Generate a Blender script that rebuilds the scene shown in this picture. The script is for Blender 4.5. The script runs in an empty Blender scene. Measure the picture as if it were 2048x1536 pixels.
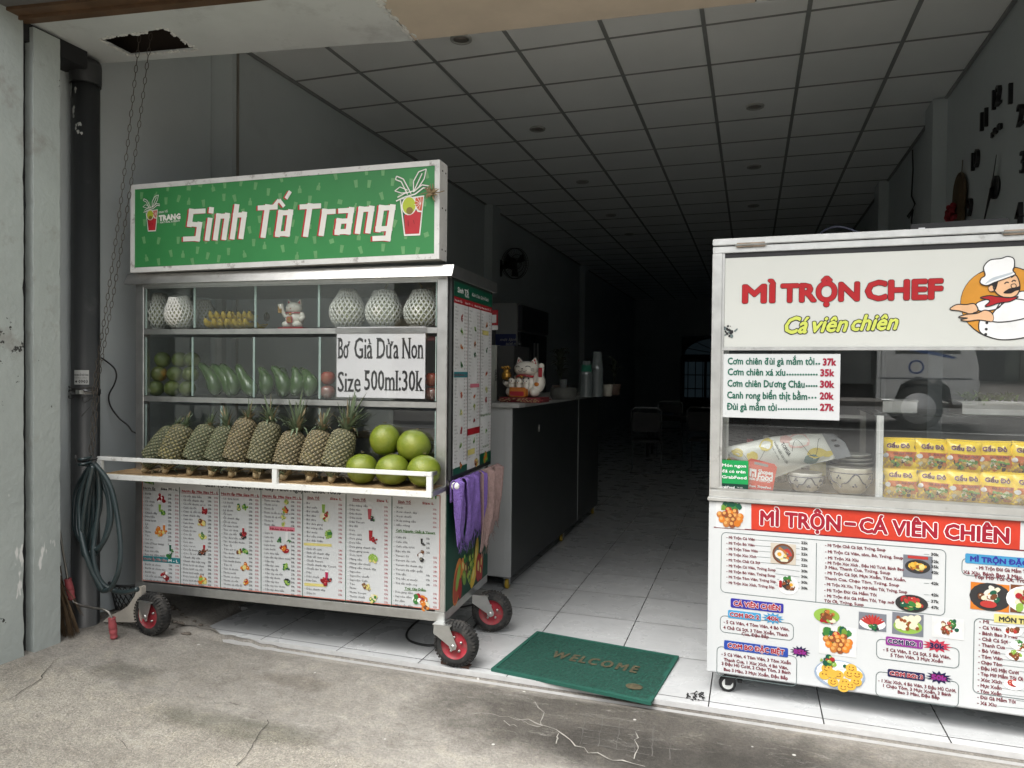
import bpy, bmesh, math, random
from mathutils import Vector, Matrix
random.seed(11)
SC = bpy.context.scene
COL = SC.collection
R = math.radians
pi = math.pi

# ---------------------------------------------------------------- camera
F_PX, YAW, PITCH, ROLL, CAM_H = 1443.964, R(18.3112), R(0.9430), R(0.5627), 1.42937
_fwd = Vector((-math.sin(YAW)*math.cos(PITCH), math.cos(YAW)*math.cos(PITCH), -math.sin(PITCH)))
_r0 = Vector((math.cos(YAW), math.sin(YAW), 0))
_u0 = _r0.cross(_fwd)
RIGHT = math.cos(ROLL)*_r0 + math.sin(ROLL)*_u0
UP = -math.sin(ROLL)*_r0 + math.cos(ROLL)*_u0
FWD = _fwd
EYE = Vector((0, 0, CAM_H))
cam_d = bpy.data.cameras.new('camera')
cam_d.sensor_width = 36.0
cam_d.lens = F_PX/2048*36
cam_d.clip_start = 0.05
cam_d.clip_end = 2000
cam = bpy.data.objects.new('camera', cam_d)
COL.objects.link(cam)
cam.matrix_world = Matrix(((RIGHT.x, UP.x, -FWD.x, EYE.x), (RIGHT.y, UP.y, -FWD.y, EYE.y), (RIGHT.z, UP.z, -FWD.z, EYE.z), (0, 0, 0, 1)))
SC.camera = cam

# ---------------------------------------------------------------- world, sun, exposure
SUN_EL, SUN_AZ = R(64), R(212)          # overcast: a broad weak sun over the street, to the viewer's left
world = bpy.data.worlds.new('World')
SC.world = world
world.use_nodes = True
wn, wl = world.node_tree.nodes, world.node_tree.links
wn.clear()
sky = wn.new('ShaderNodeTexSky'); sky.sky_type = 'NISHITA'; sky.sun_disc = False
sky.sun_elevation = SUN_EL; sky.sun_rotation = SUN_AZ
sky.air_density = 1.5; sky.dust_density = 5.0; sky.ozone_density = 1.0
hsv = wn.new('ShaderNodeHueSaturation'); hsv.inputs['Saturation'].default_value = 0.06
bg = wn.new('ShaderNodeBackground'); bg.inputs['Strength'].default_value = 0.15
wo = wn.new('ShaderNodeOutputWorld')
wl.new(sky.outputs[0], hsv.inputs['Color']); wl.new(hsv.outputs[0], bg.inputs[0]); wl.new(bg.outputs[0], wo.inputs[0])
sun_d = bpy.data.lights.new('sun', 'SUN'); sun_d.energy = 2.4; sun_d.angle = R(55); sun_d.color = (1, .96, .9)
sun = bpy.data.objects.new('sun', sun_d); COL.objects.link(sun)
_sd = Vector((math.sin(SUN_AZ)*math.cos(SUN_EL), math.cos(SUN_AZ)*math.cos(SUN_EL), math.sin(SUN_EL)))
sun.rotation_euler = _sd.to_track_quat('Z', 'Y').to_euler()
SC.view_settings.view_transform = 'Standard'
SC.view_settings.look = 'None'
SC.view_settings.exposure = 1.17
SC.view_settings.gamma = 1.0
SC.cycles.max_bounces = 12
SC.cycles.diffuse_bounces = 8
SC.cycles.glossy_bounces = 4
SC.cycles.transparent_max_bounces = 16
SC.cycles.sample_clamp_indirect = 6
SC.cycles.use_denoising = True
SC.cycles.caustics_reflective = False
SC.cycles.caustics_refractive = False

# ---------------------------------------------------------------- measuring helpers (where a sight line meets a real plane)
def ray(q):
    return RIGHT*((q[0]-1024)/F_PX) - UP*((q[1]-768)/F_PX) + FWD
def hit(q, p0, n):
    d = ray(q)
    return EYE + d*((Vector(p0)-EYE).dot(n)/d.dot(n))
def at_z(q, z): return hit(q, (0, 0, z), Vector((0, 0, 1)))
def at_y(q, y): return hit(q, (0, y, 0), Vector((0, 1, 0)))
def at_x(q, x): return hit(q, (x, 0, 0), Vector((1, 0, 0)))

class Frame:
    'a cart: origin at its front bottom left, u along the front, d into the shop, z up'
    def __init__(s, x, y, yaw, w):
        s.yaw = yaw
        s.a = Vector((math.cos(yaw), math.sin(yaw), 0)); s.b = Vector((-math.sin(yaw), math.cos(yaw), 0))
        s.o = Vector((x, y, 0)) - s.a*w
    def front(s, q, d=0):
        P = hit(q, s.o+s.b*d, s.b); return ((P-s.o).dot(s.a), P.z)
    def side(s, q, u):
        P = hit(q, s.o+s.a*u, s.a); return ((P-s.o).dot(s.b), P.z)
    def flat(s, q, z):
        P = at_z(q, z)-s.o; return (P.dot(s.a), P.dot(s.b))
    def w(s, u, d, z): return s.o + s.a*u + s.b*d + Vector((0, 0, z))

# ---------------------------------------------------------------- materials
def lin(c): 
    c = c/255
    return c/12.92 if c <= .04045 else ((c+.055)/1.055)**2.4
def S(r, g, b, k=1.0): k *= .84; return (lin(r)*k, lin(g)*k, lin(b)*k)
_mc = {}
def mat(name, col=(.5, .5, .5), rough=.5, metal=0, nscale=6, namt=.12, bump=0, bscale=40, spec=.5, coat=0, dirt=None, emit=None, sub=0, alpha=1):
    if name in _mc: return _mc[name]
    m = bpy.data.materials.new(name); m.use_nodes = True
    n, l = m.node_tree.nodes, m.node_tree.links
    p = n['Principled BSDF']
    tc = n.new('ShaderNodeTexCoord')
    c = tuple(col)+(1,)
    nz = n.new('ShaderNodeTexNoise'); nz.inputs['Scale'].default_value = nscale; nz.inputs['Detail'].default_value = 6; nz.inputs['Roughness'].default_value = .65
    l.new(tc.outputs['Object'], nz.inputs['Vector'])
    mr = n.new('ShaderNodeMapRange'); mr.inputs[1].default_value = .3; mr.inputs[2].default_value = .7; mr.inputs[3].default_value = 1-namt; mr.inputs[4].default_value = 1+namt
    l.new(nz.outputs[0], mr.inputs[0])
    mx = n.new('ShaderNodeMix'); mx.data_type = 'RGBA'; mx.blend_type = 'MULTIPLY'; mx.inputs[0].default_value = 1
    mx.inputs[6].default_value = c
    cmb = n.new('ShaderNodeCombineColor')
    for i in range(3): l.new(mr.outputs[0], cmb.inputs[i])
    l.new(cmb.outputs[0], mx.inputs[7])
    out = mx.outputs[2]
    if dirt:   # (colour, scale, threshold, softness, amount)
        dc, ds, th, so, am = dirt
        n2 = n.new('ShaderNodeTexNoise'); n2.inputs['Scale'].default_value = ds; n2.inputs['Detail'].default_value = 8; n2.inputs['Roughness'].default_value = .7
        l.new(tc.outputs['Object'], n2.inputs['Vector'])
        m2 = n.new('ShaderNodeMapRange'); m2.inputs[1].default_value = th; m2.inputs[2].default_value = th+so; m2.inputs[3].default_value = 0; m2.inputs[4].default_value = am
        l.new(n2.outputs[0], m2.inputs[0])
        mm = n.new('ShaderNodeMix'); mm.data_type = 'RGBA'
        l.new(m2.outputs[0], mm.inputs[0]); l.new(out, mm.inputs[6]); mm.inputs[7].default_value = tuple(dc)+(1,)
        out = mm.outputs[2]
    l.new(out, p.inputs['Base Color'])
    p.inputs['Roughness'].default_value = rough; p.inputs['Metallic'].default_value = metal
    p.inputs['Specular IOR Level'].default_value = spec; p.inputs['Coat Weight'].default_value = coat
    if sub:
        p.inputs['Subsurface Weight'].default_value = sub; p.inputs['Subsurface Radius'].default_value = (.02, .02, .01); p.inputs['Subsurface Scale'].default_value = .5
    r2 = n.new('ShaderNodeMapRange'); r2.inputs[3].default_value = max(0, rough*.8); r2.inputs[4].default_value = min(1, rough*1.25)
    l.new(nz.outputs[0], r2.inputs[0]); l.new(r2.outputs[0], p.inputs['Roughness'])
    if bump:
        b = n.new('ShaderNodeBump'); b.inputs['Strength'].default_value = bump; b.inputs['Distance'].default_value = .01
        n3 = n.new('ShaderNodeTexNoise'); n3.inputs['Scale'].default_value = bscale; n3.inputs['Detail'].default_value = 5
        l.new(tc.outputs['Object'], n3.inputs['Vector']); l.new(n3.outputs[0], b.inputs['Height']); l.new(b.outputs[0], p.inputs['Normal'])
    if emit:
        p.inputs['Emission Color'].default_value = tuple(emit[:3])+(1,); p.inputs['Emission Strength'].default_value = emit[3]
    _mc[name] = m
    return m

def glass(name, tint=(.93, .96, .95), rough=.01, dust=.004, refl=.11):
    'a clear pane: straight-through view with a mirror image that grows towards grazing angles'
    if name in _mc: return _mc[name]
    m = bpy.data.materials.new(name); m.use_nodes = True
    n, l = m.node_tree.nodes, m.node_tree.links
    n.remove(n['Principled BSDF']); out = n['Material Output']
    lw = n.new('ShaderNodeLayerWeight'); lw.inputs[0].default_value = .5
    pw = n.new('ShaderNodeMath'); pw.operation = 'POWER'; pw.inputs[1].default_value = 5
    ml = n.new('ShaderNodeMath'); ml.operation = 'MULTIPLY_ADD'; ml.inputs[1].default_value = .88; ml.inputs[2].default_value = refl
    l.new(lw.outputs['Facing'], pw.inputs[0]); l.new(pw.outputs[0], ml.inputs[0])
    tr = n.new('ShaderNodeBsdfTransparent'); tr.inputs[0].default_value = tint+(1,)
    gl = n.new('ShaderNodeBsdfGlossy'); gl.inputs['Roughness'].default_value = rough
    mx = n.new('ShaderNodeMixShader'); l.new(ml.outputs[0], mx.inputs[0]); l.new(tr.outputs[0], mx.inputs[1]); l.new(gl.outputs[0], mx.inputs[2])
    df = n.new('ShaderNodeBsdfDiffuse'); df.inputs[0].default_value = (.6, .6, .58, 1)
    tc = n.new('ShaderNodeTexCoord'); nz = n.new('ShaderNodeTexNoise'); nz.inputs['Scale'].default_value = 7; nz.inputs['Detail'].default_value = 8
    l.new(tc.outputs['Object'], nz.inputs['Vector'])
    mr = n.new('ShaderNodeMapRange'); mr.inputs[1].default_value = .45; mr.inputs[2].default_value = .85; mr.inputs[3].default_value = dust*.4; mr.inputs[4].default_value = dust*3
    l.new(nz.outputs[0], mr.inputs[0])
    m2 = n.new('ShaderNodeMixShader'); l.new(mr.outputs[0], m2.inputs[0]); l.new(mx.outputs[0], m2.inputs[1]); l.new(df.outputs[0], m2.inputs[2])
    l.new(m2.outputs[0], out.inputs[0])
    _mc[name] = m
    return m

# ---------------------------------------------------------------- mesh building
class MB:
    def __init__(s):
        s.v, s.f, s.mi, s.sm, s.mats = [], [], [], [], []
        s.M = None
    def add(s, vs, fs, m, smooth=False):
        k = len(s.v)
        if s.M is not None: vs = [s.M @ Vector(p) for p in vs]
        s.v.extend([tuple(p) for p in vs])
        if m not in s.mats: s.mats.append(m)
        i = s.mats.index(m)
        for f in fs:
            s.f.append([k+a for a in f]); s.mi.append(i); s.sm.append(smooth)
        return s
    def box(s, a, b, m, bev=0):
        x0, y0, z0 = [min(p, q) for p, q in zip(a, b)]; x1, y1, z1 = [max(p, q) for p, q in zip(a, b)]
        if bev:
            bm = bmesh.new()
            bmesh.ops.create_cube(bm, size=1)
            for v in bm.verts: v.co = Vector((x0+(v.co.x+.5)*(x1-x0), y0+(v.co.y+.5)*(y1-y0), z0+(v.co.z+.5)*(z1-z0)))
            bmesh.ops.bevel(bm, geom=bm.edges[:], offset=bev, segments=2, affect='EDGES')
            bm.verts.index_update()
            s.add([v.co.copy() for v in bm.verts], [[v.index for v in f.verts] for f in bm.faces], m); bm.free()
            return s
        vs = [(x, y, z) for x in (x0, x1) for y in (y0, y1) for z in (z0, z1)]
        return s.add(vs, [(0, 1, 3, 2), (4, 6, 7, 5), (0, 4, 5, 1), (2, 3, 7, 6), (0, 2, 6, 4), (1, 5, 7, 3)], m)
    def quad(s, pts, m): return s.add(pts, [tuple(range(len(pts)))], m)
    def tube(s, pts, r, m, n=8, closed=False, cap=True, flat=1.0):
        pts = [Vector(p) for p in pts]; N = len(pts)
        rr = r if isinstance(r, (list, tuple)) else [r]*N
        vs, fs = [], []
        t0 = (pts[1]-pts[0]).normalized()
        ref = Vector((0, 0, 1)) if abs(t0.z) < .9 else Vector((1, 0, 0))
        nx = t0.cross(ref).normalized()
        for i in range(N):
            a = pts[i-1] if (i > 0 or closed) else pts[i]
            b = pts[(i+1) % N] if (i < N-1 or closed) else pts[i]
            t = (b-a)
            t = t.normalized() if t.length > 1e-9 else t0
            nx = (nx - t*nx.dot(t))
            nx = nx.normalized() if nx.length > 1e-6 else t.orthogonal().normalized()
            ny = t.cross(nx)
            for k in range(n):
                an = 2*pi*k/n
                vs.append(pts[i] + nx*(math.cos(an)*rr[i]) + ny*(math.sin(an)*rr[i]*flat))
        M = N if closed else N-1
        for i in range(M):
            for k in range(n):
                a = i*n+k; b = i*n+(k+1) % n; j = (i+1) % N
                fs.append((a, b, j*n+(k+1) % n, j*n+k))
        if cap and not closed:
            fs.append(tuple(range(n))); fs.append(tuple((N-1)*n+k for k in range(n)))
        return s.add(vs, fs, m, True)
    def lathe(s, prof, m, n=24, c=(0, 0, 0), axis=None, fn=None, caps=True):
        'prof: (radius, height) pairs; axis: direction of the height'
        ax = Vector(axis or (0, 0, 1)).normalized()
        ex = ax.orthogonal().normalized() if axis else Vector((1, 0, 0)); ey = ax.cross(ex)
        c = Vector(c); vs = []
        for i, (r, h) in enumerate(prof):
            for k in range(n):
                an = 2*pi*k/n
                r2 = fn(r, h, an) if fn else r
                vs.append(c + ax*h + ex*(r2*math.cos(an)) + ey*(r2*math.sin(an)))
        fs = []
        for i in range(len(prof)-1):
            for k in range(n): fs.append((i*n+k, i*n+(k+1) % n, (i+1)*n+(k+1) % n, (i+1)*n+k))
        if caps and prof[0][0] > 1e-5: fs.append(tuple(range(n)))
        if caps and prof[-1][0] > 1e-5: fs.append(tuple((len(prof)-1)*n+k for k in range(n)))
        return s.add(vs, fs, m, True)
    def ell(s, c, r, m, nu=16, nv=10, rot=None, fn=None):
        if not isinstance(r, (tuple, list)): r = (r, r, r)
        vs, fs = [], []
        c = Vector(c)
        for i in range(nv+1):
            ph = pi*i/nv
            for k in range(nu):
                an = 2*pi*k/nu
                d = Vector((math.sin(ph)*math.cos(an), math.sin(ph)*math.sin(an), math.cos(ph)))
                q = fn(d) if fn else 1
                p = Vector((d.x*r[0]*q, d.y*r[1]*q, d.z*r[2]*q))
                if rot is not None: p = rot @ p
                vs.append(c+p)
        for i in range(nv):
            for k in range(nu): fs.append((i*nu+k, i*nu+(k+1) % nu, (i+1)*nu+(k+1) % nu, (i+1)*nu+k))
        return s.add(vs, fs, m, True)
    def prism(s, pts, ext, m):
        'a flat outline (3-D points) given thickness along ext'
        e = Vector(ext); n = len(pts); a = [Vector(p) for p in pts]
        vs = a+[p+e for p in a]
        fs = [tuple(range(n)), tuple(range(2*n-1, n-1, -1))]+[(i, (i+1) % n, n+(i+1) % n, n+i) for i in range(n)]
        return s.add(vs, fs, m)
    def build(s, name, parent=None, loc=None, **tags):
        me = bpy.data.meshes.new(name)
        me.from_pydata(s.v, [], s.f)
        for m in s.mats: me.materials.append(m)
        me.polygons.foreach_set('material_index', s.mi)
        me.polygons.foreach_set('use_smooth', s.sm)
        me.update()
        if any(s.sm) or True:
            bm = bmesh.new(); bm.from_mesh(me)
            bmesh.ops.remove_doubles(bm, verts=[v for v in bm.verts if True], dist=1e-6)
            bm.to_mesh(me); bm.free()
        o = bpy.data.objects.new(name, me); COL.objects.link(o)
        if parent is not None: o.parent = parent
        if loc is not None: o.location = loc
        for k, v in tags.items(): o[k] = v
        return o

def tag(o, label, category, group=None):
    o['label'] = label; o['category'] = category
    if group: o['group'] = group
    return o
def thing(name, label, category, loc=(0, 0, 0), rz=0, group=None, rot=None):
    o = bpy.data.objects.new(name, None); COL.objects.link(o)
    o.empty_display_size = .1
    o.location = loc; o.rotation_euler = rot if rot else (0, 0, rz)
    return tag(o, label, category, group)
def copy_thing(src, loc, rot=None, scale=None, label=None):
    def cp(o, par):
        c = o.copy(); COL.objects.link(c)
        if par is not None: c.parent = par
        for ch in kids.get(o.name, []): cp(ch, c)
        return c
    kids = {}
    for o in list(COL.objects):
        if o.parent: kids.setdefault(o.parent.name, []).append(o)
    c = cp(src, None)
    c.location = loc
    if rot is not None: c.rotation_euler = rot
    if scale is not None: c.scale = (scale,)*3 if not isinstance(scale, tuple) else scale
    if label: c['label'] = label
    return c
def struct(mb, name): return mb.build(name, kind='structure')

# ---------------------------------------------------------------- lettering
_tcu = bpy.data.curves.new('lettering', 'FONT'); _tob = bpy.data.objects.new('lettering', _tcu); COL.objects.link(_tob)
_tx, _gl = {}, {}
import unicodedata
def _eval(t):
    _tcu.body = t; _tcu.size = 1
    bpy.context.view_layer.update()
    ev = _tob.evaluated_get(bpy.context.evaluated_depsgraph_get()); me = ev.to_mesh()
    vs = [(v.co.x, v.co.y) for v in me.vertices]; fs = [tuple(p.vertices) for p in me.polygons]
    ev.to_mesh_clear(); return vs, fs
def _right(t): return max(v[0] for v in _eval(t)[0])
def glyph(c, res, serif=0):
    'one letter: outline faces and advance; barred D and horned o, u are assembled so that their overlaps stay filled'
    if (c, res, serif) in _gl: return _gl[(c, res, serif)]
    _tcu.resolution_u = res
    adv = _right('H'+c+'H')-_right('HH')
    if c == ' ': g = ([], [], adv)
    else:
        d = unicodedata.normalize('NFD', c); horn = '\u031b' in d
        base = unicodedata.normalize('NFC', d.replace('\u031b', '')) if horn else {'Đ': 'D', 'đ': 'd'}.get(c, c)
        vs, fs = _eval(base)
        x0, x1 = min(v[0] for v in vs), max(v[0] for v in vs)
        def q(pts):
            k = len(vs); vs.extend(pts); fs.append(tuple(range(k, k+len(pts))))
        if c == 'Đ': q([(x0-.075, .335), (x0+.30, .335), (x0+.30, .405), (x0-.075, .405)])
        if c == 'đ': q([(x1-.30, .585), (x1+.075, .585), (x1+.075, .645), (x1-.30, .645)])
        if horn:
            h = .545 if c.islower() else .727
            q([(x1-.10, h-.09), (x1+.03, h-.06), (x1+.05, h+.02), (x1+.12, h+.02), (x1+.11, h-.08), (x1+.03, h-.14), (x1-.06, h-.16)])
        if serif:      # flat stem ends get a slab
            ed = {}
            for f in list(fs):
                for i in range(len(f)):
                    e = tuple(sorted((f[i], f[(i+1) % len(f)]))); ed[e] = ed.get(e, 0)+1
            for (i, j), n in ed.items():
                (ax, ay), (bx, by) = vs[i], vs[j]; L = abs(ax-bx)
                if n == 1 and not (ay > .6 and len(unicodedata.normalize('NFD', base)) > 1) and abs(ay-by) < 1e-3 and .05 < L < .34 and (abs(ay) < .02 or ay > .5):
                    lo, hi = min(ax, bx), max(ax, bx); t = .035 if ay < .3 else -.035
                    if L > .17: hi = lo+.1
                    q([(lo-.06, ay), (hi+.06, ay), (hi+.06, ay+t), (lo-.06, ay+t)])
        g = (vs, fs, adv)
    _gl[(c, res, serif)] = g
    return g
def text_geo(s, bold=0, shear=0, res=2, spacing=1.0, serif=0):
    k = (s, shear, res, spacing, serif)
    if k in _tx: return _tx[k]
    V, Fs, x = [], [], 0
    for c in unicodedata.normalize('NFC', s):
        vs, fs, adv = glyph(c, res, serif); n = len(V)
        V += [(x+a+shear*b, b) for a, b in vs]; Fs += [tuple(n+i for i in f) for f in fs]
        x += adv*spacing
    x0 = min(v[0] for v in V); x1 = max(v[0] for v in V)
    _tx[k] = (V, Fs, x0, x1)
    return _tx[k]
CAP = .727      # cap height of the lettering at size 1

class Panel(MB):
    'a printed sheet: marks are laid on it in its own two coordinates, each layer a hair above the one below'
    EPS = .0007
    def __init__(s, put, px=None):
        super().__init__(); s.put = put; s.px = px; s.k = 0     # put(a, b, h) -> point ; px(q) -> (a, b)
    def lift(s, layer):
        s.k = (s.k+1) % 70      # marks of one layer that overlap never share a plane
        return layer*s.EPS+s.k*8e-6
    def poly(s, pts, m, layer=1):
        h = s.lift(layer)
        return s.add([s.put(a, b, h) for a, b in pts], [tuple(range(len(pts)))], m)
    def ppoly(s, qs, m, layer=1): return s.poly([s.px(q) for q in qs], m, layer)
    def rect(s, a0, b0, a1, b1, m, layer=1): return s.poly([(a0, b0), (a1, b0), (a1, b1), (a0, b1)], m, layer)
    def prect(s, q0, q1, m, layer=1):
        a0, b0 = s.px(q0); a1, b1 = s.px(q1); return s.rect(a0, b0, a1, b1, m, layer)
    def disc(s, a, b, r, m, layer=1, ry=None, n=18, rot=0, jag=0):
        ry = ry or r; pts = []
        for k in range(n):
            t = 2*pi*k/n; q = 1+random.uniform(-jag, jag)
            x, y = r*math.cos(t)*q, ry*math.sin(t)*q
            pts.append((a+x*math.cos(rot)-y*math.sin(rot), b+x*math.sin(rot)+y*math.cos(rot)))
        return s.poly(pts, m, layer)
    def line(s, pts, w, m, layer=1):
        for (a, b), (c, d) in zip(pts[:-1], pts[1:]):
            L = math.hypot(c-a, d-b)
            if L < 1e-7: continue
            nx, ny = -(d-b)/L*w/2, (c-a)/L*w/2
            s.poly([(a+nx, b+ny), (c+nx, d+ny), (c-nx, d-ny), (a-nx, b-ny)], m, layer)
        return s
    def pline(s, qs, w, m, layer=1): return s.line([s.px(q) for q in qs], w, m, layer)
    def rrect_pts(s, a0, b0, a1, b1, r, n=5):
        pts = []
        for cx, cy, t0 in ((a1-r, b1-r, 0), (a0+r, b1-r, pi/2), (a0+r, b0+r, pi), (a1-r, b0+r, 1.5*pi)):
            for k in range(n+1): pts.append((cx+r*math.cos(t0+k*pi/2/n), cy+r*math.sin(t0+k*pi/2/n)))
        return pts
    def rrect(s, a0, b0, a1, b1, r, m, layer=1): return s.poly(s.rrect_pts(a0, b0, a1, b1, r), m, layer)
    def text(s, t, a, b, w, cap, m, layer=2, bold=0, shear=0, res=2, rot=0, align='l', spacing=1.0, outline=None, serif=0):
        'baseline starts at (a, b); w: wanted width or None; cap: height of capitals'
        if outline: s.text(t, a, b, w, cap, outline[0], layer, bold+outline[1], shear, res, rot, align, spacing); layer += 1
        rad = bold
        vs, fs, x0, x1 = text_geo(t, 0, shear, res, spacing, serif)
        ky = cap/CAP; kx = ky if w is None else w/max(x1-x0, 1e-6)
        al = 0 if align == 'l' else (-(x1-x0)*kx/2 if align == 'c' else -(x1-x0)*kx)
        cr, sr = math.cos(rot), math.sin(rot); kb = min(ky, math.sqrt(kx*ky))
        n_ = 1 if rad < .004 else (2 if rad < .016 else (4 if rad < .033 else 12))
        ring = [(rad*math.cos(2*pi*i/n_), rad*math.sin(2*pi*i/n_)) if n_ > 1 else (0, 0) for i in range(n_)]
        for dx, dy in ring:
            h = s.lift(layer); out = []
            for x, y in vs:
                X, Y = (x-x0)*kx+al+dx*kb, (y+dy)*ky
                out.append(s.put(a+X*cr-Y*sr, b+X*sr+Y*cr, h))
            s.add(out, fs, m)
        return s
    def ptext(s, t, x, y, w, cap, m, layer=2, **k):
        'same, measured on the photograph: start of baseline, width and capital height there'
        a, b = s.px((x, y)); a1, b1 = s.px((x+w, y)) if w else (None, None); b2 = s.px((x, y-cap))[1]
        return s.text(t, a, b, (a1-a) if w else None, abs(b2-b), m, layer, **k)
    def star(s, a, b, r, m, layer=1, n=12, inner=.62, ry=None):
        ry = ry or r
        return s.poly([(a+r*(1 if k % 2 == 0 else inner)*math.cos(pi*k/n), b+ry*(1 if k % 2 == 0 else inner)*math.sin(pi*k/n)) for k in range(2*n)], m, layer)
def front_put(d=0): return lambda a, b, h: (a, d-h, b)
# ================================================================ common materials
steel = mat('brushed_steel', (.70, .70, .69), .36, 1, 14, .08, .04, 60, dirt=((.30, .28, .25), 9, .60, .12, .4))
steel_dull = mat('galvanised_steel', (.56, .57, .56), .36, .9, 12, .12, .08, 50, dirt=((.28, .26, .22), 7, .6, .15, .5))
alu = mat('aluminium', (.66, .67, .66), .38, .85, 10, .1, .05, 50, dirt=((.25, .24, .22), 8, .6, .1, .5))
white_metal = mat('white_painted_steel', (.68, .69, .67), .45, 0, 16, .06, .1, 30, dirt=((.28, .26, .23), 18, .58, .1, .75))
rubber = mat('tyre_rubber', (.018, .018, .018), .75, 0, 20, .3, .3, 80, dirt=((.11, .10, .088), 18, .46, .25, .7))
red_rim = mat('red_rim_paint', (.33, .022, .036), .5, 0, 22, .25, .1, 40, dirt=((.16, .10, .09), 26, .48, .2, .75))
black = mat('matt_black', (.012, .012, .013), .6)
black_gloss = mat('gloss_black', (.01, .01, .011), .25)
g_stall = glass('stall_glass', (.96, .97, .97), .008, .004, .14)
g_clear = glass('cart_glass', (.97, .985, .98))
g_edge = mat('glass_edge', (.38, .50, .46), .3)
white_print = mat('white_vinyl', (.56, .58, .59), .35, 0, 3, .03)

# ================================================================ ground
HCEIL = 3.5972
FX, FY, TS = -1.0699, 4.1610, .45822      # floor tile grid
def gz(x, y):
    z = -.022 if x > -2.3 else min(-.022+(-2.3-x)*.07, .05)
    if y > 3.19: z = -.05 if x > -2.70 else (z-(y-3.19)*.35*max(0, min(1, (x+2.95)/.2)))
    return z
def concrete_material():
    m = bpy.data.materials.new('worn_concrete'); m.use_nodes = True
    n, l = m.node_tree.nodes, m.node_tree.links; p = n['Principled BSDF']
    tc = n.new('ShaderNodeTexCoord')
    def noise(scale, det=8, rough=.65, dist=0, vec=None):
        t = n.new('ShaderNodeTexNoise'); t.inputs['Scale'].default_value = scale; t.inputs['Detail'].default_value = det
        t.inputs['Roughness'].default_value = rough; t.inputs['Distortion'].default_value = dist
        l.new(vec or tc.outputs['Object'], t.inputs['Vector']); return t.outputs[0]
    def ramp(src, stops):
        r = n.new('ShaderNodeValToRGB'); e = r.color_ramp.elements
        while len(e) < len(stops): e.new(.5)
        for q, (pos, c) in zip(e, stops): q.position = pos; q.color = c if len(c) == 4 else tuple(c)+(1,)
        l.new(src, r.inputs[0]); return r.outputs[0]
    def mixc(f, a, b, bt='MIX'):
        x = n.new('ShaderNodeMix'); x.data_type = 'RGBA'; x.blend_type = bt
        if isinstance(f, float): x.inputs[0].default_value = f
        else: l.new(f, x.inputs[0])
        for s_, i in ((a, 6), (b, 7)):
            if isinstance(s_, tuple): x.inputs[i].default_value = s_+(1,)
            else: l.new(s_, x.inputs[i])
        return x.outputs[2]
    def math_(op, a, b=None):
        x = n.new('ShaderNodeMath'); x.operation = op
        for s_, i in ((a, 0), (b, 1)):
            if s_ is None: continue
            if isinstance(s_, (int, float)): x.inputs[i].default_value = s_
            else: l.new(s_, x.inputs[i])
        return x.outputs[0]
    base = ramp(noise(1.5, 10, .7), [(.3, (.215, .2, .177)), (.5, (.30, .282, .254)), (.72, (.39, .37, .335))])
    fine = ramp(noise(85, 8, .8), [(.3, (.58, .58, .58)), (.5, (.99, .99, .99)), (.72, (1.36, 1.34, 1.3))])
    c = mixc(1.0, base, fine, 'MULTIPLY')
    mid = ramp(noise(9, 10, .75, .6), [(.32, (.74, .73, .71)), (.5, (1, 1, 1)), (.66, (1.18, 1.16, 1.11))])
    c = mixc(1.0, c, mid, 'MULTIPLY')
    sx = n.new('ShaderNodeSeparateXYZ'); l.new(tc.outputs['Object'], sx.inputs[0])
    ed = math_('ADD', math_('ADD', sx.outputs[1], math_('MULTIPLY', sx.outputs[0], .10)), math_('MULTIPLY', math_('SUBTRACT', noise(2.6, 9, .7), .5), .7))
    er = n.new('ShaderNodeMapRange'); er.inputs[1].default_value = 2.30; er.inputs[2].default_value = 2.20; l.new(ed, er.inputs[0])
    grit = ramp(noise(150, 4, .9), [(.34, (.55, .55, .54)), (.5, (1.1, 1.09, 1.06)), (.68, (1.75, 1.72, 1.65))])
    c = mixc(er.outputs[0], c, mixc(1.0, c, grit, 'MULTIPLY'))
    # dark trodden patch in front of the mat: a stain with a ragged outline
    def patch(cx, cy, rx, ry, lo, hi, amp, sc):
        mp = n.new('ShaderNodeMapping'); mp.inputs['Location'].default_value = (-cx/rx, -cy/ry, 0); mp.inputs['Scale'].default_value = (1/rx, 1/ry, 0)
        l.new(tc.outputs['Object'], mp.inputs[0])
        ln = n.new('ShaderNodeVectorMath'); ln.operation = 'LENGTH'; l.new(mp.outputs[0], ln.inputs[0])
        d = math_('ADD', ln.outputs['Value'], math_('MULTIPLY', math_('SUBTRACT', noise(sc, 8, .7), .5), amp))
        r = n.new('ShaderNodeMapRange'); r.inputs[1].default_value = lo; r.inputs[2].default_value = hi; r.inputs[3].default_value = 1; r.inputs[4].default_value = 0
        l.new(d, r.inputs[0]); return r.outputs[0]
    c = mixc(patch(-.42, 2.90, .95, .36, .6, 1.15, 1.3, 3.5), c, mixc(1.0, c, (.36, .35, .34), 'MULTIPLY'))
    c = mixc(patch(-.50, 2.74, .36, .22, .6, 1.0, .8, 5), c, mixc(1.0, c, (.6, .6, .6), 'MULTIPLY'))
    c = mixc(patch(.5, 2.72, .95, .30, .6, 1.15, 1.2, 3), c, mixc(1.0, c, (.52, .52, .51), 'MULTIPLY'))
    c = mixc(patch(-1.95, 2.42, .5, .10, .5, 1.1, 1.6, 4), c, mixc(1.0, c, (.66, .67, .63), 'MULTIPLY'))
    c = mixc(patch(-2.75, 2.62, .22, .10, .5, 1.1, 1.6, 6), c, mixc(1.0, c, (.62, .62, .60), 'MULTIPLY'))
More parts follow.
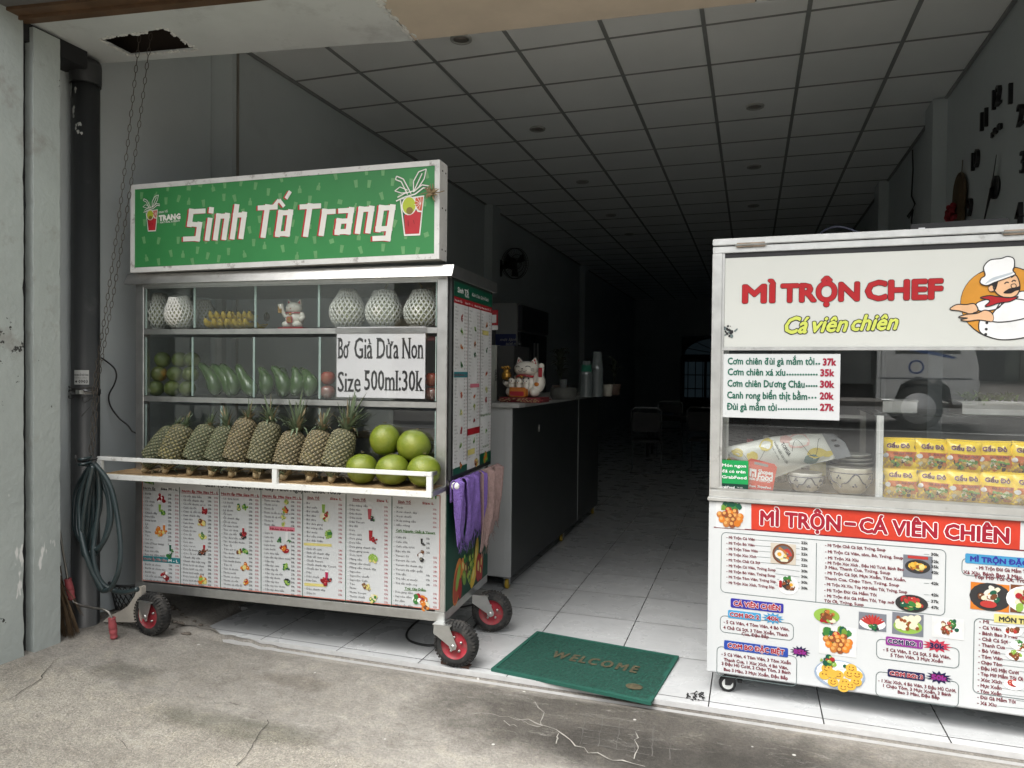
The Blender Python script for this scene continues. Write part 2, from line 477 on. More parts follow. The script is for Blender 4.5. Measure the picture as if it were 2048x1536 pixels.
    c = mixc(patch(-2.0, 2.86, .2, .07, .5, 1.1, 1.6, 6), c, mixc(1.0, c, (.76, .74, .72), 'MULTIPLY'))
    # white flecks
    vo = n.new('ShaderNodeTexVoronoi'); vo.inputs['Scale'].default_value = 7; l.new(tc.outputs['Object'], vo.inputs['Vector'])
    fl = n.new('ShaderNodeMapRange'); fl.inputs[1].default_value = .035; fl.inputs[2].default_value = .06; fl.inputs[3].default_value = .8; fl.inputs[4].default_value = 0
    l.new(vo.outputs['Distance'], fl.inputs[0]); c = mixc(fl.outputs[0], c, (.75, .74, .71))
    # light streaky scuffs
    mp = n.new('ShaderNodeMapping'); mp.inputs['Scale'].default_value = (2, 7, 1); mp.inputs['Rotation'].default_value = (0, 0, .5); l.new(tc.outputs['Object'], mp.inputs[0])
    st = ramp(noise(2.2, 10, .8, 1.5, mp.outputs[0]), [(.56, (0, 0, 0)), (.75, (.5, .5, .5))])
    c = mixc(st, c, (.6, .58, .53))
    l.new(c, p.inputs['Base Color']); p.inputs['Roughness'].default_value = .85
    b = n.new('ShaderNodeBump'); b.inputs['Strength'].default_value = .8; b.inputs['Distance'].default_value = .02
    l.new(math_('ADD', noise(60, 8, .75), math_('MULTIPLY', noise(5, 6), 1.6)), b.inputs['Height']); l.new(b.outputs[0], p.inputs['Normal'])
    return m
conc = concrete_material()
g = MB()
xs = [-3.7+.02*i for i in range(70)]+[-2.3+.06*i for i in range(73)]+[2.2, 6, 12, 20]
xs = [-14, -8, -3.9]+xs
ys = [-3.0, -2, -1, 0]+[.5+.1*i for i in range(28)]+[3.19, 3.195, 3.21, 3.23, 3.26, 3.3, 3.4, 3.5, 3.8, 4.2]
vs = []
for y in ys:
    for x in xs:
        z = gz(x, y)
        if x < -2.3 and y > 3.1: z += .006*math.sin(x*37+y*11)*math.sin(y*41+x*13)
        if -3.5 < x < 1 and y < 3.15: z += .006*math.sin(x*5.1+y*3)*math.sin(y*4.3-x)
        vs.append((x, y, z))
nx_ = len(xs)
g.add(vs, [(j*nx_+i, j*nx_+i+1, (j+1)*nx_+i+1, (j+1)*nx_+i) for j in range(len(ys)-1) for i in range(nx_-1)], conc, True)
struct(g, 'concrete_forecourt')

# cracks: thin ragged mineral lines and dark splits lying on the concrete
cracks = MB()
def crack_strip(name, qs, w, m, jag=.012):
    mb = cracks; P = []
    for (a, b) in zip(qs[:-1], qs[1:]):
        A, B = at_z(a, -.022), at_z(b, -.022)
        k = max(2, int((B-A).length/.03))
        for i in range(k): P.append(A.lerp(B, i/k)+Vector((random.uniform(-jag, jag), random.uniform(-jag, jag), 0)))
    P.append(at_z(qs[-1], -.022))
    vs, fs = [], []
    for i, p in enumerate(P):
        t = (P[min(i+1, len(P)-1)]-P[max(i-1, 0)]).normalized(); nn = Vector((-t.y, t.x, 0))
        ww = w*random.uniform(.1, .6)
        for sgn in (-1, 1):
            q = p+nn*ww*sgn/2; vs.append((q.x, q.y, gz(q.x, q.y)+.006*math.sin(q.x*5.1+q.y*3)*math.sin(q.y*4.3-q.x)+.004))
    for i in range(len(P)-1): fs.append((2*i, 2*i+1, 2*i+3, 2*i+2))
    mb.add(vs, fs, m)
lite = mat('crack_mortar', (.30, .288, .26), .9, 0, 30, .3); darkc = mat('crack_dark', (.05, .047, .042), .95)
for q, w in (([(920, 1432), (965, 1428), (1005, 1434), (1050, 1440), (1085, 1452)], .014), ([(1068, 1402), (1082, 1425), (1086, 1452), (1125, 1468), (1140, 1485), (1180, 1507), (1230, 1522), (1290, 1535)], .013),
             ([(1115, 1466), (1120, 1480), (1112, 1490)], .012), ([(1275, 1460), (1270, 1500), (1268, 1520)], .009), ([(1085, 1452), (1060, 1450), (1030, 1436)], .012),
             ([(1010, 1440), (1020, 1450), (1035, 1455)], .010)):
    crack_strip('crack_line', q, w, lite)
for q, w in (([(540, 1440), (520, 1465), (505, 1490), (490, 1515), (472, 1536)], .007), ([(390, 1397), (425, 1402), (432, 1407), (460, 1408), (480, 1412)], .006), ([(515, 1424), (530, 1430), (548, 1428)], .005),
             ([(0, 1430), (45, 1405), (75, 1385), (110, 1345), (120, 1340)], .008), ([(240, 1478), (255, 1498), (262, 1505)], .004)):
    crack_strip('crack_line', q, w, darkc, jag=.008)
grid_line = mat('scored_mortar', (.125, .12, .11), .9, 0, 30, .3)
for i in range(6):
    crack_strip('scored_line', [(1172+i*34, 1430+i*6), (1160+i*36, 1490+i*6)], .006, grid_line, jag=.004)
for i in range(5):
    crack_strip('scored_line', [(1168, 1432+i*14), (1330-i*8, 1456+i*14)], .006, grid_line, jag=.004)

struct(cracks, 'ground_cracks')
# ---- shop floor: glazed tiles
def tile_material():
    m = bpy.data.materials.new('glazed_floor_tile'); m.use_nodes = True
    n, l = m.node_tree.nodes, m.node_tree.links; p = n['Principled BSDF']
    tc = n.new('ShaderNodeTexCoord')
    mp = n.new('ShaderNodeMapping'); mp.inputs['Location'].default_value = (-FX+40*TS, -FY+40*TS, 0); l.new(tc.outputs['Object'], mp.inputs[0])
    bk = n.new('ShaderNodeTexBrick'); bk.offset = 0; bk.squash = 1
    for k, v in (('Scale', 1), ('Mortar Size', .0028), ('Mortar Smooth', .1), ('Brick Width', TS), ('Row Height', TS), ('Bias', 0)): bk.inputs[k].default_value = v
    bk.inputs['Color1'].default_value = (.475, .485, .49, 1); bk.inputs['Color2'].default_value = (.53, .54, .545, 1); bk.inputs['Mortar'].default_value = (.03, .03, .03, 1)
    l.new(mp.outputs[0], bk.inputs['Vector'])
    m2 = n.new('ShaderNodeMapping'); m2.inputs['Scale'].default_value = (1.2, 4, 1); m2.inputs['Rotation'].default_value = (0, 0, .6); l.new(tc.outputs['Object'], m2.inputs[0])
    nz = n.new('ShaderNodeTexNoise'); nz.inputs['Scale'].default_value = 1.3; nz.inputs['Detail'].default_value = 9; nz.inputs['Distortion'].default_value = 2.5
    l.new(m2.outputs[0], nz.inputs['Vector'])
    r = n.new('ShaderNodeValToRGB'); e = r.color_ramp.elements; e[0].position = .475; e[0].color = (1, 1, 1, 1); e[1].position = .5; e[1].color = (.72, .73, .76, 1); e.new(.525).color = (1, 1, 1, 1)
    l.new(nz.outputs[0], r.inputs[0])
    mx = n.new('ShaderNodeMix'); mx.data_type = 'RGBA'; mx.blend_type = 'MULTIPLY'; mx.inputs[0].default_value = .35
    l.new(bk.outputs[0], mx.inputs[6]); l.new(r.outputs[0], mx.inputs[7])
    n3 = n.new('ShaderNodeTexNoise'); n3.inputs['Scale'].default_value = 6; n3.inputs['Detail'].default_value = 10; l.new(tc.outputs['Object'], n3.inputs['Vector'])
    r3 = n.new('ShaderNodeMapRange'); r3.inputs[1].default_value = .35; r3.inputs[2].default_value = .7; r3.inputs[3].default_value = 1.02; r3.inputs[4].default_value = .90; l.new(n3.outputs[0], r3.inputs[0])
    m3 = n.new('ShaderNodeMix'); m3.data_type = 'RGBA'; m3.blend_type = 'MULTIPLY'; m3.inputs[0].default_value = 1
    cc = n.new('ShaderNodeCombineColor'); [l.new(r3.outputs[0], cc.inputs[i]) for i in range(3)]
    l.new(mx.outputs[2], m3.inputs[6]); l.new(cc.outputs[0], m3.inputs[7])
    l.new(m3.outputs[2], p.inputs['Base Color'])
    r4 = n.new('ShaderNodeMapRange'); r4.inputs[3].default_value = .16; r4.inputs[4].default_value = .42; l.new(n3.outputs[0], r4.inputs[0]); l.new(r4.outputs[0], p.inputs['Roughness'])
    b = n.new('ShaderNodeBump'); b.inputs['Strength'].default_value = .4; b.inputs['Distance'].default_value = .004; l.new(bk.outputs['Fac'], b.inputs['Height']); b.invert = True
    l.new(b.outputs[0], p.inputs['Normal'])
    return m
tile = tile_material()
g = MB(); g.box((-2.84, 3.195, -.06), (1.42, 21.9, 0), tile); g.box((-2.84, 3.1925, -.06), (1.42, 3.1945, -.0008), mat('tile_edge', (.50, .50, .50), .4, 0, 20, .1)); struct(g, 'tile_floor')
g = MB(); g.box((-3.46, 3.60, -.06), (-2.845, 21.9, -.001), tile); struct(g, 'tile_floor')

# ================================================================ the shop building
wall_paint = mat('grey_wall_paint', (.51, .555, .565), .7, 0, 1.2, .05, .15, 25, dirt=((.36, .38, .38), 2.2, .55, .2, .35))
pillar_paint = mat('chipped_wall_paint', (.405, .445, .43), .75, 0, 2.0, .08, .35, 30, dirt=((.28, .27, .25), 3.4, .58, .10, .65))
def add_chips(m, scale, th, col, xs=(1, 1, 1)):
    'paint flaked off in small patches down to dark plaster'
    n, l = m.node_tree.nodes, m.node_tree.links; p = n['Principled BSDF']
    src = p.inputs['Base Color'].links[0].from_socket
    tc = n.new('ShaderNodeTexCoord'); mp = n.new('ShaderNodeMapping'); mp.inputs['Scale'].default_value = xs; l.new(tc.outputs['Object'], mp.inputs[0])
    a = n.new('ShaderNodeTexNoise'); a.inputs['Scale'].default_value = scale; a.inputs['Detail'].default_value = 4; a.inputs['Roughness'].default_value = .6; l.new(mp.outputs[0], a.inputs['Vector'])
    b = n.new('ShaderNodeTexNoise'); b.inputs['Scale'].default_value = scale*.09; b.inputs['Detail'].default_value = 3; l.new(mp.outputs[0], b.inputs['Vector'])
    sm = n.new('ShaderNodeMath'); sm.operation = 'ADD'; l.new(a.outputs[0], sm.inputs[0]); l.new(b.outputs[0], sm.inputs[1])
    r = n.new('ShaderNodeMapRange'); r.inputs[1].default_value = th; r.inputs[2].default_value = th+.02; l.new(sm.outputs[0], r.inputs[0])
    x = n.new('ShaderNodeMix'); x.data_type = 'RGBA'; l.new(r.outputs[0], x.inputs[0]); l.new(src, x.inputs[6]); x.inputs[7].default_value = col+(1,)
    l.new(x.outputs[2], p.inputs['Base Color'])
add_chips(pillar_paint, 26, 1.30, (.045, .045, .042))
add_chips(pillar_paint, 7, 1.27, (.72, .73, .71), (1, 1, .35))
soffit_white = mat('soffit_board_white', (.56, .58, .58), .8, 0, 2.5, .07, .1, 20, dirt=((.24, .24, .235), 3, .56, .18, .5))
soffit_ply = mat('soffit_board_beige', (.54, .46, .37), .75, 0, 3, .10, .1, 30)
brown_wood = mat('brown_trim', (.10, .055, .028), .5, 0, 10, .35)
dark_void = mat('void_shade_brown', (.035, .025, .019), .95)  # dark colour stands in for shade inside the void above the soffit
ceil_panel = mat('ceiling_panel', (.83, .85, .845), .65, 0, 2, .03)
ceil_bar = mat('ceiling_bar', (.25, .26, .255), .6)
facade_paint = mat('facade_paint', (.42, .43, .41), .8, 0, 1, .1)

shop = thing('shop_building', 'ground-floor shop unit with grey walls, tiled floor, gridded ceiling and open front', 'building', (0, 0, 0))
LWX, RWX, BACK = -3.29, 1.415, 21.5
m = MB()      # left wall: recessed front stretch, then the main run
m.box((-3.62, 2.735, -.1), (-3.46, 3.98, 3.75), wall_paint); m.box((-3.62, 3.985, -.1), (LWX, BACK, 3.75), wall_paint)
m.build('side_wall', shop)
m = MB(); m.box((RWX, 3.45, -.1), (1.7, BACK, 3.75), wall_paint); m.build('side_wall', shop)
for x0, x1, y0, y1 in ((RWX-.10, RWX, 6.39, 6.66), (RWX-.10, RWX, 8.90, 9.2), (RWX-.1, RWX, 13.2, 13.5), (LWX, LWX+.11, 8.75, 9.05), (LWX, LWX+.11, 14.2, 14.5)):
    m = MB(); m.box((x0-(0 if x0 > 0 else .0), y0, 0), (x1, y1, HCEIL-.012), wall_paint); m.build('wall_column', shop)
m = MB(); m.box((-3.62, BACK, -.1), (-1.95, BACK+.2, 3.75), wall_paint); m.box((.55, BACK, -.1), (1.7, BACK+.2, 3.75), wall_paint); m.box((-1.95, BACK, 2.55), (.55, BACK+.2, 3.75), wall_paint)
m.build('back_wall', shop)
# back doorway with iron grille, a dark panel behind with faintly glowing panes
m = MB()
for i in range(13):
    x = -1.95+2.5*i/12; m.box((x-.012, BACK+.05, 0), (x+.012, BACK+.075, 1.82), black)
for z in (.05, .6, 1.0, 1.4, 1.82): m.box((-1.95, BACK+.045, z-.015), (.55, BACK+.08, z+.015), black)
for x in (-1.95, -.75, -.68, .55): m.box((x-.04, BACK+.03, 0), (x+.04, BACK+.10, 1.9), black)
m.box((-1.95, BACK+.03, 1.84), (.55, BACK+.1, 1.96), black)
for k in range(9):
    a = pi*k/8; m.tube([(-.7, BACK+.06, 1.97), (-.7+1.2*math.cos(a), BACK+.06, 1.97+.55*math.sin(a))], .011, black, 5)
m.tube([(-.7+1.2*math.cos(pi*k/20), BACK+.06, 1.97+.55*math.sin(pi*k/20)) for k in range(21)], .015, black, 5)
m.build('back_gate', shop)
m = MB(); m.box((-2.1, BACK+.22, -.1), (.7, BACK+.3, 2.6), mat('dim_blue_door', (.03, .045, .055), .6)); m.build('back_door_panel', shop)
m = MB(); pane_lit = mat('lit_frosted_pane', (.04, .06, .07), .5, emit=(.5, .8, 1, .0045))  # faint emission stands in for daylight behind the frosted panes
for x0, x1 in ((-1.85, -1.3), (-1.22, -.78), (-.62, -.1), (-.02, .45)): m.box((x0, BACK+.205, .75), (x1, BACK+.215, 1.78), pane_lit)
m.prism([(-.7+1.15*math.cos(pi*k/16), BACK+.205, 2.0+.5*math.sin(pi*k/16)) for k in range(17)], (0, .01, 0), mat('lit_fanlight', (.04, .06, .07), .5, emit=(.5, .8, 1, .003)))
m.build('frosted_window', shop)
# ceiling
m = MB(); m.box((-3.62, 3.3, HCEIL), (1.7, BACK+.2, HCEIL+.12), ceil_panel)
cl = m.build('suspended_ceiling', shop)
m = MB()
GX, GY, GS = -2.7296, 4.6605, .605
for i in range(-1, 8):
    x = GX+i*GS
    if LWX+.1 < x < RWX-.05: m.box((x-.013, 3.42, HCEIL-.007), (x+.013, BACK, HCEIL-.001), ceil_bar)
for j in range(-2, 28):
    y = GY+j*GS
    m.box((LWX+.02, y-.009, HCEIL-.005), (RWX-.02, y+.009, HCEIL-.0012), ceil_bar)
for x in (LWX+.001, RWX-.021): m.box((x, 3.99, HCEIL-.02), (x+.02, BACK, HCEIL-.0013), ceil_bar)
m.build('ceiling_grid', cl)
dl_ring = mat('downlight_ring', (.40, .40, .38), .5); dl_in = mat('downlight_lens', (.22, .20, .18), .35)
for q in ((1075, 257), (1165, 363), (1222, 430), (1510, 212), (1508, 333), (1507, 411), (922, 77), (1258, 468)):
    P = at_z(q, HCEIL); m = MB()
    m.lathe([(.0, -.006), (.052, -.006), (.052, -.012), (.07, -.012), (.072, -.002), (.072, 0)], dl_ring, 24, P)
    m.lathe([(0, -.0075), (.05, -.0075), (.05, -.006)], dl_in, 20, P)
    m.build('downlight', cl)
# soffit boards over the entrance
K = (3.08-CAM_H)/(HCEIL-CAM_H)
def sof(q):
    P = at_z(q, 3.08); return P
ZS, TH = 3.08, .012
rear = [sof((205, 127)), sof((828, 81)), sof((1510, 5))]
frontp = [sof((70, 42)), sof((480, 0))]
def on_line(A, B, x): return A+(B-A)*((x-A.x)/(B.x-A.x))
F0 = on_line(frontp[0], frontp[1], -3.62); F1 = on_line(frontp[0], frontp[1], -1.60); F2 = on_line(frontp[0], frontp[1], .02); F3 = on_line(frontp[0], frontp[1], 1.8)
R0 = on_line(rear[0], rear[1], -3.62); R3 = on_line(rear[1], rear[2], 1.8)
Z = lambda p, z=ZS: (p.x, p.y, z)
hole = [sof(q) for q in ((197, 78), (331, 57), (392, 99), (262, 111))]       # far-left.. order: front-left, front-right, rear-right, rear-left
m = MB()
outer = [F0, F1, rear[1], R0]
for i in range(4):
    a, b = outer[i], outer[(i+1) % 4]; c_, d_ = hole[(i+1) % 4], hole[i]
    m.prism([Z(a), Z(b), Z(c_), Z(d_)], (0, 0, TH), soffit_white)
m.build('soffit_board', shop)
g_ = Vector((.006, 0, 0))
m = MB(); m.prism([Z(F1+g_), Z(F2), Z(rear[2]), Z(rear[1]+g_)], (0, 0, TH), soffit_ply); o = m.build('soffit_board', shop); o['label'] = 'bare beige soffit board'
m = MB(); m.prism([Z(F2+g_), Z(F3), Z(R3), Z(rear[2]+g_)], (0, 0, TH), soffit_white); m.build('soffit_board', shop)
m = MB(); cq = at_y((477, 240), 4.02); m.tube([(LWX+.006, cq.y+.01, .9), (LWX+.006, cq.y+.01, 3.58)], .009, mat('conduit', (.30, .28, .24), .5), 8); m.build('conduit', shop)
# broken white filler along the joint and round the hole
filler = mat('broken_plaster', (.62, .62, .6), .9, 0, 40, .2, .5, 60)
m = MB()
A, B = F1, rear[1]
for k in range(60):
    t = random.random(); p = A.lerp(B, t)+Vector((random.gauss(.004, .012), random.gauss(0, .01), 0)); r = random.uniform(.003, .011)
    m.ell((p.x, p.y, ZS-.0005), (r, r*random.uniform(1, 3), .002), filler, 6, 4)
m.build('soffit_filler', shop); m = MB()
for i in range(4):
    a, b = hole[i], hole[(i+1) % 4]
    for k in range(34):
        p = a.lerp(b, random.random())+Vector((random.gauss(0, .006), random.gauss(0, .006), 0)); r = random.uniform(.003, .010)
        m.ell((p.x, p.y, ZS-.001), (r*random.uniform(1, 2), r, .004), filler, 6, 4)
m.build('soffit_filler', shop)
# brown trim along the front of the soffit, dark roller box above it
dirv = (frontp[1]-frontp[0]).normalized(); nrm = Vector((dirv.y, -dirv.x, 0))
m = MB()
a, b = F0-dirv*.3, F3
def beam(o0, o1, z0, z1, mt): m.prism([Z(a+nrm*o0, z0), Z(b+nrm*o0, z0), Z(b+nrm*o0, z1), Z(a+nrm*o0, z1)], nrm*(o1-o0), mt)
beam(.0, .05, ZS-.012, ZS+.05, brown_wood); beam(.052, .062, ZS-.02, ZS+.06, brown_wood); beam(.064, .12, ZS-.004, ZS+.06, brown_wood); beam(.122, .24, ZS+.01, ZS+.08, mat('roller_box_grey', (.12, .115, .11), .6))
m.build('entrance_trim', shop)
m = MB(); m.box((-3.7, 2.45, 3.62), (1.9, 3.62, 3.7), dark_void); m.box((-3.75, 2.5, 3.1), (-3.63, 3.6, 3.7), dark_void)
m.prism([Z(F0, ZS+.09), Z(F3, ZS+.09), Z(F3, 3.65), Z(F0, 3.65)], (0, -.03, 0), dark_void)
m.prism([Z(R0, ZS+TH+.001), Z(rear[1], ZS+TH+.001), Z(rear[1], 3.62), Z(R0, 3.62)], (0, .02, 0), dark_void)  # unseen riser boards, added to block light behind the soffit
m.prism([Z(rear[1], ZS+TH+.001), Z(R3, ZS+TH+.001), Z(R3, 3.62), Z(rear[1], 3.62)], (0, .02, 0), dark_void)
m.build('soffit_void', shop)
m = MB()
m.box((-3.35, 2.9, 3.33), (-2.4, 2.96, 3.5), mat('void_plank', (.10, .06, .04), .8)); m.box((-3.4, 2.6, 3.3), (-3.3, 3.1, 3.34), mat('void_plank', (.10, .06, .04), .8)); m.build('void_plank', shop)
# unseen upper storeys and side front, added to block sky light; front pillars
m = MB(); m.box((-9, 2.2, 3.75), (9, 3.2, 10), facade_paint); m.box((-9, 3.2, 3.75), (9, BACK+1, 4.1), facade_paint); m.box((1.72, 2.6, -.1), (9, 3.5, 3.75), facade_paint)
for k in range(5): m.box((-7.5+3.4*k, 2.19, 5), (-6.1+3.4*k, 2.25, 7), mat('dark_window', (.03, .035, .04), .2))
m.build('unseen_upper_facade', shop)
m = MB()
# entrance pillar with slightly wavy chipped corners
NZ = 90
vs, fs = [], []
for i in range(NZ+1):
    z = -.1+3.16*i/NZ
    j1, j2 = random.gauss(0, .0008), random.gauss(0, .0008)
    if random.random() < .08: j2 -= random.uniform(.001, .007)
    if random.random() < .05: j1 += random.uniform(.001, .004)
    ring = [(-3.6, 2.582), (-3.285, 2.582+j1), (-3.285, 2.722+j2), (-3.285-.004, 2.724), (-3.6, 2.724)]
    vs += [(x, y, z) for x, y in ring]
for i in range(NZ):
    for k in range(5): fs.append((i*5+k, i*5+(k+1) % 5, (i+1)*5+(k+1) % 5, (i+1)*5+k))
fs.append(tuple(range(NZ*5, NZ*5+5)))
m.add(vs, fs, pillar_paint)
m.build('entrance_pillar', shop)
m = MB(); m.box((-3.6, 2.50, 2.99), (-3.31, 2.9, 3.078), black); m.build('pillar_stub', shop)

nb = MB()
vs, fs = [], []
for i in range(NZ+1):
    z = -.1+3.9*i/NZ
    j = random.gauss(0, .0009)+(-random.uniform(.002, .006) if random.random() < .1 else 0)
    vs += [(-3.6, -1, z), (-3.287, -1, z), (-3.287, 2.532+j, z), (-3.6, 2.532+j, z)]
for i in range(NZ):
    for k in range(4): fs.append((i*4+k, i*4+(k+1) % 4, (i+1)*4+(k+1) % 4, (i+1)*4+k))
nb.add(vs, fs, pillar_paint); nb.box((-3.6, 2.53, -.1), (-3.34, 2.585, 3.8), black)
tag(nb.build('neighbour_wall'), 'grey-green plastered side wall with scuffs, split from the entrance pillar by a black gap', 'wall')
# ================================================================ juice cart
J = Frame(-1.4036, 3.23, .06067, 1.815)
JW, JD = 1.815, .715
jc = thing('juice_cart', 'steel and glass fruit juice cart under a green sign box, on red-rimmed wheels', 'food cart', J.o, J.yaw)
wood = mat('worn_plywood', (.36, .24, .12), .7, 0, 9, .3, .2, 40, dirt=((.16, .10, .05), 6, .5, .15, .6))
ply_edge = mat('plywood_edge', (.50, .42, .30), .8, 0, 25, .45)
# frame
P5 = .052
for u, d in ((0, 0), (JW-P5, 0), (0, JD-P5), (JW-P5, JD-P5)):
    m = MB(); m.box((u, d, .25), (u+P5, d+P5, 1.89), steel if d == 0 else steel_dull, .003); m.build('post', jc)
m = MB()
m.box((0, -.004, .205), (JW, .046, .252), white_metal if False else steel_dull, .003); m.box((0, JD-.05, .205), (JW, JD, .252), steel_dull)
m.box((0, .046, .206), (.05, JD-.05, .251), steel_dull); m.box((JW-.05, .046, .206), (JW, JD-.05, .251), steel_dull)
m.build('base_frame', jc)
m = MB(); m.box((.05, .05, .23), (JW-.05, JD-.05, .248), steel_dull); m.box((.053, JD-.03, .252), (JW-.053, JD-.02, .84), steel_dull); m.box((.012, .053, .252), (.022, JD-.053, .84), steel); m.build('cabinet_shell', jc)
m = MB()
m.prism([(-.045, -.038, 1.889), (-.045, -.006, 1.946), (-.045, JD+.03, 1.946), (-.045, JD+.03, 1.889)], (JW+.08, 0, 0), steel); m.box((0, 0, 1.876), (JW, JD, 1.888), steel)
m.build('roof', jc)
for z in (1.262, 1.628):
    m = MB(); m.box((.053, .006, z), (JW-.053, JD-.06, z+.014), steel_dull); m.box((.053, .003, z-.012), (JW-.053, .0055, z+.016), steel); m.build('shelf', jc)
m = MB(); m.box((.0, .002, .826), (JW, JD, .86), steel, .003); m.build('counter_deck', jc)
# glass panes with pale green edges
def pane(u0, u1, z0, z1, d, parent):
    m = MB(); m.box((u0, d, z0), (u1, d+.005, z1), g_clear)
    for u in (u0, u1-.003): m.box((u-.0005, d-.0005, z0), (u+.003, d+.0055, z1), g_edge)
    m.build('glass_pane', parent)
for z0, z1, seams in ((1.65, 1.874, (.056, .37, .744, 1.115, 1.757)), (1.283, 1.60, (.056, .358, .736, 1.121, 1.757)), (.862, 1.235, (.056, .54, 1.123, 1.757))):
    for a, b in zip(seams[:-1], seams[1:]): pane(a+.0015, b-.0015, z0, z1, .012, jc)
m = MB(); m.box((.014, .054, .862), (.019, JD-.054, 1.874), g_clear); m.build('glass_pane', jc)
# sloping header edge strips
m = MB(); m.box((.054, .004, 1.866), (JW-.054, .0115, 1.876), steel_dull); m.build('glass_rail', jc)

# tray with rail
TR = .20
m = MB()
T0, T1 = -.062, JW+.003
def rail(z0, z1): m.box((T0, -TR, z0), (T1, -TR+.022, z1), white_metal, .002)
rail(.944, .964); rail(.846, .872)
for u in (T0, .985, T1-.026): m.box((u, -TR+.001, .8725), (u+.026, -TR+.021, .9435), white_metal)
for u in (T0, T1-.022):
    m.box((u, -TR+.0225, .848), (u+.022, -.001, .872), steel_dull); m.box((u, -TR+.0225, .944), (u+.02, -.12, .962), steel_dull)
m.build('tray_rail', jc)
m = MB(); m.box((T0+.023, -TR+.023, .862), (T1-.023, .10, .8735), wood); m.box((T0+.023, -TR+.0222, .861), (T1-.023, -.1774, .8745), ply_edge); m.build('tray_board', jc)
m = MB(); m.tube([(JW+.045, .02, .875), (JW+.045, .70, .875)], .011, steel, 10); m.ell((JW+.045, .012, .872), (.022, .018, .022), mat('white_plastic', (.72, .72, .70), .4)); 
m.box((JW, .06, .866), (JW+.045, .07, .884), steel); m.box((JW, .58, .866), (JW+.05, .59, .884), steel); m.build('towel_bar', jc)

# ---- inks
ink = mat('ink_black', (.025, .025, .027), .4); ink2 = mat('ink_grey', (.10, .10, .105), .4)
red_i = mat('ink_red', S(178, 28, 42, .9), .4); dred = mat('ink_dark_red', S(150, 30, 40, .9), .4); pinkr = mat('ink_rose', S(185, 75, 85, .9), .4)
green_i = mat('ink_green', S(70, 125, 40, .9), .4); teal_i = mat('ink_teal', S(50, 140, 150, .9), .4); dgreen = mat('ink_dark_green', S(15, 92, 68, .9), .4)
yellow_i = mat('ink_yellow', S(238, 225, 140, .85), .4); orange_i = mat('ink_orange', S(225, 130, 40, .9), .4); lgreen = mat('ink_light_green', S(150, 190, 80, .9), .4)
violet = mat('ink_violet', S(150, 50, 150, .9), .4); blue_i = mat('ink_blue', S(30, 90, 180, .9), .4); navy = mat('ink_navy', S(28, 26, 80, .9), .4); sky_i = mat('ink_sky_blue', S(70, 160, 210, .9), .4)
white_i = mat('ink_white', (.80, .80, .79), .4); cream = mat('ink_cream', S(245, 240, 210, .85), .4); brown_i = mat('ink_brown', S(120, 70, 40, .9), .4); pink_i = mat('ink_pink', S(230, 130, 150, .9), .4)
grey_i = mat('ink_line', S(110, 125, 125, .9), .4); mid_green = mat('ink_leaf', S(60, 130, 60, .9), .4); pale_grey = mat('ink_pale_grey', (.62, .63, .63), .4); skin_i = mat('ink_skin', S(240, 190, 150, .9), .4)
def blob(p, a, b, r, cols, n=10, ry=None, layer=3, size=.42):
    'a little printed picture of food: overlapping pieces'
    if layer == 3: r *= 1.35; size *= 1.1
    n = int(n*1.5); size *= .88
    for k in range(n):
        t = random.uniform(0, 2*pi); q = random.uniform(0, .75)
        rr = r*size*random.uniform(.6, 1.15)
        p.disc(a+r*q*math.cos(t), b+(ry or r)*q*math.sin(t), rr, cols[k % len(cols)], layer+k*.25, ry=rr*random.uniform(.6, 1), n=9, rot=random.uniform(0, 3), jag=.12)
        if k % 2 == 0: p.disc(a+r*q*math.cos(t)-rr*.25, b+(ry or r)*q*math.sin(t)+rr*.25, rr*.28, cream, layer+k*.25+.12, ry=rr*.16, n=6, rot=.6)
def drink(p, a, b, s, col, fruit, layer=3):
    s *= 1.25
    p.poly([(a-s*.28, b+s), (a+s*.28, b+s), (a+s*.2, b-s*.6), (a-s*.2, b-s*.6)], pale_grey, layer); p.poly([(a-s*.25, b+s*.7), (a+s*.25, b+s*.7), (a+s*.18, b-s*.55), (a-s*.18, b-s*.55)], col, layer+.5)
    blob(p, a+s*.45, b-s*.45, s*.5, fruit, 5, layer=layer+1)

# ---- front menu
p = Panel(front_put(-.0025), J.front)
p.add([(.047, -.0025, .262), (1.79, -.0025, .262), (1.79, -.0025, .826), (.047, -.0025, .826)], [(0, 1, 2, 3)], white_print)
p.box((.047, -.002, .262), (1.79, .012, .826), white_print)
p.line([(.05, .265), (1.787, .265), (1.787, .823), (.05, .823), (.05, .265)], .004, mat('ink_salmon', S(215, 120, 100, .9), .4), 1)
for q0, q1 in (((360, 974), (362, 1171)), ((440, 977), (442, 1180)), ((522.7, 980), (523, 1187)), ((606.3, 984), (605.8, 1196)), ((692.8, 988), (691.8, 1205)), ((784.6, 992), (783.6, 1214))):
    p.pline([q0, q1], .0035, dgreen, 2)
p.ptext('Sinh Tố - Nước Ép Trái Cây Tươi Nguyên Chất 100%', 412, 973, 270, 9, ink, 2, bold=.03)
Z5 = lambda x, y: (260+x/5.12, 960+y/5.12)
Z6 = lambda x, y: (600+x/5.12, 960+y/5.12)
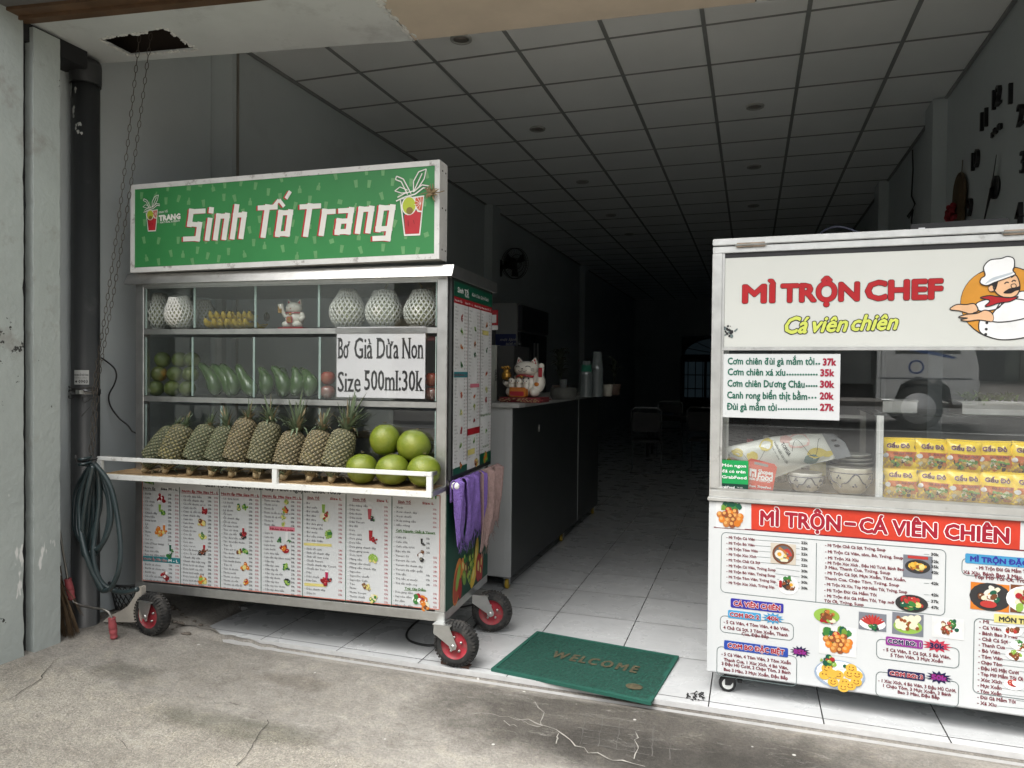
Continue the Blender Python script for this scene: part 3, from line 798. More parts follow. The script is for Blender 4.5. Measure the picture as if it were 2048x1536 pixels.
def column(zf, x0, y0, y1, names, xm, xl, w_avg, Ms=None, Ls=None, capz=21):
    'names run from baseline y0 to y1 (zoomed pixels); price columns at xm and xl'
    n = len(names)
    for i, t in enumerate(names):
        y = y0+(y1-y0)*i/max(1, n-1)
        if t:
            s_ = '- '+t; w = min(w_avg*len(s_), (xm or xl)-x0-8)
            q = zf(x0, y); p.ptext(s_, q[0], q[1], w/5.12, capz/5.12, ink2, 2, res=1, bold=.012)
        dy = (xm-x0)*.11 if xm else 0
        if Ms and i < len(Ms) and Ms[i]:
            q = zf(xm, y+(xm-x0)*.055); p.ptext(Ms[i], q[0], q[1], 36/5.12, capz/5.12, ink, 2, res=1, bold=.015)
        if Ls and i < len(Ls) and Ls[i]:
            q = zf(xl, y+(xl-x0)*.06); p.ptext(Ls[i], q[0], q[1], 38/5.12, capz/5.12, pinkr, 2, res=1, bold=.01)
def head(zf, x, y, w, t, m, cap=24, line=True):
    q = zf(x, y); p.ptext(t, q[0], q[1], w/5.12, cap/5.12, m, 2, bold=.035, res=1)
    if line: p.pline([zf(x-5, y+9), zf(x+w+5, y+9+w*.052)], .002, m, 2)
k = lambda a, n: [a]*n
head(Z5, 143, 92, 122, 'Nước Ép', ink); head(Z5, 322, 100, 168, 'Size M - L', ink, line=False)
column(Z5, 140, 146, 766, ['Bưởi', 'Cam', 'Cà chua', 'Cà rốt', 'Cóc', 'Chanh dây', 'Dưa hấu', 'Dưa lưới', 'Lê', 'Ổi', 'Thơm', 'Táo', 'Sơ ri', 'Lựu (Theo mùa)', 'Rau má', 'Rau má sữa', 'Rau má đậu xanh'], 394, 466, 13.2,
       ['20k', '20k', '20k', '20k', '20k', '20k', '20k', '25k', '25k', '20k', '23k', '23k', '23k', '28k'], ['31k']*7+['33k', '33k', '28k', '30k', '31k', '28k', '38k', '15k', '20k', '20k'])
p.ppoly([Z5(136, 772), Z5(516, 800), Z5(518, 858), Z5(136, 826)], teal_i, 1)
q = Z5(147, 812); p.ptext('Nước Ép Mix Size', q[0], q[1], 240/5.12, 5, dred, 3, bold=.03, outline=(white_i, .03), res=1)
q = Z5(402, 834); p.ptext('M - L', q[0], q[1], 96/5.12, 5, white_i, 3, bold=.03, res=1)
column(Z5, 142, 866, 1024, ['Bưởi cà chua', 'Bưởi cà chua táo', 'Bưởi táo', 'Cà rốt cà chua', 'Cà rốt cà chua thơm'], 402, 470, 12.6, ['23k', '23k', '25k', '23k', '23k'], ['31k']*5)
head(Z5, 538, 122, 370, 'Nước Ép Mix Size M - L', red_i)
column(Z5, 532, 172, 1066, ['Cà rốt dưa hấu', 'Cà rốt chanh dây', 'Cà rốt thơm sơ ri', 'Cam cà rốt', 'Cam cà rốt táo', 'Cam chanh dây', 'Cam táo', 'Cam thơm', 'Cam dâu', 'Cam lê táo', 'Cóc ổi', 'Cóc thơm', 'Cóc táo', 'Cóc sơ ri', 'Cóc ổi thơm', 'Cóc ổi sơ ri', 'Chanh dây sữa', 'Chanh dây mật ong', 'Dưa lưới cà chua', 'Dưa lưới cà rốt', 'Dưa lưới mật ong', 'Dưa lưới ổi', 'Dưa lưới thơm', 'Dưa lưới ổi thơm'], 802, 868, 12.8,
       k('23k', 8)+['27k', '25k']+k('23k', 7)+k('25k', 7), k('31k', 8)+['35k', '33k']+k('31k', 7)+k('33k', 7))
head(Z5, 940, 148, 385, 'Nước Ép Mix Size M - L', red_i)
column(Z5, 944, 196, 1110, ['Lê dưa lưới', 'Lê bưởi', 'Lê ổi', 'Lê thơm', 'Ổi cam', 'Ổi chanh dây', 'Ổi cà chua', 'Ổi cam bưởi', 'Táo cà chua', 'Táo cà rốt', 'Táo dưa hấu cam', 'Táo dưa hấu thơm', 'Táo ổi', 'Táo sơ ri', 'Táo thơm', 'Táo thơm cóc', 'Táo bưởi thơm', 'Táo lê', 'Táo lê thơm', 'Thơm bưởi', 'Thơm cà chua', 'Thơm cà rốt', 'Thơm cà rốt ổi', 'Thơm chanh dây'], 1222, 1284, 13,
       ['27k', '27k', '25k', '25k']+k('23k', 12)+['25k', '25k', '25k']+k('23k', 5), ['35k', '35k', '33k', '33k']+k('31k', 12)+k('33k', 3)+k('31k', 5))
head(Z5, 1362, 172, 395, 'Nước Ép Mix Size M - L', red_i)
column(Z5, 1362, 216, 462, ['Thơm dưa hấu', 'Thơm sơ ri', 'Thơm ổi', 'Thơm cà rốt cà chua sơ ri', 'Thơm lê cà rốt', 'Thơm lê', 'Thơm dâu'], 1652, 1714, 12.4, k('23k', 5)+['25k', '27k'], k('31k', 5)+['33k', '35k'])
p.ppoly([Z5(1430, 470), Z5(1690, 486), Z5(1690, 528), Z5(1430, 512)], pink_i, 1)
q = Z5(1442, 506); p.ptext('Nhóm theo mùa', q[0], q[1], 235/5.12, 4.5, dred, 3, bold=.03, res=1)
column(Z5, 1366, 546, 1164, ['Lựu lê', 'Lựu táo', 'Lựu ổi', 'Lựu thơm', 'Lựu bưởi', 'Lựu dưa hấu', 'Lựu cần tây (theo mùa)', 'Cần tây', 'Cần tây cam', 'Cần tây ổi', 'Cần tây cà rốt', 'Cần tây thơm', 'Cần tây táo', 'Cần tây táo thơm', 'Cần tây dưa hấu', 'Cần tây mật ong'], 1654, 1716, 12.6, k('30k', 8)+['27k', '30k', '27k']+k('30k', 5), k('38k', 8)+['35k', '36k', '35k']+k('38k', 5))
head(Z6, 80, 190, 120, 'Sinh Tố', dred); head(Z6, 312, 200, 118, 'Size L', red_i, line=False)
column(Z6, 52, 242, 622, ['Bơ', 'Bơ cafe', 'Bơ chuối', 'Bơ dâu', 'Bơ dừa', 'Bơ dưa gang', 'Bơ mãng cầu', 'Bơ xoài', 'Bơ sầu riêng', 'Bơ đặc biệt'], None, 398, 14.2, None, k('33k', 8)+['38k', '38k'])
p.ppoly([Z6(42, 640), Z6(328, 655), Z6(328, 682), Z6(42, 668)], yellow_i, 1)
column(Z6, 52, 708, 1030, ['Sinh tố cam', 'Sinh tố chanh dây', 'Sinh tố cam xoài', 'Chuối Yaourt', 'Chuối chanh dây Yaourt', 'Chuối táo Yaourt', 'Dâu', 'Dâu chuối', 'Dâu Cam'], None, 398, 13.4, None, ['28k', '28k', '33k', '30k']+k('33k', 5))
p.ppoly([Z6(48, 1050), Z6(270, 1066), Z6(270, 1094), Z6(48, 1080)], yellow_i, 1)
column(Z6, 52, 1116, 1160, ['Dâu chanh dây', 'Dâu lê'], None, 398, 14, None, ['33k', '33k'])
head(Z6, 545, 208, 128, 'Sinh Tố', dred); head(Z6, 788, 220, 118, 'Size L', red_i, line=False)
column(Z6, 492, 264, 1236, ['Dâu mãng cầu', 'Dâu táo', 'Dâu thơm', 'Dâu xoài', 'Dâu Yaourt', 'Đu đủ', 'Dưa', 'Dưa cafe', 'Dưa gang', 'Dưa hấu', 'Dưa gang chanh dây', 'Dưa gang xoài', 'Dưa lưới', 'Mãng cầu', 'Mãng cầu chuối', 'Mãng cầu chanh dây', 'Sapoche', 'Sapoche chuối', 'Sapoche Cafe', 'Táo', 'Thơm', 'Thơm Yaourt', 'Thơm chuối', 'Thơm xoài'], None, 866, 14.5, None, k('33k', 4)+['38k', '33k', '28k', '30k', '28k', '28k', '30k', '33k']+k('33k', 4)+['28k', '30k', '30k']+k('33k', 5))
head(Z6, 1008, 232, 128, 'Sinh Tố', dred); head(Z6, 1256, 246, 118, 'Size L', red_i, line=False)
column(Z6, 968, 286, 466, ['Xoài', 'Xoài chanh dây', 'Xoài chuối', 'Xoài mãng cầu', 'Sầu riêng'], None, 1364, 14.6, None, k('33k', 4)+['43k'])
head(Z6, 986, 524, 400, 'Café Nguyên Chất & Yaourt', green_i, 24)
column(Z6, 962, 590, 1060, ['Cafe đá', 'Cafe sữa', 'Cafe sữa tươi', 'Bạc xỉu đá', 'Yaourt đá', 'Yaourt đá cafe', 'Yaourt đá chanh dây', 'Yaourt đá việt quất', 'Trà tắc', 'Trà tắc xí muội', 'Trà tắc mật ong'], 1296, 1368, 14.2, ['15k', '20k', '25k', '25k', None, None, None, None, '10k', '15k', '20k'], [None]*4+['25k', '27k', '28k', '28k', '15k', '20k', '25k'])
head(Z6, 1075, 1116, 215, 'Trái Cây Dầm', green_i, 24)
column(Z6, 960, 1148, 1282, ['Dưa gang dầm', 'Sapoche dầm', 'Bơ dầm', 'Mãng cầu dầm'], None, 1366, 14.2, None, ['32k', '34k', '42k', '42k'])
# printed pictures
def at5(x, y): return J.front(Z5(x, y))
def at6(x, y): return J.front(Z6(x, y))
R_, G_, O_, Y_, K_ = red_i, mid_green, orange_i, yellow_i, ink
for x, y, r, cs in ((330, 185, .022, [R_, dred, white_i]), (350, 335, .012, [lgreen, G_]), (310, 530, .024, [O_, yellow_i, O_]), (415, 765, .017, [dgreen, G_]), (365, 985, .022, [R_, dred, white_i]),
                    (770, 320, .014, [R_, dred]), (740, 435, .024, [O_, Y_, brown_i]), (745, 575, .022, [lgreen, Y_, G_]), (740, 745, .018, [brown_i, R_, K_]), (745, 1015, .024, [Y_, lgreen, O_]),
                    (1115, 280, .015, [lgreen, Y_, G_]), (1180, 275, .014, [lgreen, G_]), (1165, 555, .018, [R_, dred, K_]), (1130, 735, .016, [Y_, brown_i]), (1185, 730, .015, [lgreen, G_]), (1175, 890, .022, [O_, brown_i, Y_]), (1190, 1035, .018, [O_, Y_, R_]),
                    (1608, 222, .013, [lgreen, Y_]), (1600, 300, .016, [R_, O_, lgreen]), (1580, 385, .012, [lgreen, Y_]), (1575, 450, .013, [lgreen, Y_]), (1535, 610, .012, [G_, dgreen]), (1590, 705, .024, [R_, O_, dred]), (1605, 895, .018, [G_, dgreen, lgreen]), (1605, 1040, .018, [dgreen, K_, lgreen])):
    a, b = at5(x, y); blob(p, a, b, r, cs)
for x, y, s_, c, f in ((312, 290, .026, lgreen, [lgreen, G_]), (355, 500, .024, O_, [O_]), (418, 700, .022, dgreen, [G_]), (752, 300, .016, R_, [R_]), (765, 700, .022, R_, [brown_i]), (1165, 525, .02, R_, [dred]), (1610, 590, .024, mat('ink_mint', S(190, 220, 175, .9), .4), [G_])):
    a, b = at5(x, y); drink(p, a, b, s_, c, f)
for x, y, s_, c, f in ((245, 300, .03, lgreen, [R_, lgreen, brown_i]), (275, 540, .014, lgreen, [G_]), (310, 545, .014, lgreen, [lgreen]), (278, 990, .028, mat('ink_magenta', S(190, 40, 90, .9), .4), [R_, K_]), (718, 355, .034, pinkr, [K_, G_]), (728, 575, .034, red_i, [dred, R_]), (700, 1100, .018, Y_, [brown_i, Y_]), (1250, 630, .018, K_, [K_])):
    a, b = at6(x, y); drink(p, a, b, s_, c, f)
for x, y, r, cs in ((255, 370, .024, [R_, lgreen, cream]), (300, 555, .018, [lgreen, G_]), (255, 1035, .018, [R_, dred]), (745, 800, .022, [lgreen, Y_, lgreen]), (680, 1085, .018, [brown_i, Y_]), (755, 1210, .018, [Y_, cream, G_]), (1240, 770, .022, [K_, brown_i, pale_grey]), (1250, 1225, .034, [R_, white_i, G_, O_, dred]), (1300, 1290, .02, [O_, cream, brown_i])):
    a, b = at6(x, y); blob(p, a, b, r, cs, 13)
for k_ in range(5):      # printed leaves in the top corners
    a, b = at6(1280+k_*28, 165); p.disc(a, b+.01, .026, [G_, lgreen][k_ % 2], 2, ry=.006, rot=.6+.25*k_, n=10)
    a, b = at5(150+k_*22, 22); p.disc(a, b+.005, .022, [G_, lgreen][k_ % 2], 2, ry=.005, rot=-.4-.2*k_, n=10)
p.build('menu_board', jc)

# ---- side panel in green with a fruit picture, and the tall side menu
side_put = lambda u0: (lambda a, b, h: (u0+h, a, b))
green_panel = mat('green_vinyl', S(18, 78, 62, .85), .45, 0, 3, .08)
p = Panel(side_put(JW+.0035), lambda q: J.side(q, JW+.0035))
p.box((JW-.012, .014, .252), (JW+.003, JD-.004, .825), green_panel)
p.rect(.014, .252, JD-.004, .825, green_panel, .3)
Z7 = lambda x, y: (860+x/3.491, 900+y/3.491)
mango = mat('ink_mango', S(225, 140, 60, .9), .4); mango2 = mat('ink_mango_red', S(190, 70, 45, .9), .4); guava = mat('ink_guava', S(120, 160, 60, .9), .4); apple = mat('ink_apple', S(180, 40, 45, .9), .4); pinec = mat('ink_pine', S(40, 70, 45, .9), .4); lime2 = mat('ink_grape', S(175, 195, 80, .9), .4)
def pf(x, y): return J.side(Z7(x, y), JW+.0035)
a0, b0 = pf(195, 920)
p.disc(*pf(190, 920), .06, mango, 1, ry=.12, rot=-.35); p.disc(*pf(185, 945), .048, mango2, 1.3, ry=.09, rot=-.3); p.disc(*pf(195, 890), .026, lgreen, 1.6, ry=.07, rot=-.45); p.disc(*pf(208, 965), .03, apple, 2, ry=.055)
p.disc(*pf(285, 790), .05, lime2, 1, ry=.12); p.disc(*pf(275, 700), .03, pinec, 1, ry=.10)
for i in range(60):
    a, b = pf(278+random.uniform(-18, 22), random.uniform(730, 930)); p.disc(a, b, random.uniform(.008, .016), random.choice([lime2, guava, mid_green, pinec, lime2]), 2+i*.02, n=8)
for i in range(14):
    a, b = pf(275+random.uniform(-22, 22), random.uniform(610, 740)); p.disc(a, b, .05, [pinec, mid_green][i % 2], 1.4+i*.05, ry=.008, rot=random.uniform(.8, 2.3), n=8)
for x, y, r1, r2, c_, ro in ((228, 820, .035, .055, mango, .3), (248, 835, .025, .045, brown_i, .2), (320, 735, .035, .10, mat('ink_banana', S(225, 190, 60, .9), .4), -.2), (300, 880, .04, .07, mat('ink_banana', S(225, 190, 60, .9), .4), -.7), (335, 820, .05, .08, apple, 0), (355, 790, .03, .06, mango2, 0), (350, 850, .03, .05, apple, .3), (235, 890, .03, .045, guava, .4), (240, 760, .02, .03, mid_green, .5)):
    a, b = pf(x, y); p.disc(a, b, r1, c_, 3+x*.004, ry=r2, rot=ro, n=14)
    p.disc(a-.006, b+.012, r1*.35, lime2 if c_ in (guava, mid_green) else Y_, 5, ry=r2*.4, rot=ro, n=10)
p.build('side_panel', jc)
p = Panel(side_put(JW+.018), lambda q: J.side(q, JW+.018))
side_frame = mat('dark_board_edge', (.02, .022, .022), .5)
p.box((JW+.003, .02, .895), (JW+.0172, JD-.005, 1.895), side_frame)
A0, A1, B0, B1 = .045, .70, .915, 1.875
p.rect(A0, B0, A1, B1, mat('menu_grey_white', (.66, .67, .67), .35), 1)
p.rect(A0, 1.80, A1, B1, dgreen, 2); p.rect(A0, 1.768, A1, 1.80, red_i, 2)
p.text('Sinh Tố', A0+.05, 1.825, .17, .026, white_i, 3, bold=.03); p.text('TRANG', A0+.16, 1.812, .07, .012, white_i, 3, bold=.02); p.text('Kính Chào Quý Khách', A0+.28, 1.828, .30, .020, white_i, 3, shear=.3)
p.text('Nước Ép     Size M - L    Nước Ép Mix Size M - L', A0+.01, 1.777, .62, .011, white_i, 3, bold=.02, res=1)
cw = (A1-A0)/3
for i in (1, 2): p.line([(A0+cw*i, B0+.05), (A0+cw*i, 1.768)], .006, ink, 3)
names = ['Bưởi', 'Cam', 'Cà chua', 'Cà rốt', 'Cóc', 'Chanh dây', 'Dưa hấu', 'Dưa lưới', 'Lê', 'Ổi', 'Thơm', 'Táo', 'Sơ ri', 'Rau má', 'Bưởi táo', 'Cam dâu', 'Cóc thơm', 'Lê ổi', 'Ổi cam', 'Táo lê', 'Lựu ổi', 'Bơ dừa', 'Dâu táo', 'Xoài']
for c_ in range(3):
    n = 44
    for i in range(n):
        z = 1.745-(1.745-.975)*i/(n-1)
        if (c_ == 0 and 18 <= i <= 19) or (c_ == 1 and 33 <= i <= 35) or (c_ == 2 and 32 <= i <= 33): continue
        t = '- '+names[(i*7+c_*5) % len(names)]
        p.text(t, A0+cw*c_+.012, z, None, .0085, ink2, 3, res=1)
        p.text('23k', A0+cw*(c_+1)-.06, z, None, .0085, ink, 3, res=1); p.text('31k', A0+cw*(c_+1)-.03, z, None, .0085, pinkr, 3, res=1)
p.rect(A0+.004, 1.40, A0+cw-.004, 1.428, teal_i, 3); p.text('Nước Ép Mix Size M - L', A0+.01, 1.408, cw-.02, .011, dred, 4, bold=.02, res=1)
p.rect(A0+cw+.004, 1.095, A0+2*cw-.004, 1.130, red_i, 3); p.rect(A0+cw+.04, 1.345, A0+2*cw-.02, 1.365, pink_i, 4)
p.rect(A0+cw+.01, .99, A0+cw+.13, 1.02, yellow_i, 4); p.rect(A0+2*cw+.03, 1.635, A0+2*cw+.15, 1.66, yellow_i, 4)
p.text('Café Nguyên Chất & Yaourt', A0+2*cw+.008, 1.182, cw-.02, .012, green_i, 3, bold=.02, res=1); p.text('Trái Cây Dầm', A0+2*cw+.05, 1.005, .12, .013, green_i, 3, bold=.02, res=1)
p.rect(A0, B0, A0+cw, B0+.035, dgreen, 3); p.rect(A0+2*cw, B0, A1, B0+.06, dgreen, 3); blob(p, A0+1.7*cw, B0+.02, .05, [O_, Y_, brown_i], 10, ry=.025, layer=4); blob(p, A0+2.5*cw, B0+.03, .06, [G_, lgreen, O_], 12, ry=.03, layer=4)
for c_, zs in ((0, (1.70, 1.63, 1.55, 1.46, 1.31, 1.22, 1.13, 1.05, .96)), (1, (1.66, 1.58, 1.52, 1.30, 1.24, 1.17, 1.06)), (2, (1.69, 1.55, 1.42, 1.33, 1.27, 1.10, .965))):
    for i, z in enumerate(zs): blob(p, A0+cw*c_+.115, z, .022, [[R_, dred], [lgreen, G_], [O_, brown_i], [dgreen, G_], [R_, O_], [Y_, lgreen]][(i+c_) % 6], 6, layer=4)
p.build('side_menu_board', jc)

# ---- sign box on the roof
SB = MB()
TL = .0115
s_z0, s_z1, s_u1 = 1.950, 2.425, 1.785
def sz(u, z): return z+TL*u
SD = .10
frame_w = mat('sign_frame_white', (.66, .66, .645), .5, 0, 14, .08, .1, 40, dirt=((.22, .2, .18), 16, .57, .1, .8))
green_sign = mat('sign_green', S(62, 150, 84, .88), .42, 0, 2.5, .10)
green_tint = mat('sign_green_light', S(118, 178, 118, .88), .42, 0, 20, .12)
SB.prism([(u, -.030, sz(u, z)) for u, z in ((0, s_z0), (s_u1, s_z0), (s_u1, s_z1), (0, s_z1))], (0, SD, 0), frame_w)
for a in ((0, s_z1-.026, s_u1, s_z1), (0, s_z0, s_u1, s_z0+.026)):
    SB.prism([(a[0], -.037, sz(a[0], a[1])), (a[2], -.037, sz(a[2], a[1])), (a[2], -.037, sz(a[2], a[3])), (a[0], -.037, sz(a[0], a[3]))], (0, .0065, 0), frame_w)
for u0, u1 in ((0, .026), (s_u1-.026, s_u1)):
    SB.prism([(u, -.0368, sz(u, z)) for u, z in ((u0, s_z0+.026), (u1, s_z0+.026), (u1, s_z1-.026), (u0, s_z1-.026))], (0, .0063, 0), frame_w)
for z in (2.0, 2.2, 2.38):
    for d in (0, .045): SB.ell((s_u1+.001, d, sz(s_u1, z)), (.002, .005, .005), darkc, 8, 5)
sign = SB.build('sign_box', jc)
def sg_put(a, b, h): return (a, -.0335-h, b)
p = Panel(sg_put, lambda q: J.front(q, -.0335))
p.add([(u, -.0335, sz(u, z)) for u, z in ((.024, s_z0+.024), (s_u1-.024, s_z0+.024), (s_u1-.024, s_z1-.024), (.024, s_z1-.024))], [(0, 1, 2, 3)], green_sign)
# ghosted cups and bottles
spots = []
for i in range(700):
    a, b = random.uniform(.06, 1.72), random.uniform(1.99, 2.40)
    if any((a-x)**2+(b-y)**2 < .065**2 for x, y in spots): continue
    spots.append((a, b))
for a, b in spots:
    b = sz(a, b); r = random.uniform(-.35, .35); kk = random.random(); h = .019; w = .0105
    shp = [(-w, h), (w, h), (w*.7, -h), (-w*.7, -h)] if kk < .65 else ([(-w*.4, h), (w*.4, h), (w*.4, h*.4), (w, 0), (w, -h), (-w, -h), (-w, 0), (-w*.4, h*.4)] if kk < .85 else [(-w*1.2, h*.6), (w*1.2, h*.6), (w*1.2, -h*.6), (-w*1.2, -h*.6)])
    p.poly([(a+x*math.cos(r)-y*math.sin(r), b+x*math.sin(r)+y*math.cos(r)) for x, y in shp], green_tint, 1)
sign_white = mat('sign_white', (.74, .73, .69), .45, 0, 6, .05); sign_red = mat('sign_red', S(200, 45, 55, .9), .45)
def brush_strokes(strokes, x0, y0, sc, w, m, layer):
    'squared lettering built from bars; strokes in letter units, sheared'
    for st in strokes:
        pts = [(x0+(x+.16*y)*sc, y0+y*sc) for x, y in st]
        for (a, b), (c_, d) in zip(pts[:-1], pts[1:]):
            L = math.hypot(c_-a, d-b); ex, ey = (c_-a)/L*w*.5, (d-b)/L*w*.5
            a2, b2, c2, d2 = a-ex, b-ey, c_+ex, d+ey
            hor = abs(d-b) < abs(c_-a)*.5
            ww = w*.5*(.8 if hor else .95)
            nx, ny = -(d2-b2)/math.hypot(c2-a2, d2-b2)*ww, (c2-a2)/math.hypot(c2-a2, d2-b2)*ww
            p.poly([(a2+nx, b2+ny), (c2+nx, d2+ny), (c2-nx, d2-ny), (a2-nx, b2-ny)], m, layer)
XH = .76
LET = {'S': ([[(.58, 1), (0, 1), (0, .55), (.5, .5), (.5, 0), (-.1, 0)]], .98), 'i': ([[(0, 0), (0, .62)], [(0, 1.0), (0, 1.005)]], .40), 'n': ([[(0, 0), (0, XH), (.42, XH), (.42, 0)]], .82), 'h': ([[(0, 0), (0, 1.05)], [(0, XH), (.42, XH), (.42, 0)]], .82),
       'T': ([[(-.12, 1), (.55, 1)], [(.2, 1), (.2, 0)]], .86), 'o': ([[(0, 0), (0, XH), (.44, XH), (.44, 0), (0, 0)]], .82), 'r': ([[(0, 0), (0, XH), (.34, XH)]], .66), 'a': ([[(.02, XH), (.44, XH), (.44, 0), (0, 0), (0, .38), (.44, .38)]], .84), 'g': ([[(.44, .02), (0, .02), (0, XH), (.44, XH), (.44, -.32), (-.06, -.32)]], .6)}
def word(t, px0, px1, ybase, cap_px, dx, dz, m, layer):
    a0, b0 = J.front((px0, ybase), -.0335); a1, b1 = J.front((px1, ybase), -.0335); _, bt = J.front((px0, ybase-cap_px), -.0335)
    sc = bt-b0; tot = sum(LET[c_][1] for c_ in t); kx = (a1-a0)/(tot*sc); x = a0
    for c_ in t:
        st = [[(q[0]*kx, q[1]) for q in s_] for s_ in LET[c_][0]]
        brush_strokes(st, x+dx, b0+dz+TL*(x-a0), sc, .0315, m, layer)
        x += LET[c_][1]*kx*sc
for dx, dz, mm, ly in ((-.010, -.002, sign_red, 2), (0, 0, sign_white, 4)):
    word('Sinh', 376, 500, 478, 54, dx, dz, mm, ly); word('To', 519, 592, 470, 54, dx, dz, mm, ly); word('Trang', 603, 787, 468, 54, dx, dz, mm, ly)
    a, b = J.front((557, 407), -.0335); p.line([(a+dx-.03, b+dz-.018), (a+dx+.005, b+dz+.018), (a+dx+.035, b+dz-.018)], .018, mm, ly); p.line([(a+dx+.045, b+dz+.022), (a+dx+.07, b+dz+.058)], .020, mm, ly)
def cup_logo(q, s_):
    a, b = J.front(q, -.0335)      # centre of the cup
    W = lambda pts: [(a+x*s_, b+y*s_) for x, y in pts]
    p.poly(W([(-.36, .40), (.36, .46), (.25, -.62), (-.22, -.62)]), sign_white, 3); p.poly(W([(-.32, .38), (.33, .42), (.22, -.57), (-.19, -.57)]), dgreen, 3.5)
    p.poly(W([(-.22, -.05), (.27, .0), (.22, -.57), (-.19, -.57)]), sign_red, 4); p.disc(a+.02*s_, b-.12*s_, .24*s_, sign_red, 4.2, ry=.2*s_)
    p.disc(a-.08*s_, b+.2*s_, .22*s_, sign_white, 4.4, ry=.26*s_); p.disc(a-.08*s_, b+.2*s_, .19*s_, mat('ink_avocado', S(190, 205, 60, .9), .4), 5, ry=.23*s_); p.disc(a-.06*s_, b+.06*s_, .10*s_, mat('ink_pit', S(140, 120, 60, .9), .4), 6)
    pts = [(a+(.31+.30*math.cos(t))*s_, b+(.32+.34*math.sin(t))*s_) for t in [pi*.62+pi*.95*i/12 for i in range(13)]]
    p.poly(W([(.36, .46), (.08, .42), (.05, .25), (.17, .02), (.31, .0)]), sign_white, 4.6); p.poly(W([(.33, .42), (.11, .40), (.09, .25), (.19, .06), (.29, .04)]), mat('ink_citrus', S(215, 95, 60, .9), .4), 5.2)
    for i in range(6): p.line(W([(.27, .24), (.27+.2*math.cos(1.6+i*.55), .24+.2*math.sin(1.6+i*.55))]), .012*s_, sign_white, 6)
    p.line(W([(-.46, .34), (-.2, .44), (.1, .50), (.34, .66), (.5, .62)]), .035*s_, sign_white, 7); p.line(W([(-.42, .44), (-.2, .54), (.1, .60), (.3, .74), (.5, .70)]), .03*s_, sign_white, 7)
    p.line(W([(-.02, .52), (-.25, .93), (-.45, 1.02), (-.48, .93), (-.31, .86), (-.12, .5)]), .03*s_, sign_white, 7)
    p.line(W([(.05, .56), (.05, .85), (.2, 1.1), (.42, 1.16), (.36, .9), (.2, .68), (.05, .56), (.3, 1.05)]), .03*s_, sign_white, 7)
    p.line(W([(-.12, .62), (-.35, .72), (-.50, .62), (-.3, .55), (-.12, .56)]), .025*s_, sign_white, 7)
    p.line(W([(.05, -.2), (.08, -.3)]), .02*s_, dred, 7); p.line(W([(-.1, -.2), (-.1, -.35)]), .02*s_, dred, 7)
cup_logo((824, 426), .178); cup_logo((304, 438), .108)
p.ptext('SINH TỐ', 318, 427, 18, 4, sign_white, 3, bold=.02, res=1, rot=.05); p.ptext('TRANG', 319, 442, 42, 11, sign_white, 3, bold=.06, res=1, rot=.04); p.ptext('NATURAL & FRESH', 321, 447, 39, 3.5, sign_white, 3, bold=.02, res=1, rot=.04)
p.build('sign_face', sign)

# ---- wheels
def wheel(parent, u, d, z, rz, lean=0, r=.112, plate=1):
    'axle along the local depth direction after turning by rz'
    M = Matrix.Translation((u, d, z)) @ Matrix.Rotation(rz, 4, 'Z')
    m = MB(); m.M = M
    prof = []
    w = .033
    for i in range(13):
        t = -pi*.62+pi*1.24*i/12
        prof.append((r-.032+.032*math.cos(t), w*math.sin(t)))
    m.lathe(prof, rubber, 48, axis=(0, 1, 0), caps=False)
    for i in range(38):
        for sg_ in (-1, 1):
            t = 2*pi*(i+(.5 if sg_ > 0 else 0))/38
            c_, s_ = math.cos(t), math.sin(t); c2, s2 = math.cos(t+.085), math.sin(t+.085)
            rr = r+.002; ri = r-.014
            vs = [(rr*c_, sg_*.002, rr*s_), (rr*c2, sg_*.002, rr*s2), ((rr-.007)*c2, sg_*.030, (rr-.007)*s2), ((rr-.007)*c_, sg_*.030, (rr-.007)*s_), (ri*c_, sg_*.002, ri*s_), (ri*c2, sg_*.002, ri*s2), ((ri-.004)*c2, sg_*.036, (ri-.004)*s2), ((ri-.004)*c_, sg_*.036, (ri-.004)*s_)]
            m.add(vs, [(0, 1, 2, 3), (4, 5, 6, 7), (0, 1, 5, 4), (2, 3, 7, 6), (1, 2, 6, 5), (0, 3, 7, 4)], rubber)
    tyre = m.build('tyre', parent)
    m = MB(); m.M = M
    m.lathe([(.070, -.029), (.066, -.022), (.058, -.018), (.045, -.016), (.022, -.022), (0, -.022)], red_rim, 32, axis=(0, 1, 0), caps=False)
    m.lathe([(.070, .029), (.066, .022), (.058, .018), (.045, .016), (.022, .022), (0, .022)], red_rim, 32, axis=(0, 1, 0), caps=False)
    for i in range(5):
        t = 2*pi*i/5+.4; m.lathe([(.0, -.028), (.006, -.028), (.006, -.016)], steel_dull, 8, (.036*math.cos(t), 0, .036*math.sin(t)), axis=(0, 1, 0))
    m.build('rim', parent)
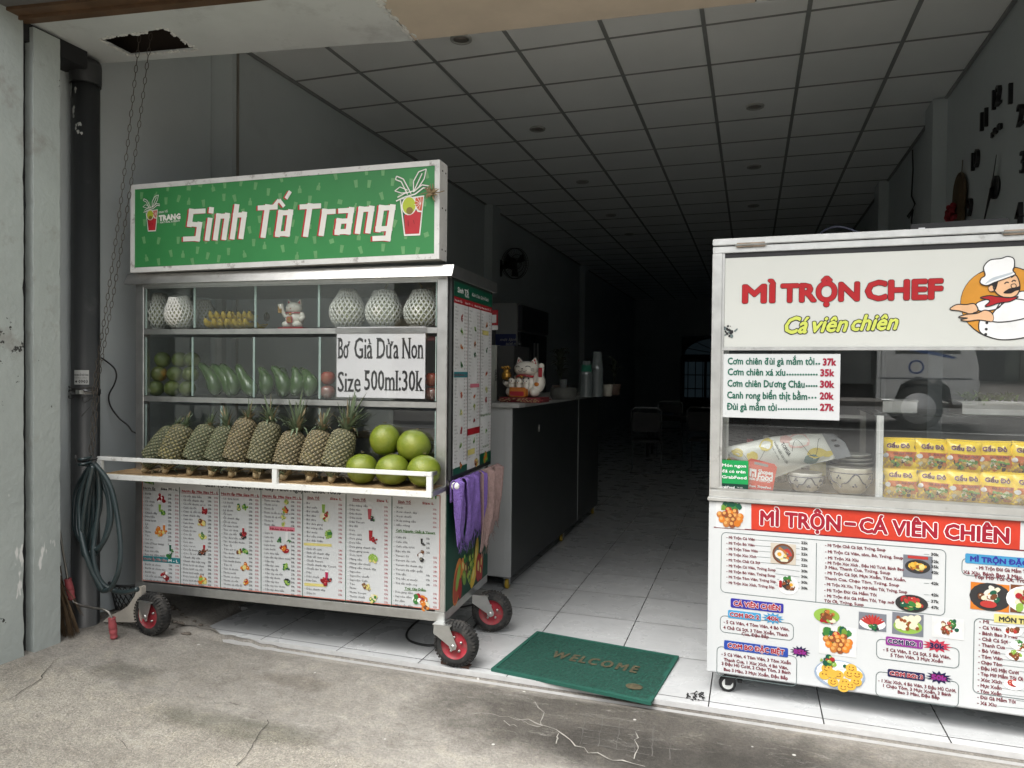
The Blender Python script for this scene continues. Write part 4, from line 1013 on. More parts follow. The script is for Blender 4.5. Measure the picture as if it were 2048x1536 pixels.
def caster(u, d, z, rz, fork_dir, ztop=.206):
    'pneumatic caster: swivel plate, raked steel fork, tyre and rim'
    c_ = bpy.data.objects.new('caster', None); COL.objects.link(c_); c_.parent = jc
    wheel(c_, u, d, z, rz)
    M = Matrix.Translation((u, d, z)) @ Matrix.Rotation(rz, 4, 'Z')
    m = MB(); m.M = M; h = ztop-z
    for sg_ in (-1, 1):
        y = sg_*.044
        pts = [(-.016, y, -.012), (.0, y, -.020), (.016, y, -.012), (.02, y, .004), (fork_dir*.05+.034, y, h-.012), (fork_dir*.05+.034, y, h), (fork_dir*.05-.05, y, h), (fork_dir*.05-.052, y, h*.55), (-.02, y, .0)]
        m.prism(pts, (0, sg_*.003, 0), steel_dull)
        m.lathe([(0, sg_*.052), (.008, sg_*.052), (.010, sg_*.046)], steel, 10, axis=(0, 1, 0))
    m.box((fork_dir*.05-.055, -.05, h-.001), (fork_dir*.05+.04, .05, h+.003), steel_dull)
    m.build('fork', c_)
def uv_of(P): 
    q = Vector((P[0], P[1], 0))-J.o; return q.dot(J.a), q.dot(J.b)
for w_, zz, rz, fd in (((-1.338, 3.225), .112, -J.yaw, -1), ((-1.338, 3.73), .112, -J.yaw+.16, -1), ((-2.985, 3.01), .134, -J.yaw-.1, .1), ((-3.06, 3.70), .112, -J.yaw, -1)):
    u, d = uv_of(w_)
    caster(u, d, zz, rz, fd)
# ================================================================ fruit and goods on the juice cart
def JP(q, d):
    u, z = J.front(q, d); return J.w(u, d, z)
TRAY_Z = .8745
pine_eye = mat('pineapple_eye', (.115, .108, .056), .6, 0, 30, .4, .4, 60); pine_eye_y = mat('pineapple_eye_yellow', (.24, .20, .06), .6, 0, 30, .3, .4, 60)
pine_dark = mat('pineapple_groove', (.050, .055, .030), .75, 0, 30, .3); pine_tip = mat('pineapple_tip', (.25, .215, .135), .7)
pine_leaf = mat('pineapple_leaf', (.10, .135, .075), .55, 0, 12, .3); pine_leaf_d = mat('pineapple_dry_leaf', (.19, .15, .08), .7, 0, 12, .3); pine_cut = mat('pineapple_cut_stem', (.42, .33, .19), .8, 0, 30, .3)
def bez(p0, p1, p2, n=6):
    return [p0*(1-t)**2+p1*2*t*(1-t)+p2*t*t for t in [i/n for i in range(n+1)]]
def leaf_strip(m, base, direction, up, L, w, droop, mt, n=6):
    d = direction.normalized()
    p0 = base; p1 = base+(d*.55+up*.45).normalized()*L*.6; p2 = base+d*L*(.75)+up*L*(.62-droop)
    pts = bez(p0, p1, p2, n); side = d.cross(up)
    side = side.normalized() if side.length > 1e-4 else Vector((1, 0, 0))
    vs, fs = [], []
    for i, p in enumerate(pts):
        t = i/n; ww = w*(1-t)**.7*.5+.0006; tan = (pts[min(i+1, n)]-pts[max(i-1, 0)]).normalized(); nn = side.cross(tan)
        vs += [p-side*ww+nn*ww*.35, p, p+side*ww+nn*ww*.35]
    for i in range(n): fs += [(3*i, 3*i+1, 3*i+4, 3*i+3), (3*i+1, 3*i+2, 3*i+5, 3*i+4)]
    m.add(vs, fs, mt, True)
pine_kinds = [pine_eye, mat('pineapple_eye_green', (.092, .102, .050), .6, 0, 30, .4, .4, 60), mat('pineapple_eye_brown', (.140, .108, .056), .6, 0, 30, .4, .4, 60)]
def pineapple(qb, qt, rpx, crown, label, tint=0, crown_tilt=(0, 0), dry=0, kind=0):
    'qb/qt: butt and shoulder in the photograph; the butt stands on the tray, the shoulder leans on the glass'
    d0 = -.105
    B = J.w(J.front(qb, d0)[0], d0, TRAY_Z+.022)
    Tp = JP(qt, -.052)
    ax = Tp-B; L = ax.length; r = rpx*1.08/F_PX*3.85
    t = thing('pineapple', label, 'pineapple', B, group='pineapples lined up on the tray')
    rot = Vector((0, 0, 1)).rotation_difference(ax.normalized()).to_matrix()
    NU, NV = 135, 104
    ns = 15
    vs, fs, mi = [], [], []
    def shape(h):       # h 0..1 along the body
        return r*min(1, (math.sin(pi*min(1, .06+h*.96)*.5)**.5 if h < .25 else 1))*(1 if h < .55 else 1-.30*((h-.55)/.45)**2)*(1 if h < .88 else math.sqrt(max(0, 1-((h-.88)/.125)**2)))*(.78+.22*min(1, h/.22))
    rows = 2*L/(2*pi*r/ns*.92)
    def bump(uu, h):
        a = uu*ns+h*rows*.5; b_ = uu*ns-h*rows*.5
        fa, fb = abs((a % 1)-.5)*2, abs((b_ % 1)-.5)*2
        return (1-max(fa, fb))          # 0 at grooves .. 1 at eye centre
    mb = MB(); ph = random.random()
    for i in range(NV+1):
        h = i/NV
        for k_ in range(NU):
            uu = k_/NU+ph; bp = bump(uu, h)
            rr = shape(h)*(1+.10*min(1, bp*2.0)-.03+.06*max(0, bp-.65)/.35)
            an = 2*pi*k_/NU
            vs.append(rot @ Vector((rr*math.cos(an), rr*math.sin(an), h*L)))
    k0 = len(mb.v)
    sets = {0: [], 1: [], 2: [], 3: []}
    for i in range(NV):
        for k_ in range(NU):
            bp = bump((k_+.5)/NU+ph, (i+.5)/NV); h = i/NV
            c_ = 0 if bp < .20 else (3 if bp > .72 else (2 if (tint and random.random() < tint*(1.1-h)) else 1))
            sets[c_].append((i*NU+k_, i*NU+(k_+1) % NU, (i+1)*NU+(k_+1) % NU, (i+1)*NU+k_))
    mb.add(vs, [], pine_dark)
    for c_, mt in ((0, pine_dark), (1, pine_kinds[kind]), (2, pine_eye_y), (3, pine_tip)):
        if mt not in mb.mats: mb.mats.append(mt)
        for f in sets[c_]: mb.f.append(list(f)); mb.mi.append(mb.mats.index(mt)); mb.sm.append(True)
    mb.build('fruit_body', t)
    m = MB()
    m.lathe([(0, -.022), (.012, -.021), (.015, -.012), (.024, .012)], pine_cut, 12, axis=ax)
    for k_ in range(9):
        an = 2*pi*k_/9+ph; dd = rot @ Vector((math.cos(an), math.sin(an), .1)); leaf_strip(m, rot @ Vector((.02*math.cos(an), .02*math.sin(an), .004)), dd, ax.normalized(), random.uniform(.05, .10), .02, random.uniform(.1, .9), random.choice([pine_leaf_d, pine_leaf_d, pine_leaf]))
    m.build('stem', t)
    if crown:
        m = MB(); cl_, nl = crown[0]*1.0, int(crown[1]*1.7)
        ct = (ax.normalized()+RIGHT*crown_tilt[0]+Vector((0, 0, 1))*crown_tilt[1]).normalized()
        base = ax*.97
        for k_ in range(nl):
            f = k_/nl; an = k_*2.4; spread = 2.0*(1-f)+.3
            e1 = ct.orthogonal().normalized(); e2 = ct.cross(e1)
            dd = ct*(.45+.8*f)+(e1*math.cos(an)+e2*math.sin(an))*spread
            leaf_strip(m, base+(e1*math.cos(an)+e2*math.sin(an))*.018*(1-f)+ct*.02*f, dd, ct, cl_*random.uniform(.55, 1.25)*(.72+.4*f), cl_*.11+.004, .1+1.5*(1-f)*random.random(), pine_leaf_d if random.random() < dry else pine_leaf)
        m.build('crown', t)
    return t
PN = [((291, 938), (350, 856), 21, (.05, 18), 'small dark pineapple leaning over at the hose end of the tray', 0, (0, .2)),
      ((331, 942), (371, 850), 23, (.055, 20), 'yellow-green pineapple with a short curled tuft, second from the hose end', .4, (0, .3)),
      ((380, 946), (420, 850), 22, (.05, 20), 'dull green pineapple between the yellow-green one and a narrow grey one', 0, (0, .2)),
      ((424, 948), (456, 852), 21, (.075, 20), 'narrow grey-green pineapple with a small upright tuft, fourth from the hose end', 0, (-.6, .3)),
      ((463, 950), (497, 836), 22, (.065, 22), 'tall slim brownish pineapple with a short ragged crown, fifth from the hose end', .12, (0, .5)),
      ((513, 952), (543, 842), 23, (.10, 26), 'tall pineapple with a grey-green crown bending towards the hose', .06, (-.5, .4)),
      ((567, 954), (592, 862), 23, (.135, 30), 'pineapple with a wide drooping fountain crown, near the tray middle post', .05, (0, .7)),
      ((619, 956), (644, 860), 23, (.085, 26), 'yellowish pineapple with a brownish half-dried crown, second from the pomelos', .2, (0, .4)),
      ((663, 958), (692, 858), 23, (.14, 34), 'pineapple with the largest green crown, standing next to the pomelos', .15, (.25, .6))]
for a in PN: pineapple(a[0], a[1], a[2], a[3], a[4], a[5], a[6], .5 if 'dried' in a[4] or 'brownish' in a[4] else .15, [1, 0, 1, 1, 2, 0, 2, 2, 0][PN.index(a)])

# ---- pomelos
pom = mat('pomelo_skin', (.125, .165, .013), .38, 0, 5, .2, .3, 160, sub=0, dirt=((.25, .25, .025), 4, .52, .2, .85)); stem_m = mat('fruit_stem', (.12, .10, .04), .8)
add_chips(pom, 16, 1.24, (.11, .095, .022))
def pomelo(q, d, rpx, z, label, tall=1.0, tilt=0):
    u, zz = J.front(q, d); r = rpx/F_PX*3.78
    z = zz if z is None else z+r*.98*tall
    m = MB(); rot = Matrix.Rotation(tilt, 3, 'Y')
    m.ell((0, 0, 0), (r, r, r*tall), pom, 36, 24, rot=rot, fn=lambda v: (1-.20*max(0, v.z)**1.4*(1 if tall > 1.05 else .6))*(1-.05*max(0, -v.z-.75)*4)*(1-.03*max(0, v.z-.95)*20)*(1+.018*math.sin(v.x*4+q[0])*math.sin(v.y*5+v.z*3)))
    m.lathe([(.0, r*tall*.905), (.010, r*tall*.905), (.008, r*tall*.88)], stem_m, 10, axis=rot @ Vector((0, 0, 1)))
    return tag(m.build('pomelo', None, J.w(u, d, z)), label, 'pomelo', 'pomelos stacked on the tray')
pomelo((724, 934), -.085, 29.5, TRAY_Z, 'lower-row pomelo beside the pineapples', 1.08, .05)
pomelo((785, 938), -.085, 32, TRAY_Z, 'lower-row pomelo with a dark scar, between the other two', .98, -.08)
pomelo((848, 937), -.095, 31, TRAY_Z, 'lower-row pomelo at the towel end of the tray', 1.08, .04)
pomelo((770, 877), -.015, 29, None, 'pear-shaped pomelo on top of the pile, nearer the pineapples', 1.16, .0)
pomelo((828, 889), -.01, 32, None, 'roundish pomelo on top of the pile, nearer the towels', 1.06, .25)

# ---- top shelf: coconuts in foam nets, bananas, small lucky cat
net_m = mat('foam_net', (.66, .66, .62), .8, 0, 20, .06); coco = mat('young_coconut', (.42, .44, .26), .6, 0, 8, .2)
S1, S2 = 1.643, 1.277
def netted(q, d, rpx, hpx, label, neck=.4, tilt=0, group='coconuts in white foam nets', stem=0, opening=False):
    u, _ = J.front((q[0], q[1]), d); r = rpx/F_PX*4.03; H = hpx*1.1/F_PX*4.03
    t = thing('netted_coconut', label, 'coconut', J.w(u, d, S1), rz=J.yaw, group=group)
    def prof(h): # 0..1
        if h < .45: a = (1-((.45-h)/.52)**2.2)**.6
        else: k_ = (h-.45)/.55; e_ = k_*k_*(3-2*k_); a = 1-(1-neck)*(e_*.75+.25*k_**3)
        return a*r
    tl = Matrix.Rotation(tilt, 3, Vector((1, 0, 0)))
    off = Vector((0, 0, r*abs(math.sin(tilt))*.35))
    m = MB(); m.M = Matrix.Translation(off) @ tl.to_4x4()
    m.lathe([(max(.001, prof(i/18)*.955), i/18*H*.97+.004) for i in range(19)]+[(0, H*.97)], coco, 24)
    m.build('coconut', t)
    m = MB(); m.M = Matrix.Translation(off) @ tl.to_4x4()
    N = 22; tw = .95
    for s_ in (-1, 1):
        for k_ in range(N):
            pts = []
            for i in range(15):
                h = i/14; an = 2*pi*k_/N+s_*tw*h*pi*.5; rr = prof(h)*1.0+.003
                pts.append((rr*math.cos(an), rr*math.sin(an), h*H*1.0+.003))
            m.tube(pts, .0052, net_m, 4)
    m.tube([(prof(1)*math.cos(a), prof(1)*math.sin(a), H+.003) for a in [2*pi*i/16 for i in range(16)]], .005, net_m, 5, closed=True)
    m.build('foam_net', t)
    if stem:
        m = MB(); m.tube(bez(Vector((0, 0, H*.95)), Vector((0, 0, H+.05)), Vector((stem, .03, H+.075)), 8), [.006-.0004*i for i in range(9)], mat('vine_stem', (.20, .19, .10), .7), 6); m.build('stem', t)
    return t
netted((319, 620), .12, 29, 66, 'netted coconut with a tall pinched top beside the glass end wall', .38, 0)
netted((368, 620), .10, 29, 58, 'netted coconut tipped forward so its cut top shows', .5, .28)
netted((405, 620), .24, 28, 56, 'netted coconut half hidden behind the tipped one, by the bananas', .55, .1)
netted((696, 617), .11, 32, 66, 'netted coconut with a pinched neck beside the small cat figure', .40, 0)
netted((769, 617), .11, 33, 62, 'netted coconut with a curled vine stem, middle of its three', .55, 0, stem=.06)
netted((846, 617), .11, 33, 62, 'netted coconut with a vine stem by the steel corner post', .5, 0, stem=-.09)
ban = mat('banana_skin', (.50, .36, .03), .5, 0, 12, .15, dirt=((.07, .045, .015), 22, .58, .06, .8)); ban_tip = mat('banana_tip', (.06, .045, .02), .8)
def bananas(q, d, n, label, rows=2, sc=1.0):
    u, _ = J.front((q[0], q[1]), d)
    t = thing('banana_hand', label, 'bananas', J.w(u, d, S1), rz=J.yaw+random.uniform(-.2, .2), group='banana hands on the top shelf')
    for r_ in range(rows):
        for k_ in range(n):
            m = MB(); x = (k_-(n-1)/2)*.034*sc+r_*.012; z0 = .028+r_*.036*sc
            z0 = .012+r_*.040*sc; pts = bez(Vector((x*.8, .05, z0+.03)), Vector((x, -.035+.02*r_, z0-.012)), Vector((x*1.15+random.uniform(-.006, .006), -.05+.02*r_, z0+.05*sc)), 8)
            rr = [.006, .012, .0165, .018, .0185, .018, .0165, .012, .005]
            m.tube(pts, [a*sc for a in rr], ban, 7)
            m.ell(pts[-1], .006*sc, ban_tip, 6, 4); m.build('banana', t)
    m = MB(); m.ell((0, .06, .085), (.03*sc*n*.3, .02, .028), ban_tip, 10, 6); m.build('stalk', t)
bananas((441, 640), .10, 4, 'ripe banana hand of short fruit beside the netted coconuts', 2)
bananas((486, 640), .13, 4, 'spotted banana hand lying nearest the small cat figure', 2)
bananas((520, 645), .22, 2, 'last small banana hand half hidden deep on the shelf', 1, .8)

ceramic = mat('glazed_ceramic', (.70, .67, .60), .12, 0, 4, .04, coat=.5); cer_red = mat('glazed_red', (.36, .02, .03), .15, coat=.5); gold = mat('gilt_paint', (.55, .30, .06), .25, .7); cer_black = mat('glaze_black', (.02, .02, .02), .2); cer_orange = mat('glazed_orange', (.50, .16, .02), .18, coat=.4)
# small lucky cat
u, _ = J.front((589, 640), .10)
t = thing('small_cat_figure', 'small white beckoning cat figure with red bib on the cart top shelf', 'cat figure', J.w(u, .10, S1+.001), rz=J.yaw)
m = MB(); m.box((-.075, -.045, 0), (.075, .045, .008), cer_red, .003); m.build('base', t)
m = MB(); m.ell((0, 0, .055), (.052, .042, .05), ceramic); m.ell((-.03, -.02, .025), (.028, .03, .02), ceramic); m.ell((.03, -.02, .025), (.028, .03, .02), ceramic); m.build('body', t)
m = MB(); m.ell((0, -.004, .112), (.046, .036, .034), ceramic, 20, 14)
for s_ in (-1, 1): m.prism([(s_*.042, -.004, .125), (s_*.015, -.004, .142), (s_*.036, -.004, .160)], (0, .014, 0), ceramic); m.prism([(s_*.038, -.0055, .130), (s_*.022, -.0055, .142), (s_*.035, -.0055, .153)], (0, .001, 0), cer_red); m.tube([(s_*.008, -.036, .118), (s_*.018, -.035, .121), (s_*.026, -.031, .117)], .0014, cer_black, 5)
m.ell((0, -.040, .108), (.004, .003, .003), cer_red, 8, 5); m.build('head', t)
m = MB(); m.tube([(.046*math.cos(a), .038*math.sin(a)-.003, .086) for a in [2*pi*i/20 for i in range(20)]], .004, cer_red, 6, closed=True); m.ell((0, -.042, .078), .007, gold, 8, 6); m.box((-.018, -.052, .030), (.018, -.045, .066), cer_red, .004); m.box((-.011, -.0535, .036), (.011, -.0515, .060), gold, .001); m.build('bib', t)
m = MB(); m.tube([(-.045, -.005, .07), (-.062, -.02, .095), (-.066, -.028, .135)], [.014, .013, .015], ceramic, 8); m.box((-.078, -.036, .085), (-.056, -.030, .130), gold, .002); m.build('raised_arm', t)
m = MB(); m.tube([(.045, -.005, .08), (.062, -.02, .06), (.05, -.036, .045)], [.016, .015, .014], ceramic, 8); m.build('lowered_arm', t)

# ---- middle shelf: green oranges, long avocados, wrapped apples
ora = mat('green_orange_skin', (.075, .105, .022), .38, 0, 9, .25, .25, 190, dirt=((.16, .17, .03), 5, .55, .15, .8)); ora_y = mat('turning_orange_skin', (.085, .105, .02), .38, 0, 9, .25, .25, 190, dirt=((.42, .20, .03), 4.5, .52, .12, .9))
pos_n = ['by the steel post', 'in the middle column', 'next to the avocados']; row_n = ['bottom', 'second', 'top']
for ci, xs_ in enumerate(((312, 315, 319), (345, 347, 354), (375, 378, 378))):
    for ri, y in enumerate((778, 753, 730)):
        u, z = J.front((xs_[ri], y), .09); r = 16.2/F_PX*4.0
        m = MB(); m.ell((0, 0, 0), (r, r, r*.96), ora_y if (ci == 0 and ri == 1) else ora, 24, 16); m.lathe([(0, r*.975), (.004, r*.97), (.004, r*.93)], stem_m, 6)
        o = m.build('green_orange', None, J.w(u, .09+.012*ri, S2+r*.96+ri*r*1.78)); o.rotation_euler = (random.uniform(-1, 1), random.uniform(-1, 1), random.random())
        tag(o, f'{row_n[ri]} green orange of the stack {pos_n[ci]}'+(', patched with ripe yellow' if (ci == 0 and ri == 1) else ''), 'orange', 'green oranges stacked on the middle shelf')
avo = mat('avocado_skin', (.036, .090, .010), .22, 0, 10, .3, .35, 120, coat=.6, dirt=((.12, .17, .04), 30, .6, .05, .6))
AV = [((436, 783), (398, 728), 'first long avocado beside the green oranges'), ((466, 783), (423, 731), 'second long avocado from the green oranges'), ((498, 783), (445, 733), 'long avocado leaning hardest, third from the green oranges'), ((490, 782), (480, 732), 'fat avocado with a notched neck before the wider gap'),
      ((533, 783), (520, 736), 'dull avocado just after the wider gap'), ((572, 783), (545, 734), 'bright long avocado in the second avocado group'), ((590, 783), (588, 735), 'short upright avocado beside the paper sign'), ((622, 783), (606, 740), 'last avocado towards the red apples')]
for (qb, qt, lb) in AV:
    d = .10 if 'fat' not in lb else .10
    ub, _ = J.front(qb, d); ut, zt = J.front(qt, d+.03)
    if 'fat' in lb: ub, _ = J.front((510, 783), d); ut, zt = J.front((474, 731), d+.03)
    if 'leaning' in lb: ub, _ = J.front((478, 783), d+.03); ut, zt = J.front((447, 730), d+.05)
    B = J.w(ub, d, S2+.006); T_ = J.w(ut, d+.03, zt); ax = T_-B; L = ax.length
    m = MB(); rb = .043
    prof = [(0, 0), (rb*.5, .008), (rb*.82, .024), (rb, .05), (rb*.98, .075), (rb*.85, .10), (rb*.68, L*.68), (rb*.56, L*.82), (rb*.48, L*.92), (rb*.30, L*.985), (0, L)]
    e = ax.normalized(); sidev = e.cross(Vector((0, 1, 0))).normalized()
    vs0 = len(m.v); m.lathe(prof, avo, 20, axis=e)
    for i in range(vs0, len(m.v)):
        h = Vector(m.v[i]).dot(e)/L; off = .022*math.sin(pi*h); m.v[i] = tuple(Vector(m.v[i])-sidev*off*(1 if 'fat' not in lb else -.2))
    m.lathe([(0, L+.006), (.004, L+.005), (.005, L-.004)], stem_m, 8, axis=e)
    tag(m.build('avocado', None, B+Vector((0, 0, .004))), lb, 'avocado', 'long avocados on the middle shelf')
app = mat('red_apple_skin', (.30, .055, .035), .25, 0, 9, .3, dirt=((.36, .20, .08), 4, .55, .15, .7)); wrap = glass('cling_wrap', (.96, .95, .95), .12, .10)
for q, k_, lb in (((656, 777), 0, 'lower red apple in cling film, peeping out beside the paper sign'), ((656, 752), 1, 'upper red apple above the cling-filmed one, beside the paper sign'), ((864, 773), 0, 'lower red apple between the paper sign and the corner post'), ((864, 748), 1, 'upper red apple between the paper sign and the corner post')):
    u, z = J.front(q, .09); r = 14.5/F_PX*4; t = thing('red_apple', lb, 'apple', J.w(u, .09, S2+.002+r*.95+k_*r*1.82), group='red apples on the middle shelf')
    m = MB(); m.ell((0, 0, 0), (r, r, r*.93), app, 24, 16, fn=lambda v: 1-.13*max(0, v.z-.8)/.2); m.build('fruit_body', t)
    m = MB(); m.tube([(0, 0, r*.76), (.002, 0, r*1.0)], .0016, stem_m, 5); m.build('stem', t)
    if k_ == 0:
        m = MB(); m.ell((0, 0, 0), (r*1.03, r*1.03, r*.96), wrap, 16, 12, fn=lambda v: 1+.015*random.random()); m.build('cling_film', t)
# avocado-side spare fruit deep on the shelf
for i, (q, lb) in enumerate((((604, 745), 'dark avocado in the back row behind the second avocado group'), ((566, 738), 'dark avocado in the back row above the bright long one'))):
    u, z = J.front(q, .22); m = MB(); m.lathe([(0, 0), (.03, .01), (.042, .05), (.038, .09), (.026, .14), (.016, .165), (0, .17)], avo, 16); tag(m.build('avocado', None, J.w(u, .22, S2)), lb, 'avocado', 'long avocados on the middle shelf')
# dark pans standing on the deck behind the glass
pan_m = mat('dark_enamel', (.02, .02, .021), .3)
for q, r, lb in (((598, 868), .13, 'black wide pan on the cart deck behind the tall pineapples'), ((795, 880), .10, 'black lidded pot behind the upper pomelos'), ((850, 885), .085, 'smaller black lidded pot by the corner post behind the pomelos')):
    u, z = J.front(q, .30); t = thing('cooking_pot', lb, 'pot', J.w(u, .30, .861), group=None)
    m = MB(); m.lathe([(0, 0), (r*.85, 0), (r, .02), (r, .13), (r+.008, .133), (r+.008, .139)], pan_m, 32); m.build('pot_body', t)
    m = MB(); m.lathe([(r+.004, .140), (r*.8, .165), (r*.3, .185), (0, .188)], pan_m, 32); m.ell((0, 0, .20), .017, pan_m, 10, 8); m.build('lid', t)
u, z = J.front((862, 905), .35); t = thing('wooden_box', 'low wooden box on the cart deck behind the pomelos', 'box', J.w(u-.12, .42, .861), rz=J.yaw)
m = MB(); m.box((0, 0, 0), (.24, .15, .07), wood, .004); m.build('box_body', t); m = MB(); m.box((-.006, -.006, .0705), (.246, .156, .082), wood, .003); m.build('lid', t)

# ---- paper sign taped to the glass
paper = mat('white_paper', (.74, .75, .77), .6, 0, 3, .03, .06, 12)
t = thing('paper_sign', 'white printed paper sign in a clear sleeve taped to the juice cart glass', 'paper sign', J.w(0, 0, 0), J.yaw)
p = Panel(front_put(.0055), lambda q: J.front(q, .0055))
NXg, NZg = 14, 10
a0, b0 = J.front((673, 794), .0055); a1, b1 = J.front((851, 653), .0055)
p.box((a0, .0056, b0), (a1, .0066, b1), paper)
p.rect(a0, b0, a1, b1, paper, .15)
serif = lambda t_, x, y, w, cap: p.ptext(t_, x, y, w, cap, ink, 2, bold=.014, serif=1)
def serif_text(t_, x, y, w, cap):
    serif(t_, x, y, w, cap)
for t_, x, y, w, cap in (('Bơ', 676, 717, 24, 44), ('Già', 709, 717, 36, 44), ('Dừa', 753, 717, 44, 44), ('Non', 804, 717, 43, 44), ('Size', 676, 783, 45, 42), ('500ml:30k', 729, 780, 118, 42)): serif_text(t_, x, y, w, cap)
p.build('printed_sheet', t)
slv = MB(); slv.box((a0-.008, .003, b0-.012), (a1+.012, .0042, b1+.004), glass('clear_sleeve', (.995, .995, .995), .06, 0)); slv.build('clear_sleeve', t)

# ---- dry sprig tied to the sign
u, z = J.front((862, 385), -.06)
m = MB(); dry = mat('dry_sprig', (.23, .17, .09), .8, 0, 20, .3)
for k_ in range(26):
    b_ = Vector((random.uniform(-.012, .012), 0, random.uniform(-.01, .01))); d = Vector((random.uniform(-1, 1), random.uniform(-.5, .1), random.uniform(-1, 1)))
    leaf_strip(m, b_, d, Vector((0, -1, 0)), random.uniform(.025, .06), .010, .5, dry, 4)
m.tube([(-.06, 0, .0), (-.02, -.005, .006), (.03, 0, 0), (.06, .01, .01)], .0025, dry, 5)
tag(m.build('dry_sprig', None, J.w(u, -.045, z)), 'dried flower sprig tied to the corner of the green sign box', 'dried flowers')

# ---- towels
purple = mat('purple_towel', S(118, 92, 165, 1.15), .95, 0, 60, .22, .8, 130); taupe = mat('taupe_towel', S(158, 132, 128, 1.15), .95, 0, 60, .2, .8, 130)
def towel(name, label, d0, d1, zb0, zb1, back, mt, folds, seed, u0=.05, skew=0, flip=0):
    'cloth hung over the bar; front drop ends at zb0..zb1 along the bar'
    rnd = random.Random(seed); NS, NT = 46, 44
    ph = [rnd.uniform(0, 6) for _ in range(5)]
    vs, fs = [], []
    zt = .89
    for j in range(NT+1):
        v = j/NT
        for i in range(NS+1):
            s_ = i/NS; d = d0+(d1-d0)*s_
            zb = zb0+(zb1-zb0)*s_+.018*math.sin(s_*9+ph[0])+.012*math.sin(s_*23+ph[1])
            L1 = zt-zb; L2 = back; tot = L1+L2+.05; l = v*tot
            amp = .020*min(1, l/.15 if l < L1 else 1)
            fold = amp*(math.sin(s_*folds*2*pi+ph[2]+v*.8)+.45*math.sin(s_*folds*4.3*pi+ph[3]-v*1.5))
            if l < L1: P = (JW+u0+.02+fold*.9, d+skew*(L1-l)+.010*math.sin(v*7+s_*11), zb+l)
            elif l < L1+.05:
                a = (l-L1)/.05*pi; P = (JW+u0+.016*math.cos(a)+fold*.4*(1-a/pi), d, zt+.012*math.sin(a))
            else:
                k_ = l-L1-.05; P = (JW+u0-.018-abs(fold)*.25, d+skew*k_*.4, zt-k_)
            vs.append(P)
    for j in range(NT):
        for i in range(NS): fs.append((j*(NS+1)+i, j*(NS+1)+i+1, (j+1)*(NS+1)+i+1, (j+1)*(NS+1)+i))
    t = thing(name, label, 'towel', J.o, J.yaw, group='towels on the cart bar')
    m = MB(); m.add(vs, fs, mt, True)
    o = m.build('cloth', t); sm = o.modifiers.new('thickness', 'SOLIDIFY'); sm.thickness = .004
    m = MB()
    for k_ in range(26):
        s_ = rnd.random(); i = int(s_*NS); P = Vector(vs[i]); m.tube([P, P+Vector((rnd.uniform(-.004, .01), rnd.uniform(-.012, .012), -rnd.uniform(.008, .03))), P+Vector((rnd.uniform(-.01, .015), rnd.uniform(-.02, .02), -rnd.uniform(.02, .05)))], .0009, mt, 4)
    m.build('frayed_threads', t)
    return t
towel('towel', 'taupe frayed towel over the far end of the cart side bar', .34, .70, .46, .60, .16, taupe, 2.0, 3, u0=.062, skew=-.06)
towel('towel', 'narrow purple frayed towel hanging over the cart side bar by the white knob', .0, .10, .60, .605, .10, purple, 1.0, 5, u0=.045)
towel('towel', 'wide purple frayed towel on the cart side bar next to the taupe one', .095, .39, .575, .60, .14, purple, 2.2, 9, u0=.052, skew=.0)
# ================================================================ noodle cart
N = Frame(1.017, 3.3, -.0211, 1.1866)
NW, ND = 1.50, .70
nc = thing('noodle_cart', 'white noodle and fishball cart with a chef header board, red-lettered menu and small black casters', 'food cart', N.o, N.yaw)
white_body = mat('white_body_panel', (.56, .58, .59), .35, 0, 4, .04, dirt=((.35, .33, .30), 9, .63, .1, .6))
m = MB()
for u, d in ((0, 0), (NW-.04, 0), (0, ND-.04), (NW-.04, ND-.04)): m.box((u, d, .90), (u+.042, d+.04, 1.963), alu, .002)
m.box((0.001, .001, 1.9635), (NW, .04, 1.992), alu, .002); m.box((.0, -.006, 1.9965), (NW, .045, 2.026), alu, .003)
m.box((0.001, .046, 1.9965), (.04, ND, 2.026), alu); m.box((NW-.04, .046, 1.9965), (NW, ND, 2.026), alu); m.box((.041, ND-.04, 1.9965), (NW-.041, ND, 2.026), alu)
m.box((.0425, .004, 1.535), (NW-.042, .0095, 1.548), alu); m.box((.0425, .006, .9), (.052, .03, 1.963), alu)
m.build('frame', nc)
m = MB(); m.box((.041, .046, 2.003), (NW-.041, ND-.041, 2.018), alu)
rust = mat('rusty_hinge', (.30, .24, .19), .7, .3, 30, .4)
m.build('roof', nc)
for u in (.10, 1.10):
    m = MB(); m.box((u, -.0075, 1.984), (u+.12, -.001, 2.006), rust, .002); m.tube([(u-.005, -.008, 1.9945), (u+.125, -.008, 1.9945)], .004, alu, 8); m.build('hinge', nc)
m = MB(); m.box((-.006, -.014, .868), (NW+.006, .045, .884), alu, .003); m.box((0, -.004, .8845), (NW, .04, .915), alu, .002); m.box((.0, .0, .9155), (NW, .022, .925), steel_dull); m.build('ledge', nc)
m = MB(); m.box((0, .046, .868), (NW, ND, .91), mat('worn_board_top', (.30, .22, .13), .6, 0, 12, .3)); m.build('worktop', nc)
m = MB(); m.box((.0, .0, .098), (NW, .018, .866), white_body, .004); m.box((0.001, .0185, .098), (.018, ND, .866), white_body); m.box((NW-.018, .0185, .098), (NW, ND, .866), white_body); m.box((.0185, ND-.018, .098), (NW-.0185, ND, .866), white_body); m.box((.0185, .0185, .098), (NW-.0185, ND-.0185, .112), white_body); m.build('cabinet', nc)
m = MB(); m.M = Matrix.Translation((0, 0, 0)); gt = .014
